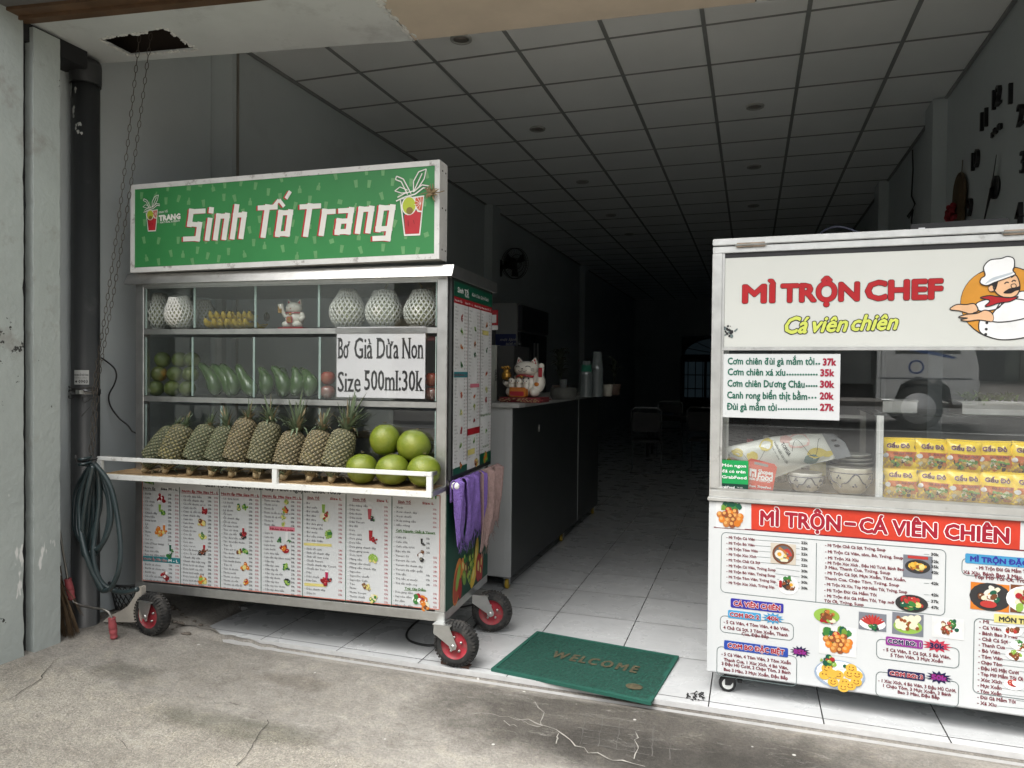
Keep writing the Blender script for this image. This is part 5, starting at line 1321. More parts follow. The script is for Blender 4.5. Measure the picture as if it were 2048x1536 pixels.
m.add([(.052, .014+gt, .925), (.68, .014+gt, .925), (.68, .0135, 1.536), (.052, .0135, 1.536)], [(0, 1, 2, 3)], g_stall); m.add([(.052, .018+gt, .925), (.68, .018+gt, .925), (.68, .0175, 1.536), (.052, .0175, 1.536)], [(0, 1, 2, 3)], g_stall)
m.build('glass_pane', nc)
m = MB()
m.add([(.6815, .010+gt, .925), (NW-.044, .010+gt, .925), (NW-.044, .0095, 1.536), (.6815, .0095, 1.536)], [(0, 1, 2, 3)], g_stall); m.add([(.6815, .014+gt, .925), (NW-.044, .014+gt, .925), (NW-.044, .0135, 1.536), (.6815, .0135, 1.536)], [(0, 1, 2, 3)], g_stall)
m.build('glass_pane', nc)
m = MB(); m.box((.008, .042, .925), (.012, ND-.042, 1.96), g_clear); m.build('glass_pane', nc)
m = MB(); m.box((.672, .040, .912), (.698, .062, 1.262), white_metal); m.box((.672, ND-.09, .912), (.698, ND-.07, 1.262), white_metal); m.build('shelf_post', nc)
m = MB(); m.box((.66, .05, 1.2625), (NW-.05, ND-.08, 1.272), glass('shelf_glass', (.85, .9, .88), .02, .03)); m.build('shelf', nc)
m = MB(); m.box((.052, .35, .912), (.062, .365, 1.23), white_metal); m.box((.052, .35, 1.2305), (.66, .40, 1.245), white_metal); m.build('inner_rail', nc)
# ---- header board with the name and the chef
NF = lambda d: (lambda q: N.front(q, d))
Z1 = lambda x, y: (1400+x/3.1605, 440+y/3.1605)
hb = mat('header_board', (.56, .575, .55), .22, 0, 2, .02, coat=.4); hred = mat('header_red', S(185, 40, 46, .9), .3); hlime = mat('header_lime', S(222, 232, 110, .88), .3); hblk = mat('header_black', (.02, .02, .022), .35); chef_o = mat('header_orange', S(222, 155, 60, .9), .3); chef_sh = mat('header_white_shade', S(205, 215, 225, .85), .3); chef_w = mat('header_chef_white', (.74, .75, .76), .3)
chef_skin = mat('header_skin', S(243, 196, 155, .9), .3); chef_hair = mat('header_hair', S(45, 38, 40, .9), .3)
m = MB(); p = Panel(front_put(.0100), NF(.0100))
p.box((.0525, .0102, 1.5485), (NW-.042, .016, 1.9535), hb)
HB0, HB1 = 1.5485, 1.9535
p.rect(.0525, HB0, NW-.042, HB1, hb, .15)
p.rect(.0525, HB1-.012, NW-.042, HB1+.009, hblk, .3)
bx = lambda t_, x, y, w, cap, mm, **kk: p.ptext(t_, *Z1(x, y), w/3.1605, cap/3.1605, mm, 2, outline=(hblk, .016), **kk)
bx('MÌ', 274, 521, 196, 112, hred, bold=.05); bx('TRỘN', 516, 516, 484, 112, hred, bold=.05); bx('CHEF', 1050, 504, 476, 120, hred, bold=.05)
for t_, x, y, w, cap in (('Cá', 540, 716, 150, 106), ('viên', 716, 708, 216, 100), ('chiên', 960, 698, 290, 100)):
    p.ptext(t_, *Z1(x, y), w/3.1605, cap/3.1605, hlime, 2, bold=.03, shear=.35, outline=(hblk, .035), rot=.02)
def zp(pts): return [N.front(Z1(x, y), .0100) for x, y in pts]
def cp(pts, mm, ly, ol=True, w=.004):
    q = zp(pts); p.poly(q, mm, ly)
    if ol: p.line(q+[q[0]], w, hblk, ly+.5)
def smooth(pts, n=5):
    out = []; L = len(pts)
    for i in range(L):
        p0, p1, p2, p3 = pts[i-1], pts[i], pts[(i+1) % L], pts[(i+2) % L]
        for k_ in range(n):
            t = k_/n; t2, t3 = t*t, t*t*t
            out.append(tuple(.5*((2*b)+(-a+c_)*t+(2*a-5*b+4*c_-d)*t2+(-a+3*b-3*c_+d)*t3) for a, b, c_, d in zip(p0, p1, p2, p3)))
    return out
circ = [(1930+282*math.cos(a)*1.0, 525+232*math.sin(a)) for a in [2*pi*i/40 for i in range(40)]]
cp(circ, chef_o, 1)
cp(smooth([(1765, 700), (1775, 620), (1850, 590), (1900, 520), (1960, 480), (2060, 450), (2230, 520), (2190, 640), (2090, 730), (1930, 757), (1830, 740)]), chef_w, 2)
cp(smooth([(1745, 530), (1800, 505), (1850, 500), (1905, 520), (1880, 560), (1800, 575), (1760, 570)]), chef_w, 2.6)
cp(smooth([(1578, 565), (1620, 535), (1680, 535), (1735, 530), (1755, 575), (1700, 590), (1640, 575)]), chef_skin, 3.4)
cp(smooth([(1845, 640), (1850, 590), (1900, 540), (1970, 500), (2080, 520), (2100, 600), (1960, 640)]), chef_w, 3.2)
cp(smooth([(1632, 615), (1680, 598), (1750, 590), (1800, 570), (1845, 590), (1845, 640), (1760, 632), (1690, 640), (1645, 632), (1690, 620)]), chef_skin, 4)
cp(smooth([(1770, 492), (1830, 478), (1880, 485), (1960, 490), (2010, 485), (1960, 515), (1890, 525), (1830, 545), (1800, 545), (1830, 510)]), hred, 4.6)
cp(smooth([(1850, 420), (1870, 370), (1950, 345), (2000, 355), (2020, 420), (2000, 475), (1940, 492), (1880, 470)]), chef_skin, 5.2)
cp(smooth([(1822, 425), (1840, 412), (1860, 425), (1855, 450), (1830, 450)]), chef_skin, 5.6)
p.poly(zp(smooth([(1838, 400), (1880, 385), (1872, 430), (1862, 440)])), chef_hair, 5.9)
p.poly(zp(smooth([(1915, 462), (1950, 435), (1985, 430), (2020, 418), (2018, 440), (1990, 450), (1960, 465)])), chef_hair, 6.2)
for q0, q1, q2 in (((1922, 405), (1936, 392), (1950, 398)), ((1968, 392), (1980, 380), (1995, 388))): p.line(zp([q0, q1, q2]), .0045, hblk, 6.2)
p.line(zp([(1905, 378), (1925, 362)]), .004, hblk, 6.2); p.line(zp([(1965, 365), (1985, 352)]), .004, hblk, 6.2); cp(smooth([(1965, 410), (1990, 405), (1995, 425), (1970, 430)]), chef_skin, 6.4, w=.003)
cp(smooth([(1770, 400), (1775, 370), (1800, 350), (1790, 300), (1830, 255), (1900, 245), (1940, 232), (1980, 245), (1985, 290), (1975, 320), (1990, 345), (1930, 370), (1860, 395), (1810, 415)]), chef_w, 7)
p.poly(zp(smooth([(1800, 405), (1860, 380), (1960, 345), (1975, 330), (1900, 350), (1840, 370)])), chef_sh, 7.6)
for x, y in ((1812, 650), (1808, 690), (1805, 722)): p.disc(*N.front(Z1(x, y), .01), .005, hblk, 4)
random.seed(5)
for k_ in range(26):   # worn-off scrap near the frame
    a, b = N.front(Z1(180+random.gauss(0, 20), 705+random.gauss(0, 18)), .01); p.disc(a, b, random.uniform(.002, .008), hblk if k_ % 3 else grey_i, 2, n=7, jag=.4)
p.build('header_board', nc)
# ---- lower menu
p = Panel(front_put(-.0008), NF(-.0008))
p.rect(.016, .105, NW-.01, .862, white_print, 1)
Z2 = lambda x, y: (1400+x/3.1605, 820+y/3.1605)
Z3 = lambda x, y: (1400+x/4.267, 1040+y/4.267)
Z4 = lambda x, y: (1720+x/3.8415, 1040+y/3.84)
nred = mat('ink_banner_red', S(214, 62, 40, .92), .35); ncrim = mat('ink_crimson', S(170, 22, 48, .9), .35); nmar = mat('ink_maroon', S(120, 25, 45, .9), .35)
p.ppoly([Z2(324, 592), Z2(2026, 702), Z2(2020, 886), Z2(324, 757)], nred, 2)
p.line([p.px(Z2(88, 740)), p.px(Z2(324, 757)), p.px(Z2(2020, 886)), (NW-.012, p.px(Z2(2020, 886))[1])], .005, nmar, 2)
for t_, x, y, w, cap in (('MÌ TRỘN', 384, 724, 500, 92), ('-', 918, 745, 62, 92), ('CÁ VIÊN CHIÊN', 1010, 770, 940, 92)): p.ptext(t_, *Z2(x, y), w/3.1605, cap/3.1605, ncrim, 3, bold=.04, outline=(white_i, .038))
def ln(zf, k_, t_, x, y, w, cap, mm=nmar, **kw): p.ptext(t_, *zf(x, y), w/k_, cap/k_, mm, kw.pop('layer', 3), res=kw.pop('res', 2), bold=kw.pop('bold', .022), **kw)
def rr(zf, qs, w=.0028, mm=grey_i):
    a0, b0 = p.px(zf(*qs[0])); a1, b1 = p.px(zf(*qs[1])); pts = p.rrect_pts(min(a0, a1), min(b0, b1), max(a0, a1), max(b0, b1), .02); p.line(pts+[pts[0]], w, mm, 2)
def dots(zf, x0, y0, x1, y1): p.line([p.px(zf(x0, y0)), p.px(zf(x1, y1))], .0014, pale_grey if False else grey_i, 2)
def rrq(q0, q1, w=.0028):
    a0, b0 = p.px(q0); a1, b1 = p.px(q1); pts = p.rrect_pts(min(a0, a1), min(b0, b1), max(a0, a1), max(b0, b1), .02); p.line(pts+[pts[0]], w, grey_i, 2)
rrq(Z3(184, 103), Z4(650, 735)); p.pline([Z3(994, 196), Z3(988, 704)], .0028, grey_i, 2)
L1 = ['Mì Trộn Cá Viên', 'Mì Trộn Bò Viên', 'Mì Trộn Tôm Viên', 'Mì Trộn Xúc Xích', 'Mì Trộn Chả Cá Sợi', 'Mì Trộn Cá Viên, Trứng Suop', 'Mì Trộn Bò Viên, Trứng Suop', 'Mì Trộn Tôm Viên, Trứng Súp.', 'Mì Trộn Xúc Xích, Trứng Súp.']
E1 = [468, 465, 492, 480, 512, 645, 642, 652, 640]
for i, (t_, e) in enumerate(zip(L1, E1)):
    y = 156+i*48.2; ln(Z3, 4.267, '- '+t_, 226, y, e-226, 23, bold=.03)
    dots(Z3, e+4, y+12, 850, y+40); ln(Z3, 4.267, '22k' if i < 5 else '30k', 864, y+46, 54, 22, ink, bold=.035)
L2 = [('- Mì Trộn Chả Cá Sợi, Trứng, Soup', 1068, 224, 0), ('- Mì Trộn Cá Viên, tôm, Bò, Trứng, Soup', 1068, 278, 0), ('- Mì Trộn Xá Xíu', 1068, 330, 0), ('- Mì Trộn Xúc Xích , Đậu Hũ Tươi, Bánh Bao', 1068, 372, 0), ('3 Màu, Thanh Cua, Trứng, Soup', 1066, 412, 0), ('- Mì Trộn Cá Sợi, Mực Xoắn, Tôm Xoắn,', 1064, 458, 0), ('Thanh Cua, Chạo Tôm, Trứng, Soup', 1064, 506, 0), ('- Mì Trộn Xá Xíu, Tóp Mỡ Mắm Tỏi, Trứng, Soup', 1062, 556, 0), ('- Mì Trộn Đùi Gà Mắm Tỏi', 1060, 606, 0), ('- Mì Trộn đùi Gà Mắm Tỏi, Tóp mỡ', 1060, 654, 0), ('Tỏi Ớt, Trứng, Suop', 1060, 698, 0)]
E2 = [195, 330, 0, 336, 232, 352, 300, 362, 126, 264, 0]
for (t_, x, y, _), e in zip(L2, E2):
    w = (Z4(e, 0)[0]-Z3(x, 0)[0]) if e else len(t_)*4.15
    p.ptext(t_, *Z3(x, y), w, 25/4.267, nmar, 3, bold=.03)
for y, t_ in ((272, '30k'), (326, '32k'), (366, '35k'), (410, '42k'), (494, '42k'), (582, '42k'), (632, '37k'), (678, '47k')): ln(Z4, 3.84, t_, 545, y, 58, 22, ink, bold=.035); dots(Z4, 490, y-10, 532, y-7)
def badge(zf, k_, q0, q1, t_, tm, bgm, ol=white_i, cap=36, bold=.05, bg2=None):
    a0, b0 = p.px(zf(*q0)); a1 = p.px(zf(*q1))[0]; b1 = p.px(zf(q0[0], q1[1]))[1]; p.rrect(a0, min(b0, b1), a1, max(b0, b1), .006, bgm, 3)
    if bg2:
        for j in range(1, 9): p.rect(a0+(a1-a0)*(.08+.1*j), min(b0, b1)+.001, a0+(a1-a0)*(.08+.1*j)+(a1-a0)*.06, max(b0, b1)-.001, bg2, 3.1)
    mid = (b0+b1)/2; w = (a1-a0)*.88; hc = abs(b0-b1)*.52
    p.text(t_, (a0+a1)/2-w/2, mid-hc/2, w, hc, tm, 4, bold=bold, outline=(ol, .045) if ol else None)
badge(Z3, 4.267, (262, 664), (712, 744), 'CÁ VIÊN CHIÊN', ncrim, navy if False else mat('ink_indigo', S(48, 45, 160, .9), .35))
rrq(Z3(174, 812), Z3(796, 1030)); badge(Z3, 4.267, (240, 764), (520, 832), 'COM BO: 2', ncrim, sky_i); a, b = p.px(Z3(622, 838)); p.star(a, b, .047, sky_i, 3, 12, .6, ry=.026); p.text('40k', a-.025, b-.009, .05, .019, ncrim, 4, bold=.05, outline=(white_i, .03))
for t_, x, y, e in (('- 5 Cá Viên, 4 Tôm Viên, 4 Bò Viên,', 202, 878, 762), ('4 Chả Cá Sợi, 3 Tôm Xoắn, Thanh', 200, 926, 750), ('Cua, Đậu Bắp', 356, 980, 586)): ln(Z3, 4.267, t_, x, y, e-x, 27, bold=.03)
rrq(Z3(146, 1075), Z3(822, 1420)); badge(Z3, 4.267, (206, 1022), (752, 1100), 'COM BO ĐẶC BIỆT', ncrim, mat('ink_royal_blue', S(45, 80, 175, .9), .35)); a, b = p.px(Z3(854, 1124)); p.star(a, b, .042, navy, 3, 13, .6, ry=.026); p.text('85k', a-.025, b-.009, .05, .019, violet, 4, bold=.05, outline=(red_i, .03))
for t_, x, y, e in (('- 5 Cá Viên, 4 Tôm Viên, 3 Tôm Xoắn', 184, 1152, 776), ('Thanh Cua, 1 Xúc Xích, 4 Bò Viên,', 204, 1200, 752), ('3 Đậu Hũ Cười, 2 Chạo Tôm, 3 Bánh', 186, 1234, 772), ('Bao 3 Màu, 3 Mực Xoắn, Đậu Bắp', 204, 1284, 750)): ln(Z3, 4.267, t_, x, y, e-x, 27, bold=.03)
rrq(Z4(128, 910), Z4(758, 1140)); badge(Z4, 3.84, (198, 890), (482, 956), 'COM BO: 1', navy, violet); a, b = p.px(Z4(590, 965)); p.star(a, b, .055, mat('ink_burst_red', S(200, 50, 80, .9), .35), 3, 12, .6, ry=.027); p.text('30k', a-.026, b-.010, .052, .021, navy, 4, bold=.05, outline=(pink_i, .02))
for t_, x, y, e in (('- 5 Cá Viên, 5 Cá Sợi, 5 Bò Viên,', 178, 1002, 694), ('5 Tôm Viên, 3 Mực Xoắn', 234, 1046, 636)): ln(Z4, 3.84, t_, x, y, e-x, 25, bold=.03)
rrq(Z4(124, 1160), Z4(754, 1440)); badge(Z4, 3.84, (212, 1140), (498, 1200), 'COM BO: 3', ncrim, navy); a, b = p.px(Z4(606, 1208)); p.star(a, b, .049, navy, 3, 12, .6, ry=.027); p.text('50k', a-.026, b-.010, .052, .02, violet, 4, bold=.05, outline=(red_i, .03))
for t_, x, y, e in (('- 1 Xúc Xích, 4 Bò Viên, 3 Đậu Hũ Cười,', 140, 1240, 738), ('1 Chạo Tôm, 3 Mực Xoắn, 3 Bánh', 178, 1280, 698), ('Bao 3 Màu, Đậu Bắp', 290, 1330, 610)): ln(Z4, 3.84, t_, x, y, e-x, 25, bold=.03)
rrq(Z4(784, 290), Z4(1720, 505)); badge(Z4, 3.84, (808, 254), (1500, 328), 'MÌ TRỘN ĐẶC BIỆT', mat('ink_indigo', S(48, 45, 160, .9), .35), sky_i, None)
for t_, x, y, e in (('- Mì Trộn Đùi Gà Mắm Tỏi,', 892, 376, 1310), ('Xá Xíu, Bánh Bao 3 Màu, Thanh Cua,', 792, 410, 1480), ('Tóp Mỡ Tỏi Ớt, Trứng, Suop', 876, 446, 1440)): ln(Z4, 3.84, t_, x, y, e-x, 27, bold=.03)
rrq(Z4(878, 752), Z4(1720, 1440)); p.ppoly([Z4(1030, 718), Z4(1420, 745), Z4(1420, 815), Z4(1028, 784)], yellow_i, 3); ln(Z4, 3.84, 'MÓN THÊM', 1068, 774, 300, 36, ink, bold=.05, layer=4)
for i, t_ in enumerate(['Mì', 'Cá Viên', 'Bánh Bao 3 Màu', 'Chả Cá Sợi', 'Thanh Cua', 'Bò Viên', 'Tôm Viên', 'Chạo Tôm', 'Đậu Hũ Mặt Cười', 'Tóp Mỡ Mắm Tỏi Ớt', 'Xúc Xích', 'Mực Xoắn', 'Tôm Xoắn', 'Đùi Gà Mắm Tỏi', 'Xá Xíu']):
    y = 788+i*44.6; x = 916-i*1.2; w = len('- '+t_)*18.3; ln(Z4, 3.84, '- '+t_, x, y, w, 27, bold=.03); dots(Z4, x+w+4, y+14, 1400, y+50)
# pictures of dishes
def dish(zf, x, y, r, plate, cols, n=16, ry=.85, sq=None, k_=4.267, size=.34):
    a, b = p.px(zf(x, y)); r = r/k_*.00205
    if sq: p.rect(a-r*1.15, b-r*1.0, a+r*1.15, b+r*1.0, sq, 3)
    if plate: p.disc(a, b, r, plate, 3.4, ry=r*ry, n=26)
    blob(p, a, b, r*.78, cols, n, ry=r*.78*ry, layer=4, size=size)
    return a, b, r
ball = mat('ink_meatball', S(200, 125, 60, .9), .4); ball2 = mat('ink_meatball_dark', S(150, 80, 40, .9), .4); beige = mat('ink_beige', S(215, 205, 190, .9), .4); egg = mat('ink_egg', S(240, 235, 225, .85), .4); yolk = mat('ink_yolk', S(235, 170, 50, .9), .4); fry = mat('ink_fry', S(235, 190, 75, .9), .4); saus = mat('ink_sausage', S(195, 60, 55, .9), .4); slate = mat('ink_slate', S(125, 130, 140, .9), .4)
def fried_balls(zf, x, y, r, k_, sq=None):
    a, b, r = dish(zf, x, y, r, None, [mid_green, dgreen], 1, k_=k_, sq=sq)
    for i in range(14): p.disc(a+random.uniform(-.8, .7)*r, b+r*random.uniform(.35, .85), r*.22, [mid_green, dgreen, guava][i % 3], 3.6+i*.02, n=8, jag=.3)
    for i, (x_, y_) in enumerate(((-.1, .4), (.35, .3), (0, .2), (-.7, .05), (-.35, .1), (.7, 0), (.35, 0), (.05, -.05), (-.55, -.3), (-.15, -.35), (.25, -.3), (.65, -.25), (-.25, -.6), (.15, -.62), (.5, -.52))):
        c_ = apple if i < 1 else [ball, ball2, O_][i % 3]
        p.disc(a+x_*r, b+y_*r, r*.24, c_, 4.2+i*.12, n=10); p.disc(a+x_*r-r*.05, b+y_*r+r*.08, r*.12, mat('ink_ball_light', S(235, 175, 100, .9), .4), 4.26+i*.12, n=8)
p.rect(*p.px(Z2(100, 740)), *p.px(Z2(285, 590)), pale_grey, 2)
fried_balls(Z2, 190, 668, 95, 3.16); fried_balls(Z3, 1175, 1030, 130, 4.267, pale_grey)
a, b, r = dish(Z3, 710, 288, 92, brown_i, [ink2, O_, Y_], 6, 1.0, beige); p.disc(a, b, r*.82, ink2, 3.8); p.disc(a-r*.35, b-r*.05, r*.42, egg, 6, jag=.06); p.disc(a-r*.35, b-r*.05, r*.2, yolk, 6.6)
for i in range(3): p.disc(a+r*(.3+.12*i), b+r*(.1+.05*i), r*.42, saus, 5+i*.3, ry=r*.14, rot=-1.0)
for i in range(5): p.disc(a-r*.3+i*r*.14, b+r*(.5-.1*i), r*.14, ball, 5.6+i*.1); p.disc(a+r*.1*i-r*.1, b-r*.6, r*.16, cream, 5.2+i*.1)
a, b, r = dish(Z3, 752, 556, 86, white_i, [brown_i, ball2, K_], 22, .95); p.disc(a+r*.25, b+r*.1, r*.4, egg, 8, jag=.05); p.disc(a+r*.28, b+r*.1, r*.18, yolk, 8.6)
for i in range(10): p.disc(a-r*.2+random.uniform(-.5, .4)*r, b+r*random.uniform(.5, .85), r*.2, mid_green, 6+i*.05, n=7, jag=.3)
for i in range(3): p.disc(a-r*.75, b+r*(.3-.22*i), r*.16, red_i, 7+i*.1)
a, b, r = dish(Z4, 442, 358, 86, K_, [yolk, fry, lgreen, ball2, Y_], 18, .62, slate, 3.84); p.rect(a-r*.8, b+r*.7, a+r*.8, b+r*.95, saus, 4)
a, b, r = dish(Z4, 395, 640, 112, K_, [saus, apple, Y_, mid_green, dgreen, saus], 24, .6, None, 3.84)
dish(Z3, 1080, 815, 105, lgreen, [ball2, brown_i, ball2, ball], 16, .62); a, b = p.px(Z3(1080, 852)); blob(p, a, b, .032, [red_i, lgreen, cream], 8, ry=.008, layer=6)
a, b = p.px(Z4(95, 785)); r = .052; p.rect(a-r*1.0, b-r*.65, a+r*1.0, b+r*.75, slate, 3); p.disc(a, b-r*.1, r*.95, white_i, 3.3, ry=r*.5)
for i in range(9): t_ = .5+i*.27; p.disc(a+.55*r*math.cos(t_), b+.42*r*math.sin(t_)-.01, r*.42, saus if i % 3 else apple, 4+i*.15, ry=r*.10, rot=t_)
blob(p, a+.008, b-.02, r*.5, [K_, dgreen, mid_green], 8, ry=r*.22, layer=6)
a, b = p.px(Z4(366, 800)); r = .06; p.rect(a-r*.95, b-r*.75, a+r*.95, b+r*.75, slate, 3); p.disc(a, b-r*.15, r*.88, lgreen, 3.3, ry=r*.5)
for i in range(13): p.disc(a+random.uniform(-.6, .6)*r, b+random.uniform(-.4, .55)*r, r*.22, cream, 4+i*.2, rot=.5); p.disc(a+random.uniform(-.6, .6)*r, b+random.uniform(-.4, .5)*r, r*.12, ball2, 4.1+i*.2)
a, b = p.px(Z4(674, 830)); r = .06; p.rect(a-r*.95, b-r*.7, a+r*.95, b+r*.7, pale_grey, 3); p.disc(a, b-r*.1, r*.8, white_i, 3.3, ry=r*.55); blob(p, a+r*.25, b+r*.2, r*.5, [mid_green, dgreen], 8, layer=3.6); blob(p, a-r*.1, b, r*.6, [ball2, saus, brown_i, ball2, cream], 22, layer=4.5, size=.25)
a, b, r = dish(Z3, 1190, 1318, 205, mat('ink_plate', S(175, 195, 220, .8), .4), [white_i], 1, .62)
p.disc(a, b+r*.04, r*.92, white_i, 3.8, ry=r*.54); blob(p, a-r*.45, b+r*.55, r*.4, [mid_green, dgreen, lgreen, apple], 16, layer=4.5, size=.3); p.disc(a-.02*r, b+r*.38, r*.24, white_i, 6, ry=r*.14); p.disc(a+r*.2, b+r*.4, r*.08, dgreen, 6.2)
for i, (x_, y_) in enumerate(((-.5, .2), (.45, .35), (-.6, -.1), (-.05, .0), (.38, .08), (.68, .1), (.65, -.2), (-.25, -.35), (.2, -.3), (.15, -.52), (-.3, .02), (.42, -.4))):
    p.disc(a+x_*r, b+y_*r, r*.22, fry, 6.5+i*.25, ry=r*.19); p.disc(a+x_*r-r*.07, b+y_*r+r*.05, r*.03, ball2, 6.6+i*.25); p.disc(a+x_*r+r*.07, b+y_*r+r*.05, r*.03, ball2, 6.6+i*.25)
    p.line([(a+x_*r+r*.1*math.cos(t_), b+y_*r-r*.02+r*.07*math.sin(t_)) for t_ in [pi+pi*j/6 for j in range(7)]], .003, ball2, 6.6+i*.25)
a, b = p.px(Z4(1000, 590)); p.rect(*p.px(Z4(846, 680)), *p.px(Z4(1148, 500)), O_, 3); r = .072; p.disc(a, b, r, K_, 3.5, ry=r*.78); blob(p, a, b, r*.7, [cream, ball2, dgreen, egg, brown_i], 14, layer=4.2, size=.3); p.disc(a, b+r*.1, r*.34, egg, 7); p.disc(a, b+r*.1, r*.14, yolk, 7.4); p.disc(a-.1*r, b-r*.4, r*.4, saus, 7, ry=r*.2)
p.rect(*p.px(Z4(1152, 705)), *p.px(Z4(1460, 520)), brown_i, 3); a, b = p.px(Z4(1270, 610)); p.disc(a, b, .065, white_i, 3.5, ry=.052); blob(p, a, b, .05, [lgreen, red_i, mid_green, ball2, cream], 18, layer=4.2)
for x, y, cs in ((1170, 845, [brown_i, ball2, saus]), (1230, 955, [ball2, mid_green, white_i]), (1195, 1030, [ball2, lgreen, brown_i]), (1180, 1258, [saus, apple, white_i])): a, b = p.px(Z4(x, y)); p.disc(a, b-.004, .034, white_i, 3.4, ry=.02); blob(p, a, b, .026, cs, 9, ry=.02, layer=4)
p.build('menu_board', nc)
# ---- casters
for u, d in ((.105, .06), (1.38, .06), (.105, .62), (1.38, .62)):
    c_ = bpy.data.objects.new('caster', None); COL.objects.link(c_); c_.parent = nc; c_.location = (u, d, 0); c_.rotation_euler = (0, 0, .12)
    m = MB(); prof = [(.020, -.012), (.034, -.012), (.037, -.008), (.037, .008), (.034, .012), (.020, .012)]; m.lathe(prof, black, 28, (-.018, 0, .037), axis=(0, 1, 0), caps=False); m.build('tyre', c_)
    m = MB(); m.lathe([(0, -.0135), (.014, -.0135), (.023, -.0128), (.025, -.0118)], white_metal, 24, (-.018, 0, .037), axis=(0, 1, 0)); m.lathe([(0, -.017), (.006, -.017), (.007, -.0135)], steel, 12, (-.018, 0, .037), axis=(0, 1, 0)); m.build('rim', c_)
    m = MB()
    for s_ in (-1, 1): m.prism([(-.03, s_*.018, .035), (-.006, s_*.018, .035), (.03, s_*.018, .085), (.03, s_*.018, .093), (-.03, s_*.018, .093)], (0, s_*.002, 0), black)
    m.box((-.034, -.024, .0885), (.034, .024, .0975), black); m.box((.025, -.012, .045), (.045, .012, .06), black, .002); m.build('fork', c_)

# ================================================================ goods in and on the noodle cart
# price list stuck to the glass
t = thing('price_list', 'white price list in green and red letters stuck on the noodle cart glass', 'price list', N.o, N.yaw)
p = Panel(front_put(.0075), NF(.0075))
a0, b0 = N.front((1440, 834), .0075); a1, b1 = N.front((1681, 708), .0075)
p.box((a0, .0077, b0), (a1, .0085, b1), white_print); p.rect(a0, b0, a1, b1, white_print, .2)
pg = mat('ink_price_green', S(22, 105, 85, .9), .4); pr = mat('ink_price_red', S(165, 30, 60, .9), .4)
for t_, x, y, e, pr_, px0, px1 in (('Cơm chiên đùi gà mắm tỏi', 176, 912, 722, '37k', 778, 858), ('Cơm chiên xá xíu', 176, 980, 538, '35k', 762, 846), ('Cơm chiên Dương Châu', 174, 1052, 660, '30k', 760, 846), ('Canh rong biển thịt bằm', 172, 1126, 676, '20k', 758, 842), ('Đùi gà mắm tỏi', 170, 1198, 484, '27k', 760, 844)):
    p.ptext(t_, *Z1(x, y), (e-x)/3.1605, 44/3.1605, pg, 2, bold=.028); p.ptext(pr_, *Z1(px0, y+6), (px1-px0)/3.1605, 44/3.1605, pr, 2, bold=.045)
    nd = max(2, int((px0-e-20)/16)); 
    for j in range(nd): aa, bb = N.front(Z1(e+14+j*(px0-e-22)/nd, y-3), .0075); p.disc(aa, bb, .0042, pg, 2, n=8)
p.build('printed_sheet', t)
# delivery signs
sg1 = mat('delivery_green', S(20, 160, 85, .9), .35); sg2 = mat('delivery_orange', S(228, 72, 42, .9), .35)
t = thing('delivery_sign', 'green rounded food delivery sticker with white lettering in the lower corner of the glass', 'sticker', N.o, N.yaw)
p = Panel(front_put(.010), NF(.010)); a0, b0 = N.front((1438, 979), .01); a1, b1 = N.front((1497, 922), .01); p.box((a0, .0102, b0), (a1, .0115, b1), sg1); p.rrect(a0, b0, a1, b1, .006, sg1, .3); p.rect(a0, b0, a1, b0+(b1-b0)*.22, mat('delivery_dark_green', S(10, 60, 50, .9), .35), 1)
h_ = (b1-b0)
for i, (t_, w) in enumerate((('Món ngon', .82), ('đã có trên', .8), ('GrabFood', .84))): p.text(t_, a0+.012, b1-h_*(.22+.195*i), (a1-a0)*w, h_*.10, white_i, 2, bold=.025)
p.text('GrabFood', a0+.004, b0+h_*.07, (a1-a0)*.5, h_*.07, white_i, 2, bold=.03); p.text('Tải ngay', a0+(a1-a0)*.62, b0+h_*.09, (a1-a0)*.2, h_*.04, white_i, 2)
p.build('sticker_sheet', t)
t = thing('delivery_sign', 'orange food delivery hanging card with a handle slot, leaning behind the green sticker', 'sticker', N.o, N.yaw)
p = Panel(front_put(.034), NF(.034)); Zs = lambda x, y: (1400+x/3.1605, 820+y/3.1605)
p.prism([(*[N.front(Zs(x, y), .034)[i] for i in (0,)], .0345, N.front(Zs(x, y), .034)[1]) for x, y in ((300, 322), (322, 306), (470, 342), (487, 362), (460, 512), (296, 498))], (0, .004, 0), sg2)
p.ppoly([Zs(x, y) for x, y in ((300, 322), (322, 306), (470, 342), (487, 362), (460, 512), (296, 498))], sg2, .3)
p.ppoly([Zs(x, y) for x, y in ((345, 326), (432, 346), (430, 362), (343, 342))], mat('slot_grey', (.25, .24, .23), .5), 1)
for t_, x, y, w, cap, ro in (('Shopee', 368, 400, 92, 28, -.09), ('Food', 364, 438, 92, 42, -.09), ('MÓN GÌ CŨNG CÓ', 312, 440, 132, 16, -.10), ('Shopee', 312, 482, 40, 11, -.06), ('ShopeeFood', 364, 488, 84, 14, -.08)): p.ptext(t_, *Zs(x, y), w/3.1605, cap/3.1605, white_i, 2, bold=.035, rot=ro)
p.ppoly([Zs(x, y) for x, y in ((314, 368), (358, 376), (354, 426), (312, 418))], white_i, 1.5); p.ppoly([Zs(x, y) for x, y in ((326, 386), (346, 390), (344, 424), (338, 424), (340, 402), (332, 400), (330, 421), (324, 420))], sg2, 2)
p.build('sticker_sheet', t)

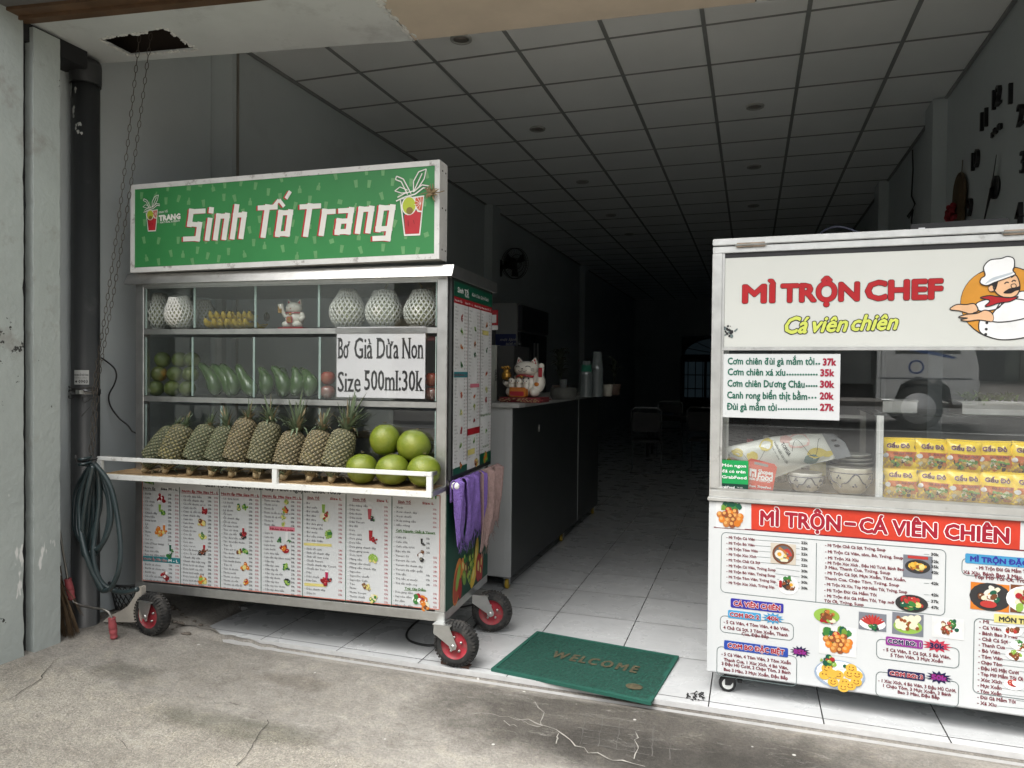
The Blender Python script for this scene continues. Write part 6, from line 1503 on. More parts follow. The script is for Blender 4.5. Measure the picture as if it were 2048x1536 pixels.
# instant noodle packets
ny = mat('packet_yellow', S(250, 215, 35, 1.15), .3, 0, 8, .05, coat=.3); nor = mat('packet_orange', S(230, 120, 45, .85), .3, 0, 8, .08, coat=.3); npur = mat('packet_purple', S(120, 30, 70, .9), .35); nbl = mat('packet_noodle', S(235, 195, 100, .85), .35); ngr = mat('packet_leaf', S(110, 160, 60, .9), .35); ndk = mat('packet_dark', S(70, 45, 35, .9), .35)
def packet_mesh(seed):
    rnd = random.Random(seed); m = Panel(None); W, H, T = .124, .122, .044
    NXp, NYp = 16, 14; vs, fs = [], []
    def P(x, y):
        e = (1-abs(x)**4)*(1-abs(y)**4); wr = .0026*math.sin(x*9+y*4+rnd_a)+.002*math.sin(y*13+x*5+rnd_a)+.0012*math.sin(x*23-y*9)
        wob = .004*math.sin(y*8+rnd_a)*(abs(x)**6)
        return (x*W/2+wob, -(T*.5*e+wr*e), (y+1)*H/2)
    rnd_a = rnd.uniform(0, 6)
    for j in range(NYp+1):
        for i in range(NXp+1): vs.append(P(-1+2*i/NXp, -1+2*j/NYp))
    off = len(vs)
    for j in range(NYp+1):
        for i in range(NXp+1): x, y, z = P(-1+2*i/NXp, -1+2*j/NYp); vs.append((x, -y+.0005, z))
    cells = {}
    for j in range(NYp):
        for i in range(NXp):
            a = j*(NXp+1)+i; q = (a, a+1, a+NXp+2, a+NXp+1); y = -1+2*(j+.5)/NYp; x = -1+2*(i+.5)/NXp
            c_ = ny if (y > .15 or y < -.55 and x > .3) else (nor if (y > -.45-.2*x and x > -.75) else (nbl if (i*7+j*5) % 3 else ny))
            if y > .93 or y < -.93: c_ = ny
            cells.setdefault(c_, []).append(q); cells.setdefault(nor, []).append(tuple(v+off for v in q[::-1]))
    k0 = len(m.v); m.v.extend(vs)
    for c_, L in cells.items():
        m.mats.append(c_) if c_ not in m.mats else None
        for q in L: m.f.append([k0+a for a in q]); m.mi.append(m.mats.index(c_)); m.sm.append(True)
    def put(a, b, h):
        x, y, z = P(a/(W/2), b/(H/2)-1); return (x, y-h-.0006, z)
    m.put = put
    m.text('Gấu Đỏ', -.042, .085, .084, .018, npur, 2, bold=.036, outline=(cream, .03))
    m.text('Gà Sợi Phở', -.018, .057, .070, .0095, npur, 1, shear=.25, bold=.02)
    for k_ in range(26): m.disc(random.uniform(-.045, .05), random.uniform(.012, .045), random.uniform(.006, .012), [nbl, ngr, cream, ndk, nbl, O_][k_ % 6], 1+k_*.05, n=8, jag=.2)
    for k_ in range(6): m.disc(-.01+.011*k_, .046-.002*k_, .007, ngr, 3+k_*.05, n=7, jag=.3, ry=.005)
    m.disc(-.046, .053, .010, white_i, 3, n=12)
    return m
random.seed(21)
pk = []
for s_ in range(2):
    t = thing('noodle_packet', 'x', 'noodles', group='instant noodle packets stacked behind the glass')
    mm = packet_mesh(s_); mm.build('wrapper', t)
    m = MB(); 
    for sgn in (0, 1):
        z = .1225 if sgn else -.0005
        n_ = 24; vs = []
        for i in range(n_+1): x = -.061+.122*i/n_; vs += [(x, .0006*((-1)**i), z), (x, -.0006*((-1)**i), z+(.007 if sgn else -.006)*(1 if i % 2 else .8))]
        m.add(vs, [(2*i, 2*i+1, 2*i+3, 2*i+2) for i in range(n_)], ny)
    m.build('crimped_edge', t); pk.append(t)
ordn = ['beside the white shelf post', 'second from the post', 'third from the post', 'fourth from the post', 'fifth from the post']
first = [True, True]
for row in range(2):
    for i, xz in enumerate((1797, 1862, 1925, 1990, 2056)):
        xz += (4 if row == 0 else 0)
        u, z = N.front((xz, 990), .075)
        lab = ('upper-row' if row else 'bottom-row')+' yellow instant noodle packet '+ordn[i]
        loc = N.w(u, .075+.004*(i % 2)+row*.012, .9185+row*.1225); rot = (random.uniform(-.16, -.02), random.uniform(-.05, .05), N.yaw+random.uniform(-.22, .16))
        src = pk[(i+row) % 2]
        if first[(i+row) % 2]: first[(i+row) % 2] = False; src.location = loc; src.rotation_euler = rot; src['label'] = lab
        else: copy_thing(src, loc, rot, label=lab)
# patterned bowls
bowl_c = mat('crackle_bowl', (.50, .47, .38), .3, 0, 8, .1, coat=.3); bowl_b = mat('bowl_blue_brush', (.05, .06, .10), .35)
def bowl(q, d, r, hgt, z0, label, cat='bowl', col=bowl_c):
    u, _ = N.front(q, d); t = thing('patterned_bowl', label, cat, N.w(u, d, z0), rz=random.random())
    prof = [(r*.5, 0), (r*.55, .006), (r*.72, hgt*.15), (r*.95, hgt*.5), (r, hgt*.72), (r*.93, hgt*.9), (r*.97, hgt), (r*.92, hgt), (r*.88, hgt*.9), (r*.93, hgt*.7), (r*.6, .02), (0, .016)]
    m = MB(); m.lathe([(0, 0)]+prof, col, 36)
    m.build('bowl_body', t)
    m = MB()
    def pr(h):
        for (r0, h0), (r1, h1) in zip(prof[:7], prof[1:7]):
            if h0 <= h <= h1: return r0+(r1-r0)*(h-h0)/max(1e-6, h1-h0)
        return r
    for k_ in range(4):
        for s_ in (-1, 1):
            pts = []
            for i in range(13):
                f = i/12; an = pi/2*k_+s_*f*pi/4; h = hgt*(.28+.5*(f if True else f)); rr = pr(h)+.001; pts.append((rr*math.cos(an), rr*math.sin(an), h+.006*math.sin(f*9)))
            m.tube(pts, .0028, bowl_b, 5)
        for j in range(3):
            an = pi/2*k_+.08*(j-1); h = hgt*(.72 if j == 1 else .64); rr = pr(h)+.0005; m.ell((rr*math.cos(an), rr*math.sin(an), h), .0045, bowl_b, 6, 4)
            an += pi/4; h = hgt*(.42 if j == 1 else .35); rr = pr(h)+.0005; m.ell((rr*math.cos(an), rr*math.sin(an), h), .0045, bowl_b, 6, 4)
    m.tube([((r*.975)*math.cos(a), (r*.975)*math.sin(a), hgt*.82) for a in [2*pi*i/32 for i in range(32)]], .002, bowl_b, 5, closed=True)
    m.build('brushed_pattern', t); return t
bowl((1610, 970), .13, .073, .088, .911, 'smaller cream bowl with blue brush pattern and dots under the tissue bag', col=mat('grey_bowl', (.52, .51, .47), .3, 0, 8, .08, coat=.3))
bowl((1700, 966), .16, .089, .118, .911, 'larger cream bowl with looping blue lines beside the white shelf post')
u, _ = N.front((1705, 905), .2)
for k_ in range(3):
    t = thing('stacked_plate', ['lowest grey plate of the stack on the larger bowl', 'middle grey plate of the stack on the larger bowl', 'top grey plate of the stack on the larger bowl'][k_], 'plate', N.w(u, .2, 1.030+k_*.017), group='plates stacked on the bowl')
    m = MB(); r = .082-.004*k_; m.lathe([(0, 0), (r*.55, 0), (r, .016), (r*.99, .019), (r*.55, .006), (0, .005)], mat('grey_plate', (.36, .36, .33), .35, coat=.3), 32); m.build('plate_body', t)
# tissue bag
t_bag = mat('tissue_bag', (.60, .61, .55), .35, 0, 5, .04, .15, 18, coat=.3); tb_y = mat('bag_yellow', S(235, 215, 110, .85), .35); tb_p = mat('bag_pink', S(235, 195, 185, .85), .35); tb_g = mat('bag_teal', S(120, 150, 145, .9), .35); tb_h = mat('bag_handle_grey', (.22, .23, .24), .4)
t = thing('tissue_bag', 'pale printed tissue bag with yellow and pink blots lying across the bowls', 'tissue bag', N.o, N.yaw)
C0 = N.front((1452, 910), .10); ZB = lambda x, y: N.front(Zs(x, y), .085)
corners = [ZB(160, 240), ZB(215, 470), ZB(860, 300), ZB(790, 150)]     # near end bottom.. outline: left-top, left-bottom, right-bottom, right-top
lt, lb_, rb_, rt = ZB(165, 225), ZB(480, 425), ZB(870, 312), ZB(770, 145)
lt2, lb2 = ZB(150, 232), ZB(225, 345)
outline_top = [ZB(160, 235), ZB(300, 205), ZB(450, 170), ZB(620, 150), ZB(790, 150)]; outline_bot = [ZB(205, 330), ZB(330, 440), ZB(480, 425), ZB(680, 350), ZB(862, 308)]
def bagP(s_, v, side=1):
    f = s_*4; i = min(3, int(f)); f -= i
    a = [outline_bot[i][k_]*(1-f)+outline_bot[i+1][k_]*f for k_ in (0, 1)]; b_ = [outline_top[i][k_]*(1-f)+outline_top[i+1][k_]*f for k_ in (0, 1)]
    e = (1-abs(2*s_-1)**3)*(1-abs(2*v-1)**2.5)
    return (a[0]*(1-v)+b_[0]*v, .085-side*(.038*e+.004*e*math.sin(s_*17+v*9)), a[1]*(1-v)+b_[1]*v)
p = Panel(None); p.put = lambda a, b, h: (lambda q: (q[0], q[1]-h-.0008, q[2]))(bagP(max(0, min(1, a)), max(0, min(1, b))))
for sd in (1, -1):
    vs = [bagP(i/24, j/12, sd) for j in range(13) for i in range(25)]; p.add(vs, [(j*25+i, j*25+i+1, (j+1)*25+i+1, (j+1)*25+i) for j in range(12) for i in range(24)], t_bag, True)
random.seed(3)
for a, b, r, c_ in ((.12, .72, .07, tb_y), (.28, .62, .06, tb_y), (.44, .85, .07, tb_y), (.06, .3, .06, tb_p), (.74, .8, .10, tb_p), (.62, .9, .05, tb_p), (.86, .35, .08, tb_y), (.80, .18, .07, tb_g), (.2, .35, .03, tb_y), (.95, .25, .05, tb_y)): p.disc(a, b, r, c_, 1, ry=r*2.2, n=16, jag=.12)
p.line([(.02+.02*i, .62+.2*math.sin(i*.34)) for i in range(21)], .004, hblk, 2); p.line([(.66+.015*i, .55+.3*math.sin(i*.42)) for i in range(20)], .004, hblk, 2)
bp0 = p.put; p.put = lambda a, b, h: bp0(a/.55, b/.157, h); p.text('TOPGIA', .318, .125, .06, .017, hblk, 2, bold=.02, rot=-1.15); p.text('KHĂN GIẤY CAO CẤP', .285, .135, .105, .010, hblk, 2, rot=-1.15, bold=.01); p.text('KHÔNG TẨY TRẮNG', .268, .130, .07, .006, hblk, 2, rot=-1.15); p.put = bp0
p.build('bag_body', t)
m = MB(); hp = [ZB(770, 148), ZB(840, 150), ZB(915, 205), ZB(958, 292), ZB(860, 312)]; m.prism([(a, .080, b) for a, b in hp], (0, .004, 0), tb_h)
for sgn in range(2):
    a, b = ZB(845+sgn*20, 190+sgn*34); m.ell((a, .079, b), (.012, .003, .006), hblk, 10, 5)
m.build('bag_handle', t)
# bottles, jars and boxes further in
dkg = mat('sauce_brown', (.05, .022, .012), .15, coat=.4); amber = mat('oil_amber', (.22, .11, .02), .12, coat=.4); capw = mat('bottle_cap', (.5, .5, .48), .4); capr = mat('bottle_cap_red', (.35, .03, .03), .4)
for i, (x, y0, h, r, bm_, cm, lb) in enumerate(((1500, 905, .20, .038, dkg, capr, 'dark brown sauce bottle with a red cap nearest the corner frame'), (1532, 905, .22, .034, amber, capw, 'amber oil bottle with a pale cap beside the dark sauce bottle'), (1558, 905, .19, .04, dkg, capw, 'squat dark sauce bottle with a pale cap behind the tissue bag'), (1588, 905, .23, .033, mat('chili_red', (.25, .04, .02), .2, coat=.3), capr, 'chilli sauce bottle with a red cap behind the tissue bag'), (1636, 905, .21, .036, dkg, capr, 'tall dark sauce bottle standing closest to the bowls'))):
    u, _ = N.front((x, 900), .42); t = thing('sauce_bottle', lb, 'bottle', N.w(u, .42+.02*(i % 2), .911), group='sauce bottles in the noodle cart')
    m = MB(); m.lathe([(0, 0), (r*.9, 0), (r, .006), (r, h*.62), (r*.85, h*.72), (r*.4, h*.82), (r*.36, h*.92)], bm_, 20); m.build('bottle_body', t)
    m = MB(); m.lathe([(r*.42, h*.90), (r*.42, h), (0, h)], cm, 16); m.build('cap', t); m = MB(); m.lathe([(r+.0008, h*.2), (r+.0008, h*.5)], paper if i % 2 else yellow_i, 20); m.build('paper_label', t)
t = thing('cardboard_box', 'yellow cardboard box in the corner behind the green sticker', 'box', N.w(.065, .16, .911), N.yaw); yb = mat('yellow_carton', S(225, 190, 50, .85), .5)
m = MB(); m.box((0, 0, 0), (.12, .16, .125), yb, .002); m.build('box_body', t); m = MB(); m.box((.055, -.001, .03), (.06, .161, .1265), cream); m.box((-.001, .06, .1265), (.121, .10, .1275), cream); m.build('tape', t)
# steel trays with herbs on the glass shelf
def tray(u0, u1, lab):
    t = thing('steel_tray', lab, 'tray', N.o, N.yaw, group='steel trays on the glass shelf')
    m = MB(); z0, z1 = 1.2735, 1.325; d0, d1 = .09, .33
    m.box((u0+.012, d0+.012, z0), (u1-.012, d1-.012, z0+.003), steel)
    for a, b in (((u0, d0), (u1, d0+.003)), ((u0, d1-.003), (u1, d1)), ((u0, d0+.0031), (u0+.003, d1-.0031)), ((u1-.003, d0+.0031), (u1, d1-.0031))): m.box((a[0], a[1], z0+.002), (b[0], b[1], z1), steel)
    m.build('tray_body', t); m = MB(); m.tube([(u0, d0, z1), (u1, d0, z1), (u1, d1, z1), (u0, d1, z1)], .005, steel, 8, closed=True); m.build('rim', t)
u0, _ = N.front((1734, 800), .09); u1, _ = N.front((1824, 800), .09); tray(max(u0, .70), u1+.02, 'steel tray over the white shelf post, empty')
u2, _ = N.front((1925, 800), .09); tray(u2, u2+.38, 'steel tray with green herbs heaped on its rim')
m = MB(); random.seed(8); herb = mat('herb_leaf', (.12, .20, .04), .5, 0, 20, .3)
for k_ in range(120):
    b_ = Vector((random.uniform(.02, .20), random.uniform(.02, .12), .052+random.uniform(0, .022))); d = Vector((random.uniform(-1, 1), random.uniform(-1, .3), random.uniform(-.2, .5))); leaf_strip(m, b_, d, Vector((0, 0, 1)), random.uniform(.03, .06), .016, .6, herb, 3)
tag(m.build('herb_heap', None, N.w(u2, .09, 1.2735)), 'heap of green herb leaves on the steel tray', 'herbs')
# black box and cables on the roof
t = thing('black_box', 'flat black box with a small white sticker on the noodle cart roof', 'box', N.w(.82, .26, 2.0185+.0085), N.yaw-.1)
m = MB(); m.box((0, 0, 0), (.36, .22, .07), mat('dark_grey_plastic', (.02, .021, .023), .7), .004); m.build('box_body', t); m = MB(); m.box((.03, -.0012, .025), (.055, 0, .05), paper); m.build('sticker', t)
m = MB(); cen = N.w(.62, .45, 2.03)
m.tube([cen+Vector((.19*math.cos(a), .10*math.sin(a), .035+.03*math.sin(a*.5)+.03*math.cos(a*3))) for a in [2*pi*i/40 for i in range(60)]], .005, mat('blue_black_cable', (.02, .025, .05), .5), 6)
tag(m.build('cable_coil', None), 'dark cable coiled loosely on the noodle cart roof', 'cable')
# ================================================================ left corner: pipe, chain, hose, broom, crank
pvc = mat('dark_grey_pvc', (.035, .037, .038), .42, 0, 3, .15, dirt=((.10, .10, .10), 5, .6, .12, .5))
PX_, PY_, PR = -3.385, 2.955, .068
t = thing('drain_pipe', 'thick dark grey plastic drain pipe standing beside the entrance pillar', 'pipe', (PX_, PY_, .03))
m = MB(); m.lathe([(PR, 0), (PR, 3.03)], pvc, 32); m.lathe([(PR+.006, 2.9), (PR+.008, 2.91), (PR+.008, 3.0), (PR+.006, 3.02)], pvc, 32); m.build('pipe_body', t)
m = MB(); m.lathe([(PR+.002, 1.258), (PR+.004, 1.26), (PR+.004, 1.285), (PR+.002, 1.287)], mat('clamp_dark_steel', (.15, .15, .15), .3, .9), 32); m.box((-.20, -.01, 1.262), (-PR, .01, 1.283), mat('clamp_dark_steel'), .001); m.box((PR*.3, -PR-.012, 1.262), (PR*.75, -PR*.7, 1.283), steel, .002); m.build('clamp', t)
# paint splashes on the pipe
m = MB(); spl = mat('paint_splash', (.42, .43, .41), .8, 0, 20, .2)
random.seed(4)
def on_pipe(q, k_=1.0):
    P = at_y(q, PY_-PR*.9); return P
for q, rx, rz in (((166, 172), 8, 14), ((181, 258), 8, 5), ((186, 245), 12, 4), ((172, 222), 4, 6), ((196, 130), 5, 7), ((157, 160), 1.5, 16), ((178, 176), 2, 5), ((175, 213), 3, 4), ((190, 262), 3, 2)):
    P = on_pipe(q); an = math.atan2(P.y-PY_, P.x-PX_)
    for k_ in range(6):
        th = -pi/2+(q[0]-175)/26*1.05+random.gauss(0, rx*.01); z = P.z-.03+random.gauss(0, rz*.0012); r = random.uniform(.3, 1)*rz*.0016+.002
        th0 = th-math.atan2(3.385, 2.955)*0+R(-41+0)*-.0
        nrmv = Vector((math.cos(th+.85*0), math.sin(th), 0)); up_ = Vector((0, 0, 1)); tv = up_.cross(nrmv)
        pts = [tuple(nrmv*(PR+.0012)+tv*(math.cos(a)*r*.6*random.uniform(.7, 1.2))+up_*(z+math.sin(a)*r*random.uniform(.8, 1.4))) for a in [2*pi*i/9 for i in range(9)]]
        m.add(pts, [tuple(range(9))], spl)
m.build('paint_splash', t)
P = at_y((176, 755), PY_-PR)
p = Panel(lambda a, b, h: ((PR+.0015+h)*math.sin(a/PR+.55), -(PR+.0015+h)*math.cos(a/PR+.55), b))
zc = P.z-.03
lab_w = mat('sticker_grey', (.40, .41, .40), .5)
for k_ in range(6): p.rect(-.036+.012*k_, zc-.038, -.024+.012*k_, zc+.038, lab_w, 0)
p.text('KHOAN CẮT BÊ TÔNG', -.033, zc+.008, .066, .010, ink, 1, bold=.03, res=1); p.text('THÔNG CỐNG', -.033, zc-.006, .06, .007, ink, 1, res=1); p.text('0903', -.012, zc-.03, .042, .018, ink, 1, bold=.03, res=1); p.disc(-.024, zc-.022, .006, ink, 1)
p.build('sticker', t)

chain_m = mat('chain_steel', (.10, .085, .07), .5, .8, 30, .3)
def chain(P0, P1, sag=.02):
    m = MB(); L = (P1-P0).length; n = int(L/.036)
    ax = (P1-P0).normalized()
    for i in range(n):
        f = (i+.5)/n; c = P0.lerp(P1, f)+Vector((sag*math.sin(pi*f)*.5, 0, -sag*math.sin(pi*f)))
        s_ = ax.orthogonal().normalized(); s_ = s_ if i % 2 == 0 else ax.cross(s_)
        a, b = .021, .0075
        pts = [c+ax*(a*math.cos(w)*(1 if abs(math.cos(w)) < .8 else .95))+s_*(b*math.sin(w)) for w in [2*pi*k_/10 for k_ in range(10)]]
        m.tube(pts, .0018, chain_m, 5, closed=True)
    return m
T0_, T1_ = at_z((279, 70), 3.12), at_z((302, 66), 3.16)
Bp = at_y((188, 770), 2.885)
Bp2 = at_y((196, 760), 2.89)
Be = at_y((178, 930), 2.88)
m = chain(T0_, Bp, .03); m2 = chain(T1_, Bp2, .03); m3 = chain(Bp, Be, .01); m4 = chain(Bp2, Be+Vector((.02, 0, .02)), .01)
for q in (m2, m3, m4): m.add(q.v, q.f, chain_m, True)
tag(m.build('hoist_chain', None), 'looped thin steel chain hanging from the soffit hole to the drain pipe', 'chain')
m = MB(); wire = mat('tie_wire', (.06, .055, .05), .5, .6)
for k_ in range(5):
    z = 1.30+random.uniform(-.03, .03); m.tube([(PX_+(PR+.01)*math.cos(a), PY_+(PR+.01)*math.sin(a), z+random.uniform(-.008, .008)) for a in [-2.6+i*.25 for i in range(12)]], .0016, wire, 4)
A = at_y((186, 795), 2.87); m.tube([A, A+Vector((.03, 0, -.04)), A+Vector((.0, 0, -.09)), A+Vector((-.02, 0, -.05)), A+Vector((-.09, .01, -.10))], .0016, wire, 4); m.tube([A, A+Vector((-.06, .0, -.03)), A+Vector((-.10, .02, .0))], .0016, wire, 4)
tag(m.build('tie_wire', None), 'thin twisted tie wire wrapped round the drain pipe at the chain end', 'wire')
# power cable on the wall
cab = mat('black_cable', (.012, .012, .012), .5)
def wall_cable(qs, y0, y1, r, lab):
    n = len(qs); pts = [at_y(q, y0+(y1-y0)*i/(n-1)) for i, q in enumerate(qs)]
    m = MB(); sp = []
    for i in range(n-1):
        p0, p1, p2, p3 = pts[max(0, i-1)], pts[i], pts[i+1], pts[min(n-1, i+2)]
        for k_ in range(6):
            t_ = k_/6; sp.append(.5*((2*p1)+(-p0+p2)*t_+(2*p0-5*p1+4*p2-p3)*t_*t_+(-p0+3*p1-3*p2+p3)*t_**3))
    sp.append(pts[-1]); m.tube(sp, r, cab, 6); return tag(m.build('power_cable', None), lab, 'cable')
wall_cable([(195, 711), (212, 722), (228, 736), (233, 752), (228, 770), (218, 790), (221, 812), (238, 836), (255, 850), (264, 862), (272, 866), (292, 872)], 3.12, 3.18, .0042, 'black power cable snaking down the grey wall to the juice cart')
# hose
hose_m = mat('green_grey_hose', (.018, .031, .034), .3, 0, 20, .2, .1, 200, coat=.2)
m = MB(); YH = 2.875; RH = .0125
hk = at_y((187, 925), YH)
random.seed(12)
def loop(qs, r=RH, dy=0.0, m=m):
    pts = [at_y(zq(*q), YH+dy+.02*math.sin(i)) for i, q in enumerate(qs)]; sp = []; n = len(pts)
    for i in range(n-1):
        p0, p1, p2, p3 = pts[max(0, i-1)], pts[i], pts[i+1], pts[min(n-1, i+2)]
        for k_ in range(7):
            t_ = k_/7; sp.append(.5*((2*p1)+(-p0+p2)*t_+(2*p0-5*p1+4*p2-p3)*t_*t_+(-p0+3*p1-3*p2+p3)*t_**3))
    sp.append(pts[-1]); m.tube(sp, r, hose_m, 9)
zq = lambda x, y: (x/3.2, 880+y/3.2)
for k_, qs in enumerate(([(590, 150), (540, 220), (490, 320), (475, 430), (478, 560), (520, 640), (560, 560), (590, 420), (600, 260), (595, 160)],
          [(592, 150), (560, 230), (505, 340), (490, 480), (500, 600), (545, 650), (600, 560), (640, 420), (625, 260), (600, 160)],
          [(594, 150), (565, 240), (520, 360), (510, 500), (525, 640), (545, 740), (580, 640), (600, 500), (600, 330), (596, 160)],
          [(600, 150), (640, 240), (690, 360), (700, 480), (680, 600), (640, 690), (590, 740), (560, 640), (575, 400), (598, 165)],
          [(602, 150), (665, 250), (705, 380), (710, 520), (670, 640), (615, 700), (600, 600), (640, 420), (630, 240), (604, 160)],
          [(604, 152), (630, 230), (635, 400), (610, 600), (597, 720), (610, 820), (650, 910), (720, 960), (800, 975), (880, 955)],
          [(606, 152), (700, 280), (750, 480), (772, 680), (760, 830), (720, 930), (690, 960), (640, 950), (590, 820), (545, 700), (530, 560), (560, 330), (596, 165)],
          [(592, 160), (545, 260), (510, 400), (515, 560), (540, 690), (560, 760), (600, 860), (660, 960)])):
    loop(qs, dy=-.012*k_)
m.tube([hk+Vector((.024*math.cos(a), -.05+.03*math.sin(a), -.02+.004*a)) for a in [i*.4 for i in range(34)]], .008, hose_m, 7)
tag(m.build('garden_hose', None), 'coiled dark green garden hose hung on the drain pipe beside the juice cart', 'hose')
m = MB(); m.tube([hk+Vector((0, .02, .02)), hk+Vector((0, -.06, .012)), hk+Vector((0, -.10, .02)), hk+Vector((0, -.105, .05))], .006, black, 8); tag(m.build('wall_hook', None), 'black hook on the drain pipe carrying the hose', 'hook')
# basket
bk_m = mat('black_plastic', (.02, .021, .022), .45)
c = at_z((246, 1228), .035); c.y += .10; c.x -= .01
t = thing('wire_basket', 'round black lattice plastic basket on the ground behind the cream stand foot', 'basket', c)
m = MB(); H_ = .17
for i in range(26):
    for s_ in (-1, 1): m.tube([(.10*math.cos(a0)*(1+.35*f), .10*math.sin(a0)*(1+.35*f), f*H_) for f, a0 in ((0, 2*pi*i/26), (.33, 2*pi*i/26+s_*.25), (.66, 2*pi*i/26+s_*.5), (1, 2*pi*i/26+s_*.75))], .003, bk_m, 4)
m.lathe([(0, .002), (.1, .002), (.1, .008), (0, .008)], bk_m, 24); m.build('lattice_side', t)
m = MB(); m.tube([(.137*math.cos(a), .137*math.sin(a), H_) for a in [2*pi*i/30 for i in range(30)]], .008, bk_m, 8, closed=True); m.build('rim', t)
# cream stand foot with a concave edge
cr = mat('cream_plastic', (.44, .41, .36), .6, 0, 12, .12, dirt=((.2, .18, .15), 9, .55, .15, .5))
yS = 2.99
pts = [at_y(zq(x, y), yS) for x, y in ((655, 1166), (700, 1125), (770, 1095), (820, 1060), (860, 1000), (885, 940), (905, 940), (905, 1166))]
m = MB(); m.prism([tuple(p_) for p_ in pts], (0, .03, 0), cr); tag(m.build('stand_foot', None), 'cream curved stand foot on the ground behind the cart wheel by the hose', 'stand')
# broom
t = thing('broom', 'worn twig broom leaning in the corner behind the entrance pillar', 'broom', (0, 0, 0)); random.seed(9)
m = MB(); tw = mat('twig_bristle', (.10, .065, .035), .85, 0, 30, .4); top = at_y((112, 1150), 2.80)
for k_ in range(150):
    s_ = random.random(); e = at_y((118+s_*42, 1285-abs(s_-.35)*26+random.uniform(-10, 0)), 2.79+random.uniform(-.03, .07))
    mid = top.lerp(e, .5)+Vector((.012*s_, 0, 0)); m.tube([top+Vector((random.uniform(-.01, .012), random.uniform(-.02, .02), random.uniform(-.02, .06))), mid, e], [.0018, .0016, .0009], tw, 4)
for k_ in range(5): e = at_y((150+random.uniform(0, 18), 1225+random.uniform(0, 45)), 2.82); m.tube([top, top.lerp(e, .6)+Vector((.01, 0, .01)), e], .0009, tw, 4)
m.build('bristles', t)
m = MB(); m.tube([top+Vector((0, 0, -.03)), at_y((110, 960), 2.84)], .011, tw, 8); m.build('handle', t)
# shutter crank
t = thing('shutter_crank', 'bent steel shutter crank with two red turned handles leaning in the corner', 'crank handle', (0, 0, 0))
rod = mat('crank_rod', (.32, .31, .29), .35, .9, 20, .2); grip = mat('red_grip', (.36, .075, .085), .45, 0, 20, .15, .15, 60, dirt=((.2, .10, .09), 16, .55, .15, .5))
def cp_(x, y): 
    f = min(1, max(0, (y-500)/770)); return at_y(zq(x, y), 2.775+.10*f)
m = MB(); m.tube([cp_(372, 540), cp_(385, 600), cp_(400, 700), cp_(418, 800), cp_(434, 895), cp_(448, 960), cp_(458, 1015), cp_(470, 1040), cp_(520, 1060), cp_(600, 1075), cp_(660, 1082), cp_(695, 1100), cp_(714, 1135), cp_(722, 1200), cp_(728, 1265)], .0058, rod, 8); m.build('rod', t)
gp = [(0, .017), (.02, .0195), (.04, .015), (.06, .017), (.12, .017), (.4, .0195), (.5, .0195), (.52, .0175), (.54, .0195), (.75, .018), (.85, .015), (.88, .018), (.95, .018), (1, .012)]
for A, B in ((cp_(433, 888), cp_(460, 1022)), (cp_(715, 1138), cp_(730, 1270))):
    m = MB(); L = (B-A).length; m.lathe([(0, 0)]+[(r, h*L) for h, r in gp]+[(0, L)], grip, 20, A, axis=(B-A)); m.build('grip', t)
m = MB(); dst = mat('swept_dust', (.14, .12, .10), .95, 0, 30, .3, .6, 80)
random.seed(31)
for k_ in range(110):
    x = random.gauss(-3.18, .13); y = random.gauss(3.16, .10)
    if y < 2.98 or x < -3.44: continue
    r = random.uniform(.004, .016); m.ell((x, y, gz(x, y)+r*.2), (r*random.uniform(1, 1.8), r, r*.5), dst, 6, 4)
o = m.build('swept_dust'); o['kind'] = 'stuff'; o['label'] = 'loose grey dust and crumbs swept against the wall behind the juice cart'; 

# ================================================================ floor things
matg = mat('mat_green', (.008, .068, .048), .95, 0, 90, .5, 1.0, 300); mat_e = mat('mat_edge', (.009, .080, .057), .8, 0, 60, .2); mat_r = mat('mat_worn_red', (.07, .06, .032), .95, 0, 70, .7)
FL, BL_, BR_, FR_ = [at_z(q, .012) for q in ((982, 1338), (1074, 1263), (1358, 1313), (1302, 1403))]
t = thing('door_mat', 'green looped door mat with worn lettering on the tile threshold', 'door mat', (0, 0, 0))
def mp(s_, v, h=0): 
    A = FL.lerp(FR_, s_); B = BL_.lerp(BR_, s_); q = A.lerp(B, v); return Vector((q.x, q.y, .011+h))
m = MB(); n_ = 70; vs = []; random.seed(2)
for j in range(41):
    for i in range(n_+1):
        q = mp(i/n_, j/40); e = 1 if 0 < i < n_ and 0 < j < 40 else 0; vs.append((q.x, q.y, .009+random.uniform(0, .006)*e-(.006 if q.y < 3.192 else 0)))
m.add(vs, [(j*(n_+1)+i, j*(n_+1)+i+1, (j+1)*(n_+1)+i+1, (j+1)*(n_+1)+i) for j in range(40) for i in range(n_)], matg)
m.build('looped_pile', t)
m = MB()
for A, B in (((0, 0), (1, 0)), ((1, 0), (1, 1)), ((1, 1), (0, 1)), ((0, 1), (0, 0))):
    a, b = mp(*A), mp(*B); d = (b-a).normalized(); nn = Vector((-d.y, d.x, 0)); P = [a, b, b+nn*.018-d*.018, a+nn*.018+d*.018]
    m.prism([(q.x, q.y, .001 if q.y > 3.195 else -.006) for q in P], (0, 0, .0145), mat_e)
m.build('bound_edge', t)
p = Panel(lambda a, b, h: tuple(mp(a, b, h+.0045)))
p.text('WELCOME', .26, .46, .56, .15, mat_r, 1, bold=.03, spacing=1.25); p.disc(.865, .19, .05, mat_r, 1, ry=.055, n=20)
p.build('worn_lettering', t)
rst = mat('rusty_angle_iron', (.10, .055, .04), .75, .3, 18, .35, .3, 60)
A, B = at_z((882, 1327), 0), at_z((938, 1338), 0)
d = (B-A).normalized(); nn = Vector((-d.y, d.x, 0)); m = MB()
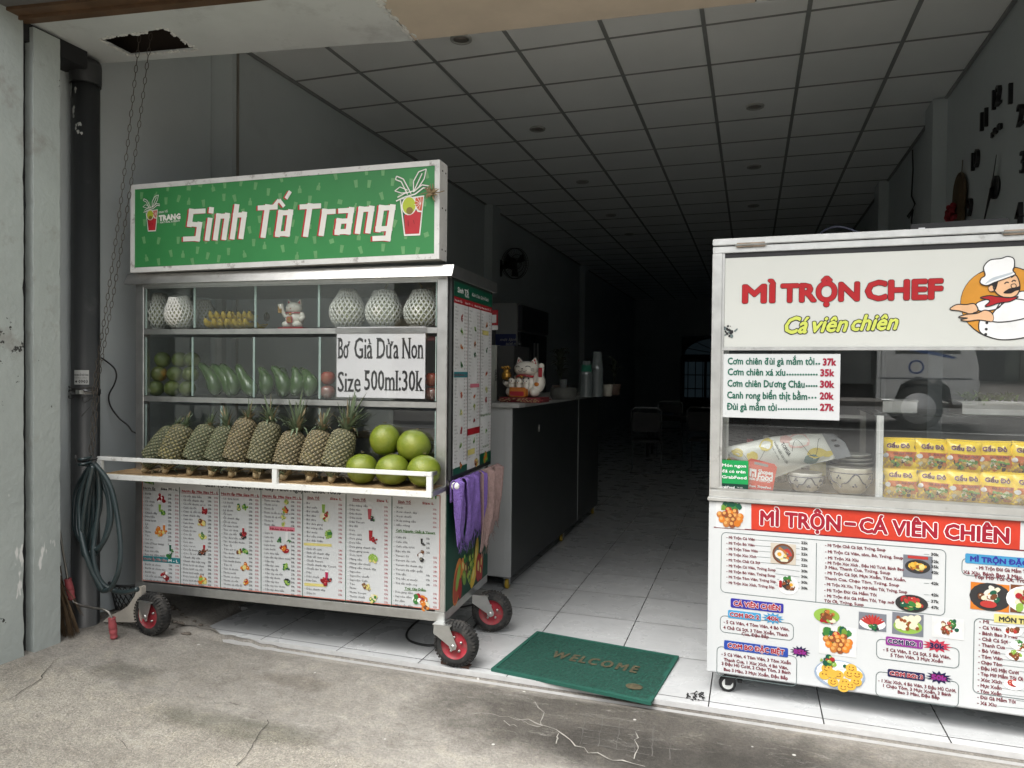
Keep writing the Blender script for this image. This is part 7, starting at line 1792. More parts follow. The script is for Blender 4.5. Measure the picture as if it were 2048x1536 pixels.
m.prism([(A.x, A.y, .012), (B.x, B.y, .012), (B.x, B.y, -.026), (A.x, A.y, -.026)], tuple(nn*-.004), rst); m.prism([(A.x, A.y, .009), (B.x, B.y, .009), tuple(Vector((B.x, B.y, .009))+nn*.03), tuple(Vector((A.x, A.y, .009))+nn*.03)], (0, 0, .003), rst)
tag(m.build('angle_iron', None), 'short rusty angle iron wedged under the front cart wheel on the tile edge', 'wheel chock')
m = MB()
fl = [at_z(q, .006) for q in ((990, 1195), (950, 1208), (900, 1218), (862, 1222), (838, 1240), (815, 1262), (818, 1280), (850, 1290), (880, 1288), (930, 1270), (960, 1240))]
sp = []
for i in range(len(fl)-1):
    p0, p1, p2, p3 = fl[max(0, i-1)], fl[i], fl[i+1], fl[min(len(fl)-1, i+2)]
    for k_ in range(6): t_ = k_/6; sp.append(.5*((2*p1)+(-p0+p2)*t_+(2*p0-5*p1+4*p2-p3)*t_*t_+(-p0+3*p1-3*p2+p3)*t_**3))
m.tube(sp, .006, cab, 7); tag(m.build('power_cable', None), 'black power cable looping over the tiles under the juice cart', 'cable')
m = MB(); random.seed(14)
for k_ in range(20):
    q = at_z((1393+random.gauss(0, 14), 1392+random.gauss(0, 4)), .004); a = random.uniform(0, 6); L = random.uniform(.008, .03)
    m.tube([q, q+Vector((L*.5*math.cos(a), L*.5*math.sin(a), random.uniform(.002, .012))), q+Vector((L*math.cos(a+.6), L*math.sin(a+.6), .001))], [.0022, .003, .0008], black, 5)
tag(m.build('plastic_scrap', None), 'crumpled black plastic scrap on the tile edge beside the noodle cart', 'scrap')

# ================================================================ counter and what stands on it
CX = -1.478; CY0, CY1 = 4.46, 7.3
cz = at_y((1018, 806), CY0).z
t = thing('service_counter', 'long dark-fronted counter with a pale top on yellow castors behind the juice cart', 'counter', (0, 0, 0))
dk = mat('dark_laminate', (.030, .034, .034), .35, 0, 3, .15); wl_ = mat('white_laminate', (.42, .43, .43), .4, 0, 4, .05); pale_top = mat('pale_stone_top', (.36, .36, .35), .35, 0, 14, .2)
zt = cz-.03
m = MB(); m.box((CX-.5, CY0-.03, zt), (CX+.06, CY1+.25, zt+.03), pale_top, .003); m.build('counter_top', t)
m = MB(); m.box((CX-.006, CY0+.02, .09), (CX, CY1, zt-.002), dk); m.box((CX-.001, CY0+1.92, .09), (CX+.003, CY0+1.935, zt-.003), wl_); m.build('front_panel', t)
m = MB(); m.box((CX-.045, CY0, .085), (CX+.003, CY0+.0195, zt-.001), wl_, .001); m.box((CX-.46, CY0+.001, .085), (CX-.0455, CY0+.018, zt-.003), wl_); m.build('end_panel', t)
m = MB(); m.box((CX-.46, CY0+.02, .075), (CX-.007, CY1, .089), dk); m.build('base_board', t)
yw = mat('yellow_castor', (.42, .28, .03), .4)
for x, y in ((CX-.03, CY0+.04), (CX-.03, 5.93), (CX-.03, 7.2), (CX-.42, 5.0)):
    c_ = bpy.data.objects.new('castor', None); COL.objects.link(c_); c_.parent = t; c_.location = (x, y, 0)
    m = MB(); m.lathe([(0, -.011), (.03, -.011), (.034, -.006), (.034, .006), (.03, .011), (0, .011)], yw, 20, (0, 0, .034), axis=(1, 0, 0)); m.build('wheel', c_)
    m = MB(); m.box((-.02, -.02, .07), (.02, .02, .0745), steel); m.box((-.018, -.014, .03), (-.0155, .014, .07), steel); m.box((.0155, -.014, .03), (.018, .014, .07), steel); m.build('bracket', c_)
m = MB(); q = at_x((1078, 855), CX); m.box((CX+.0005, q.y-.006, q.z-.03), (CX+.004, q.y+.006, q.z+.02), steel, .001); m.build('key_plate', t)
# low white unit in front-left of the counter
q0 = at_y((1024, 878), 4.62)
t = thing('low_cabinet', 'lower pale grey cabinet with a wooden edge next to the service counter', 'cabinet', (0, 0, 0))
m = MB(); m.box((-2.75, 4.55, .12), (CX-.05, 5.2, q0.z-.03), mat('pale_grey_cabinet', (.40, .41, .42), .4, 0, 3, .05)); m.build('cabinet_body', t)
m = MB(); m.box((-2.77, 4.53, q0.z-.029), (CX-.048, 5.22, q0.z), mat('wood_edge', (.20, .14, .08), .6, 0, 12, .3), .002); m.build('top', t)
# coffee machine on it
q1 = at_y((980, 845), 4.72); q2 = at_y((1024, 690), 4.72)
t = thing('coffee_machine', 'tall brushed steel drinks machine with black sides on the low cabinet', 'machine', (0, 0, 0))
m = MB(); bx0 = at_y((955, 800), 4.72).x; x1 = at_y((993, 800), 4.72).x; x2 = at_y((1026, 800), 4.72).x
m.box((bx0, 4.72, q0.z+.05), (x1, 5.1, q2.z), mat('bright_steel_front', (.45, .44, .42), .3, 1, 6, .1), .004); m.build('steel_front', t)
m = MB(); m.box((x1+.001, 4.735, q0.z+.05), (x2, 5.1, q2.z-.003), mat('black_side', (.03, .03, .03), .4), .004); m.build('side_cover', t)
m = MB(); m.box((bx0, 4.70, q0.z+.001), (x2+.02, 5.1, q0.z+.049), black, .004); m.box((x1+.02, 4.66, q0.z+.02), (x2, 4.699, q0.z+.03), steel); m.build('drip_tray', t)
p = Panel(lambda a, b, h: (a, 4.7165-h, b)); p.text('CALUX', x1-.012, q2.z-.17, None, .018, ink, 1, rot=-pi/2, bold=.02); p.build('lettering', t)
# red payment card stand, plain (its code left out)
t = thing('payment_card', 'red and white payment card on a black clip above the drinks machine', 'card', (0, 0, 0))
yC = 4.9; a0 = at_y((978, 660), yC); a1 = at_y((996, 620), yC)
p = Panel(lambda a, b, h: (a, yC-h, b)); p.box((a0.x, yC+.0002, a0.z), (a1.x, yC+.003, a1.z), red_i); p.rect(a0.x, a0.z, a1.x, a1.z, red_i, .3); w_ = a1.x-a0.x; hh = a1.z-a0.z
p.rect(a0.x, a0.z, a1.x, a0.z+hh*.23, white_i, 1); p.rect(a0.x+w_*.2, a0.z+hh*.36, a0.x+w_*.82, a0.z+hh*.76, pale_grey, 1); p.build('card_face', t)
m = MB(); m.box(((a0.x+a1.x)/2-.012, yC+.004, q2.z-.002), ((a0.x+a1.x)/2+.012, yC+.016, a0.z+.02), black); m.build('stand', t)
# big lucky cat on its cushion
qc = at_y((1058, 800), 4.66); CT = zt+.03
cc = Vector((qc.x-.03, 4.66, CT))
m = MB(); cush = mat('red_brocade', (.20, .025, .03), .7, 0, 40, .5, .5, 80)
m.box((cc.x-.155, cc.y-.12, CT+.0005), (cc.x+.155, cc.y+.12, CT+.034), cush, .014)
for k_ in range(60): a = random.uniform(0, 2*pi); m.ell((cc.x+random.uniform(-.14, .14), cc.y-.1205, CT+random.uniform(.006, .028)), (.006, .0015, .0035), mat('brocade_gold', (.35, .24, .13), .5, .3), 6, 4)
tag(m.build('brocade_cushion', None), 'red brocade cushion under the large cat figure on the counter', 'cushion')
t = thing('large_cat_figure', 'large white beckoning cat figure holding three kittens, on the counter end', 'cat figure', cc+Vector((0, 0, .0345)), rz=-.12)
m = MB(); m.ell((.005, .02, .085), (.115, .085, .088), ceramic, 24, 16); m.ell((-.09, -.03, .035), (.035, .045, .034), ceramic, 14, 10); m.ell((.085, -.03, .035), (.035, .045, .034), ceramic, 14, 10); m.ell((.10, .0, .10), (.045, .05, .07), ceramic, 14, 10); m.build('body', t)
hd = MB(); hc = Vector((.012, -.005, .190)); hd.ell(hc, (.088, .066, .052), ceramic, 28, 18)
hd.build('head', t)
for s_ in (-1, 1):
    m = MB(); m.prism([(hc.x+s_*.078, 0, hc.z+.025), (hc.x+s_*.028, 0, hc.z+.044), (hc.x+s_*.062, 0, hc.z+.078)], (0, .018, 0), ceramic); m.prism([(hc.x+s_*.073, -.0015, hc.z+.032), (hc.x+s_*.036, -.0015, hc.z+.045), (hc.x+s_*.060, -.0015, hc.z+.069)], (0, .0012, 0), cer_red)
    for k_ in range(4): m.ell((hc.x+s_*random.uniform(.048, .064), -.0028, hc.z+random.uniform(.04, .056)), (.005, .001, .005), ceramic, 8, 4)
    m.build('ear', t)
m = MB()
for s_ in (-1, 1):
    m.tube([(hc.x+s_*x, -.005-.064*math.sqrt(max(0, 1-(x/.092)**2))-.004, hc.z+z) for x, z in ((.022, .012), (.032, .018), (.046, .017), (.055, .010))], .002, cer_black, 5)
    m.tube([(hc.x+s_*x, -.075+x*.15, hc.z+z) for x, z in ((.0, -.012), (.012, -.02), (.024, -.016), (.03, -.010))], .0016, cer_black, 5)
    for k_ in (-1, 0, 1): m.tube([(hc.x+s_*.055, -.060, hc.z-.004+.006*k_), (hc.x+s_*.075, -.046, hc.z-.006+.010*k_)], .0011, cer_black, 4)
m.ell((hc.x, -.074, hc.z+.0), (.007, .004, .004), cer_black, 8, 6); m.build('painted_face', t)
m = MB(); m.tube([(hc.x+.07*math.cos(a), -.002+.062*math.sin(a), .142+.004*math.sin(3*a)) for a in [2*pi*i/28 for i in range(28)]], .0085, cer_red, 8, closed=True); m.ell((hc.x-.005, -.073, .137), .011, gold, 12, 8); m.build('collar', t)
for k_, x in enumerate((-.062, -.008, .046)):
    m = MB(); m.ell((x, -.082, .105), (.026, .022, .024), ceramic, 16, 10)
    for s_ in (-1, 1): m.ell((x+s_*.010, -.103, .108), (.004, .002, .005), cer_black, 8, 5); m.ell((x+s_*.017, -.083, .126), (.007, .005, .009), cer_black if k_ != 1 else brown_i, 8, 5)
    m.ell((x, -.104, .099), (.004, .002, .003), cer_red, 8, 5); m.ell((x, -.08, .075), (.022, .02, .022), ceramic, 12, 8)
    m.build('kitten', t)
m = MB(); m.box((-.068, -.110, .002), (.052, -.060, .066), cer_orange, .006); m.box((-.058, -.1125, .010), (.042, -.1095, .040), cer_red, .003); m.build('orange_chest', t)
m = MB(); m.lathe([(0, 0), (.028, .004), (.034, .03), (.026, .05), (.018, .058), (.024, .066), (.02, .07), (0, .072)], gold, 20, (-.115, -.05, .115));
for k_ in range(14): m.ell((-.115+random.uniform(-.026, .026), -.05+random.uniform(-.02, .02), .19+random.uniform(0, .018)), .008, gold, 8, 5)
m.build('gold_jar', t)
m = MB(); m.tube([(-.09, 0, .10), (-.115, -.03, .09), (-.118, -.05, .105)], [.03, .028, .026], ceramic, 12); m.build('arm', t)
m = MB(); m.tube([(.095, -.02, .07), (.125, -.03, .10), (.128, -.035, .15), (.138, -.04, .20)], [.036, .032, .02, .018], ceramic, 12); m.ell((.138, -.045, .21), (.021, .02, .018), ceramic, 12, 8); m.box((.122, -.062, .135), (.150, -.054, .198), cer_red, .003); m.ell((.112, -.062, .088), (.018, .006, .014), cer_orange, 12, 6); m.build('beckoning_arm', t)
# other things on the counter
q = at_y((1127, 770), 5.25); stone = mat('grey_stone', (.06, .062, .055), .8, 0, 14, .35, .6, 40)
t = thing('stone_basin', 'round grey stone basin with a small glass in it, behind the large cat', 'basin', (q.x, 5.25, CT+.001))
m = MB(); m.lathe([(0, 0), (.085, 0), (.10, .03), (.098, .085), (.088, .09), (.08, .06), (0, .05)], stone, 28); m.build('basin_body', t); m = MB(); m.lathe([(.02, .055), (.028, .15), (.026, .15), (.018, .058)], mat('dim_glass', (.08, .09, .09), .1, coat=.5), 16); m.build('glass', t)
cup_m = mat('clear_cup_stack', (.13, .15, .15), .12, 0, 6, .1, coat=.5); cup_g = mat('cup_print_green', (.02, .16, .10), .3)
for (x, hgt, n_, yy, lb) in ((1172, .30, 22, 5.95, 'shorter stack of clear plastic cups on the counter, nearer the stone basin'), (1194, .38, 26, 6.02, 'taller stack of clear plastic cups with green print on the counter')):
    q = at_y((x, 790), yy); t = thing('cup_stack', lb, 'plastic cups', (q.x, yy, CT+.001), group='stacked cups on the counter')
    m = MB(); prof = []; rim_h = hgt*.62
    for k_ in range(n_): z = k_*rim_h/n_; prof += [(.050, z), (.053, z+.001), (.053, z+.004), (.050, z+.005)]
    prof += [(.049, rim_h+.002), (.036, hgt), (0, hgt)]; m.lathe([(0, 0)]+prof, cup_m, 24); m.build('cups', t)
    m = MB(); z0 = rim_h+.025; m.lathe([(.049-.013*.25+.001, z0), (.049-.013*.75+.001, z0+(hgt-rim_h)*.5)], cup_g, 24); m.build('green_print', t)
q = at_y((1216, 780), 6.2); m = MB(); m.lathe([(0, 0), (.032, 0), (.040, .10), (.037, .10), (.03, .006)], mat('cream_cup', (.40, .38, .32), .5), 20); tag(m.build('paper_cup', None, (q.x, 6.2, CT+.001)), 'plain cream cup standing beside the taller cup stack', 'cup')
dim_leaf = mat('dim_leaf', (.012, .016, .008), .5, 0, 10, .3); rpot = mat('brown_pot', (.08, .05, .035), .6)
for q, yy, hgt, n_, lb in (((1120, 790), 5.6, .40, 34, 'bushy dark potted plant on the counter behind the stone basin'), ((1228, 782), 6.6, .36, 16, 'sparse potted plant at the far end of the counter')):
    P = at_y(q, yy); t = thing('potted_plant', lb, 'plant', (P.x, yy, CT+.001)); m = MB(); m.lathe([(0, 0), (.05, 0), (.065, .10), (.06, .10), (0, .09)], rpot, 20); m.build('pot', t)
    m = MB(); random.seed(n_)
    for k_ in range(n_):
        a = k_*2.4; d = Vector((math.cos(a), math.sin(a), .9)); b_ = Vector((0, 0, .09)); h_ = random.uniform(.3, 1)*hgt*.7; m.tube([b_, b_+Vector((.02*math.cos(a), .02*math.sin(a), h_))], .0015, dim_leaf, 4); leaf_strip(m, b_+Vector((.02*math.cos(a), .02*math.sin(a), h_)), d, Vector((0, 0, 1)), random.uniform(.08, .15), .035, .9, dim_leaf, 5)
    m.build('foliage', t)
m = MB(); a = at_y((1020, 728), 4.95); random.seed(6)   # dried grass plume behind the cat
for k_ in range(40): m.tube([(a.x+.06, 4.95, CT+.06), (a.x+.03, 4.95, a.z), (a.x-.01+random.uniform(-.03, .03), 4.95+random.uniform(-.03, .03), a.z+random.uniform(-.02, .10))], [.002, .0015, .0006], mat('dried_plume', (.22, .17, .09), .8), 4)
tag(m.build('dried_plume', None), 'dried straw plume standing behind the large cat figure', 'dried grass')

# ================================================================ fridge, fan, seats, wall clock
FXR = at_y((1034, 640), 7.6).x; ztop = at_y((1020, 606), 7.6).z
t = thing('drinks_fridge', 'tall drinks fridge with a white side and dark glass doors along the grey wall', 'fridge', (0, 0, 0))
m = MB(); m.box((-3.27, 7.6, .05), (FXR, 8.75, ztop), mat('fridge_white', (.30, .31, .32), .4, 0, 2, .03), .006); m.build('fridge_body', t)
zb = at_y((1020, 668), 7.6).z
p = Panel(lambda a, b, h: (a, 7.5985-h, b)); xa = -3.2
p.rect(xa, .3, FXR-.01, zb, mat('fridge_blue', (.02, .03, .14), .4), 1)
qa = at_y((1000, 682), 7.6); p.text('mát lạnh', qa.x, qa.z, .20, .035, pale_grey, 2, shear=.3); qa = at_y((1012, 690), 7.6); p.text('tươi ngon', qa.x, qa.z, .18, .035, pale_grey, 2, shear=.3)
p.build('side_print', t)
fd = mat('fridge_dark_glass', (.012, .013, .015), .12, coat=.5)
for y0, y1 in ((7.63, 8.18), (8.19, 8.72)):
    m = MB(); m.box((FXR+.001, y0, .25), (FXR+.03, y1, ztop-.32), fd, .004); d_ = m.build('door', t)
    m = MB(); yh = y1-.06 if y0 < 8 else y0+.06; m.tube([(FXR+.05, yh, .7), (FXR+.05, yh, ztop-.42)], .012, steel, 10); m.build('handle', d_)
m = MB(); m.box((FXR+.001, 7.63, ztop-.30), (FXR+.05, 8.72, ztop-.02), mat('fridge_header', (.03, .032, .04), .3), .006); m.build('header', t)
# wall fan
fc = at_y((1030, 527), 9.3); wm = mat('fan_black', (.014, .014, .015), .45)
t = thing('wall_fan', 'black round wall fan on a bracket high on the grey side wall', 'fan', (0, 0, 0))
m = MB(); wx = LWX+.001; fax = Vector((.8, -.55, -.12)).normalized()
hub = Vector((fc.x, 9.3, fc.z)); m.tube([(wx, 9.3, hub.z-.04), (hub.x-.12, 9.3, hub.z-.04), hub-fax*.14], [.035, .025, .03], wm, 10); m.box((wx, 9.22, hub.z-.16), (wx+.03, 9.38, hub.z+.06), wm, .004); m.build('bracket', t)
m = MB(); m.lathe([(0, -.17), (.07, -.16), (.08, -.05), (.05, -.02), (0, -.01)], wm, 20, hub, axis=fax); m.build('motor', t)
m = MB(); e1 = fax.orthogonal().normalized(); e2 = fax.cross(e1)
for r, h in ((.2, .0), (.205, .03), (.205, -.03), (.12, .045), (.07, .05)): m.tube([hub+fax*h+(e1*math.cos(a)+e2*math.sin(a))*r for a in [2*pi*i/36 for i in range(36)]], .004, wm, 6, closed=True)
for i in range(36):
    a = 2*pi*i/36; d = e1*math.cos(a)+e2*math.sin(a); m.tube([hub+fax*.05+d*.03, hub+fax*.045+d*.12, hub+fax*.03+d*.205, hub-fax*.03+d*.205, hub-fax*.05+d*.06], .0018, wm, 4)
m.build('cage', t)
for i in range(3):
    m = MB(); a = 2*pi*i/3; pts = []
    for f, da in ((.03, -.2), (.1, -.45), (.18, -.35), (.185, .25), (.1, .35), (.03, .3)): d = e1*math.cos(a+da)+e2*math.sin(a+da); pts.append(tuple(hub+d*f+fax*(.012*da*2)))
    m.prism(pts, tuple(fax*.002), wm); m.build('blade', t)
# chairs and table far inside
tube_m = mat('chair_tube', (.30, .31, .32), .3, .9); seat_m = mat('chair_black_vinyl', (.012, .012, .013), .5)
def chair(loc, rz, lab, src=None):
    t = thing('tube_chair', lab, 'chair', loc, rz, group='tube-frame chairs in the dark back')
    m = MB(); w = .21
    m.tube([(-w, .20, .02), (-w, -.22, .02), (-w, -.22, .44), (-w, .17, .44), (-w, .22, .90), (-w+.05, .225, .945), (w-.05, .225, .945), (w, .22, .90), (w, .17, .44), (w, -.22, .44), (w, -.22, .02), (w, .20, .02), (-w, .20, .02)], .011, tube_m, 8); m.build('frame', t)
    m = MB(); m.box((-w+.015, -.21, .445), (w-.015, .18, .485), seat_m, .012); m.build('seat', t)
    m = MB(); m.box((-w+.018, .19, .60), (w-.018, .215, .88), seat_m, .01); m.build('backrest', t); return t
c1 = at_z((1292, 945), 0); c2 = at_z((1398, 945), 0)
ch = chair((c1.x, c1.y, 0), pi+.1, 'pale tube-framed black chair on the counter side of the dark table')
copy_thing(ch, (c2.x+.05, c2.y+.2, 0), (0, 0, pi-.1), label='pale tube-framed black chair half hidden by the noodle cart')
copy_thing(ch, (c1.x+.1, c1.y+2.2, 0), (0, 0, .1), label='tube-framed black chair beyond the dark table')
tb = at_z((1335, 925), 0)
t = thing('dining_table', 'dark table with folded blue cloth between the tube chairs', 'table', (tb.x+.1, tb.y+.9, 0))
m = MB(); m.box((-.55, -.35, .70), (.55, .35, .73), seat_m, .004); m.build('table_top', t)
for x in (-.5, .5):
    for y in (-.3, .3): m = MB(); m.box((x-.02, y-.02, 0), (x+.02, y+.02, .70), seat_m); m.build('leg', t)
m = MB(); m.box((-.16, -.1, .731), (.16, .14, .748), mat('blue_cloth', (.05, .10, .16), .8), .006); m.box((-.12, -.08, .7485), (.14, .12, .760), mat('blue_cloth'), .005)
o = m.build('folded_cloth', None, (tb.x-.15, tb.y+.8, 0)); tag(o, 'folded blue cloth lying on the dark table', 'cloth')
# wall clock made of loose numerals
t = thing('wall_clock', 'black numeral wall clock with long thin hands on the grey wall above the noodle cart', 'clock', (0, 0, 0))
nk = mat('clock_black', (.008, .008, .009), .4)
NPos = {'12': (1994, 192), '1': (2021, 186), '2': (2041, 228), '11': (1968, 238), '10': (1951, 318), '9': (1940, 413), '3': (2047, 322), '4': (2038, 427)}
for k_, q in NPos.items():
    P = at_x(q, RWX-.012); p = Panel(lambda a, b, h, P=P: (RWX-.0005-h, P.y-a, P.z+b))
    vs, fs, x0, x1 = text_geo(k_, .05, 0, 2); s_ = .175
    L = [(RWX-.001-dx, P.y-(x-(x0+x1)/2)*s_, P.z+(y-.36)*s_) for dx in (0, .022) for x, y in vs]; n_ = len(vs)
    p.add(L, fs+[tuple(a+n_ for a in f) for f in fs], nk)
    ed = {}
    for f in fs:
        for i in range(len(f)): e = (f[i], f[(i+1) % len(f)]); ed[tuple(sorted(e))] = ed.get(tuple(sorted(e)), 0)+1
    p.add(L, [(a, b, b+n_, a+n_) for (a, b), c_ in ed.items() if c_ == 1], nk)
    p.build('numeral', t)
hubp = at_x((1987, 375), RWX-.02)
m = MB(); m.lathe([(0, 0), (.07, 0), (.07, .018), (0, .022)], nk, 24, (RWX-.002, hubp.y, hubp.z), axis=(-1, 0, 0)); m.build('hub', t)
for q in ((1996, 309), (1971, 442)):
    e = at_x(q, RWX-.022); m = MB(); m.tube([(RWX-.03, hubp.y, hubp.z), (RWX-.03, e.y, e.z)], [.010, .004], nk, 6, flat=.4); m.build('hand', t)
P = at_x((1991, 263), RWX-.012); m = MB()
for k_ in range(5): m.box((RWX-.016, P.y-.10+.04*k_, P.z-.015+.01*(k_ % 2)), (RWX-.001, P.y-.068+.04*k_, P.z+.02+.012*(k_ % 2)), nk, .003)
m.build('name_plate', t)
straw = mat('woven_straw', (.09, .06, .03), .8, 0, 30, .4); redf = mat('red_paper_flower', (.22, .012, .018), .7)
for q, rz_, lb in (((1920, 392), .155, 'upper woven straw tray with a red paper flower on the wall by the column'), ((1917, 432), .12, 'lower woven straw tray half hidden behind the noodle cart roof')):
    P = at_x(q, RWX-.02); t = thing('woven_tray', lb, 'wall ornament', (RWX-.002, P.y, P.z), group='woven trays on the wall')
    m = MB(); m.ell((-.02, 0, 0), (.02, .15, rz_), straw, 24, 12); m.build('tray_body', t); m = MB(); m.tube([(-.022, .152*math.cos(a), rz_*1.02*math.sin(a)) for a in [2*pi*i/28 for i in range(28)]], .01, straw, 6, closed=True); m.tube([(-.01, 0, rz_), (-.005, 0, rz_+.10)], .003, straw, 4); m.build('rim', t)
    if 'red' in lb:
        m = MB(); random.seed(3)
        for k_ in range(26): m.ell((-.05+random.uniform(-.03, .01), random.uniform(-.02, .12), -.11+random.uniform(-.05, .06)), (.016, .02, .02), redf, 8, 5)
        m.build('paper_flower', t)
m = MB(); qs = [(1825, 300), (1826, 340), (1824, 375), (1823, 392), (1830, 408), (1824, 420), (1815, 432), (1818, 436), (1826, 420), (1823, 440), (1822, 470)]
m.tube([at_x(q, RWX-.03) for q in qs], .007, cab, 6); tag(m.build('hanging_cable', None), 'thin black cable with a knot hanging down the wall between two columns', 'cable')
# ================================================================ the street the glass reflects
asphalt = mat('asphalt', (.10, .098, .095), .9, 0, 3, .2, .3, 60); kerb_m = mat('kerb_concrete', (.26, .255, .24), .85, 0, 4, .15)
g = MB(); g.box((-60, -13.5, -.30), (60, -3.0, -.14), asphalt); struct(g, 'road')
g = MB(); g.box((-60, -3.2, -.30), (60, -3.0, -.02), kerb_m); struct(g, 'kerb')
g = MB(); g.box((-60, -40, -.30), (60, -13.5, -.02), mat('far_pavement', (.13, .12, .11), .9, 0, 2, .15)); struct(g, 'far_pavement')
g = MB(); g.add([(-600, -600, -.32), (600, -600, -.32), (600, 600, -.32), (-600, 600, -.32)], [(0, 1, 2, 3)], mat('far_ground', (.16, .15, .13), .95)); struct(g, 'ground')
g = MB(); g.box((-60, -8.3, -.138), (60, -8.18, -.136), white_metal); struct(g, 'road_marking')
# truck
tw_ = mat('truck_white', (.80, .81, .82), .25, 0, 3, .04, coat=.6); trg = mat('truck_box_grey', (.10, .11, .11), .5); tgl = mat('truck_glass', (.02, .025, .03), .06, coat=.6)
t = thing('delivery_truck', 'white light truck with a dark grey cargo box parked across the street', 'truck', (3.4, -9.35, -.138), 0)
m = MB(); prof = [(.0, .50), (.0, 1.15), (-.06, 1.45), (-.55, 2.25), (-1.55, 2.30), (-1.65, 2.2), (-1.65, .55), (-1.35, .55), (-1.25, .85), (-1.0, 1.0), (-.65, .98), (-.45, .8), (-.4, .5)]
m.prism([(x, -.9, z) for x, z in prof], (0, 1.8, 0), tw_); m.build('cab', t)
for y in (-.9025, .9005): m = MB(); m.prism([(x, y, z) for x, z in ((-.28, 1.42), (-.62, 2.12), (-1.35, 2.14), (-1.35, 1.42))], (0, .002, 0), tgl); m.build('window', t)
m = MB(); m.prism([(.02-.03, -.8, 1.5), (-.03, .8, 1.5), (-.50, .8, 2.2), (-.50, -.8, 2.2)], (.012, 0, .006), tgl); m.build('windscreen', t)
m = MB(); m.box((-5.6, -.95, .85), (-1.75, .95, 2.6), trg, .02); m.build('cargo_box', t)
m = MB(); m.box((-5.6, -.4, .55), (-.4, .4, .8), black); m.box((-.02, -.85, .42), (.06, .85, .62), mat('bumper_grey', (.2, .2, .2), .5), .02); m.build('chassis', t)
for x in (-.95, -4.4):
    for y in (-.8, .8):
        w_ = bpy.data.objects.new('wheel', None); COL.objects.link(w_); w_.parent = t; w_.location = (x, y, .41)
        m = MB(); m.lathe([(.25, -.11), (.38, -.11), (.41, -.08), (.41, .08), (.38, .11), (.25, .11)], rubber, 32, axis=(0, 1, 0), caps=False); m.build('tyre', w_)
        m = MB(); m.lathe([(0, -.06), (.09, -.10), (.12, -.05), (.28, -.07), (.29, -.10)], mat('truck_rim', (.8, .8, .8), .4, .2), 24, axis=(0, 1, 0)); m.lathe([(0, .06), (.09, .10), (.12, .05), (.28, .105), (.29, .112)], mat('truck_rim'), 24, axis=(0, 1, 0)); m.build('rim', w_)
for y in (-.7, .7): m = MB(); m.ell((.01, y, .85), (.05, .14, .11), mat('headlamp_glass', (.6, .6, .58), .1, coat=.8), 14, 8); m.build('headlight', t)
p = Panel(lambda a, b, h: (a, .902+h, b)); p.disc(-1.0, 1.18, .13, blue_i, 1); p.disc(-1.0, 1.18, .10, white_i, 1.5); p.poly([(-1.6, 1.62), (-1.25, 1.60), (-.35, 1.36), (-.4, 1.33), (-1.2, 1.5)], blue_i, 1); p.poly([(-1.62, .95), (-.1, .95), (-.1, .98), (-1.62, .98)], slate, 1); p.box((-.9, .901, .95), (-.5, .9015, 1.3), tw_); p.build('door_emblem', t)
# parasols and trees and shopfronts over the road
def parasol(x, y, cols, lab, r=1.5, src=None):
    t = thing('market_parasol', lab, 'parasol', (x, y, -.02)); H = 2.05
    n = 8
    m = MB(); m.tube([(0, 0, 0), (0, 0, H+.4)], .025, steel_dull, 8); m.build('pole', t)
    m = MB(); m.lathe([(0, 0), (.28, 0), (.28, .08), (.05, .12), (0, .12)], kerb_m, 20); m.build('base', t)
    m = MB()
    for k_ in range(n):
        a0, a1 = 2*pi*k_/n, 2*pi*(k_+1)/n; e = lambda a, z, rr: (rr*math.cos(a), rr*math.sin(a), z)
        c_ = cols[k_ % len(cols)]
        m.prism([e(a0, H, r), e(a1, H, r), (0, 0, H+.45)], (0, 0, .006), c_); m.prism([e(a0, H, r), e(a1, H, r), e(a1, H-.16, r*.995), e(a0, H-.16, r*.995)], (0, 0, .005), c_)
    m.build('canopy', t)
parasol(-14.8, -14.6, [mat('parasol_orange', S(225, 160, 60, .9), .8)], 'orange market parasol across the street', 1.05)
parasol(-13.0, -14.9, [mat('parasol_blue', S(70, 150, 205, .9), .8)], 'blue market parasol across the street', .95)
parasol(-11.3, -14.6, [mat('parasol_red', S(190, 50, 55, .9), .8), mat('parasol_green', S(60, 130, 90, .9), .8)], 'red and green market parasol across the street', 1.05)
bark = mat('bark', (.09, .07, .05), .9, 0, 12, .3, .6, 30); lf = [mat('street_leaf', (.035, .065, .018), .6, 0, 6, .3), mat('street_leaf_pale', (.06, .095, .03), .6, 0, 6, .3)]
def tree(x, y, s_, seed, lab):
    rnd = random.Random(seed); t = thing('street_tree', lab, 'tree', (x, y, -.02)); m = MB()
    m.tube([(0, 0, 0), (.1, .05, 1.5), (.05, 0, 3.0*s_)], [.22, .17, .12], bark, 10); ends = []
    for k_ in range(7):
        a = k_*.9+rnd.random(); e = Vector((1.8*math.cos(a), 1.8*math.sin(a), 3.4+rnd.uniform(.2, 2.0)))*s_; m.tube([(.05, 0, 2.6*s_), tuple(e*.55+Vector((0, 0, 1.1*s_))), tuple(e)], [.09, .06, .03], bark, 6); ends.append(e)
    m.build('trunk', t); m = MB()
    for k_ in range(3400):
        e = rnd.choice(ends); c = e+Vector((rnd.gauss(0, .75), rnd.gauss(0, .75), rnd.gauss(.2, .6)))*s_; d = Vector((rnd.uniform(-1, 1), rnd.uniform(-1, 1), rnd.uniform(-.6, .6))).normalized(); u_ = d.orthogonal().normalized()*.09; L = d*.20
        m.add([c, c+L*.5+u_, c+L, c+L*.5-u_], [(0, 1, 2, 3)], rnd.choice(lf))
    m.build('crown', t)
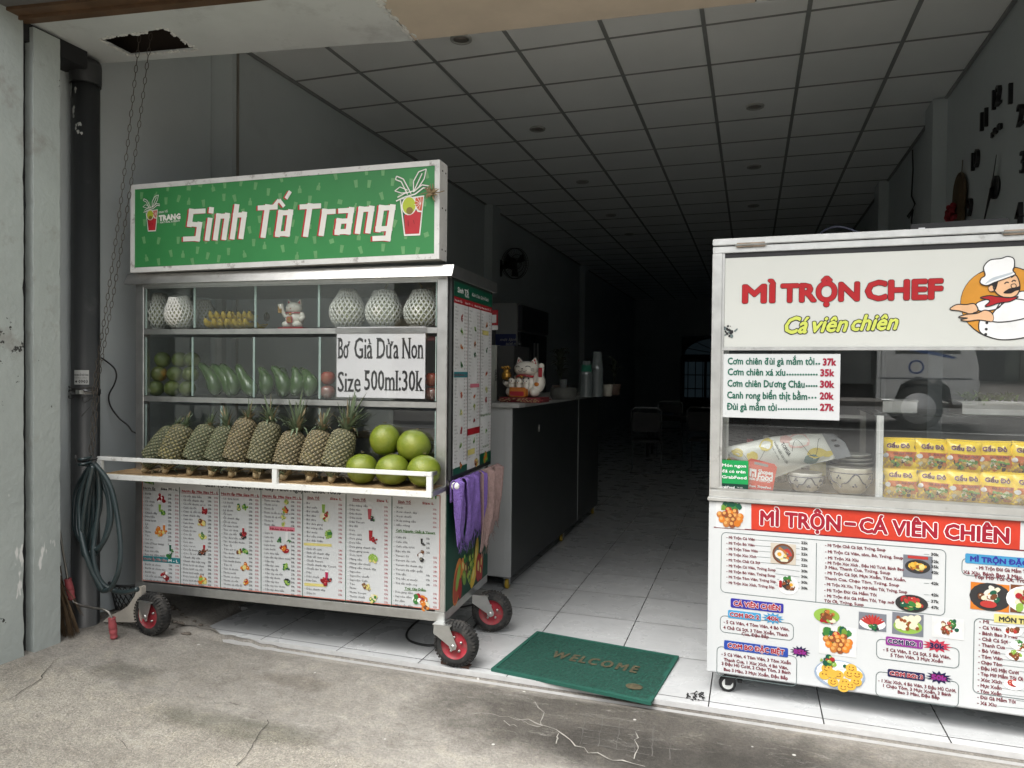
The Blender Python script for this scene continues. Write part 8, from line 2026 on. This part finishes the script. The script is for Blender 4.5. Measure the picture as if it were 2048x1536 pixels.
tree(-20, -17, 1.25, 1, 'broad leafy street tree behind the orange parasol'); tree(-14.5, -17.5, 1.4, 2, 'leafy street tree behind the blue parasol'); tree(-9.5, -17, 1.2, 3, 'leafy street tree behind the red and green parasol'); tree(-2, -17.5, 1.3, 4, 'leafy street tree facing the juice cart')
def shophouse(x0, x1, h, col, aw, lab, seed):
    rnd = random.Random(seed); t = thing('shophouse', lab, 'building', ((x0+x1)/2, -24, -.02)); w = (x1-x0)/2-.02
    m = MB(); m.box((-w, -6, 0), (w, 0, h), mat('shopfront_'+lab.split()[0], tuple(c_*.5 for c_ in col), .8, 0, 2, .1)); m.build('wall', t)
    m = MB(); m.box((-w*.85, .001, 0), (w*.85, .05, 2.6), mat('dark_opening', (.03, .03, .032), .6)); m.build('door', t)
    for fl in range(1, int(h//3.2)):
        for k_ in (-.5, .5): m = MB(); m.box((w*k_-.6, .001, 3.2*fl+.6), (w*k_+.6, .06, 3.2*fl+2.2), mat('dark_window', (.03, .035, .04), .2)); m.build('window', t)
    m = MB(); m.prism([(-w, .01, 3.1), (w, .01, 3.1), (w, 1.6, 2.7), (-w, 1.6, 2.7)], (0, 0, .04), aw); m.build('awning', t)
    m = MB(); m.box((-w*.8, .02, 3.2), (w*.8, .12, 3.75), aw); m.build('signboard', t)
aws = [mat('awning_red', S(150, 50, 45, .8), .8), mat('awning_blue', S(50, 90, 150, .8), .8), mat('awning_green', S(50, 110, 70, .8), .8), mat('awning_tan', S(170, 150, 110, .8), .8)]
for i, (x0, x1, h, col, lb) in enumerate(((-34, -28, 7, (.42, .38, .30), 'cream narrow shophouse with a red awning'), (-28, -22, 10, (.30, .33, .36), 'bluish three-storey shophouse with a blue awning'), (-22, -16, 7, (.42, .42, .40), 'whitewashed two-storey shophouse with a green awning'), (-16, -10, 10, (.38, .30, .22), 'ochre three-storey shophouse with a tan awning'), (-10, -4, 7, (.34, .34, .33), 'grey two-storey shophouse with a red awning'), (-4, 2, 10, (.40, .38, .33), 'beige three-storey shophouse with a blue awning'), (2, 8, 7, (.36, .40, .36), 'greenish two-storey shophouse with a green awning'), (8, 14, 10, (.42, .40, .37), 'pale three-storey shophouse with a tan awning'), (14, 20, 7, (.33, .30, .28), 'brownish two-storey shophouse with a red awning'), (20, 27, 10, (.40, .40, .39), 'light three-storey shophouse with a blue awning'))):
    shophouse(x0, x1, h, col, aws[i % 4], lb, i)

# ---------------------------------------------------------------- tidy up
bpy.data.objects.remove(_tob, do_unlink=True)
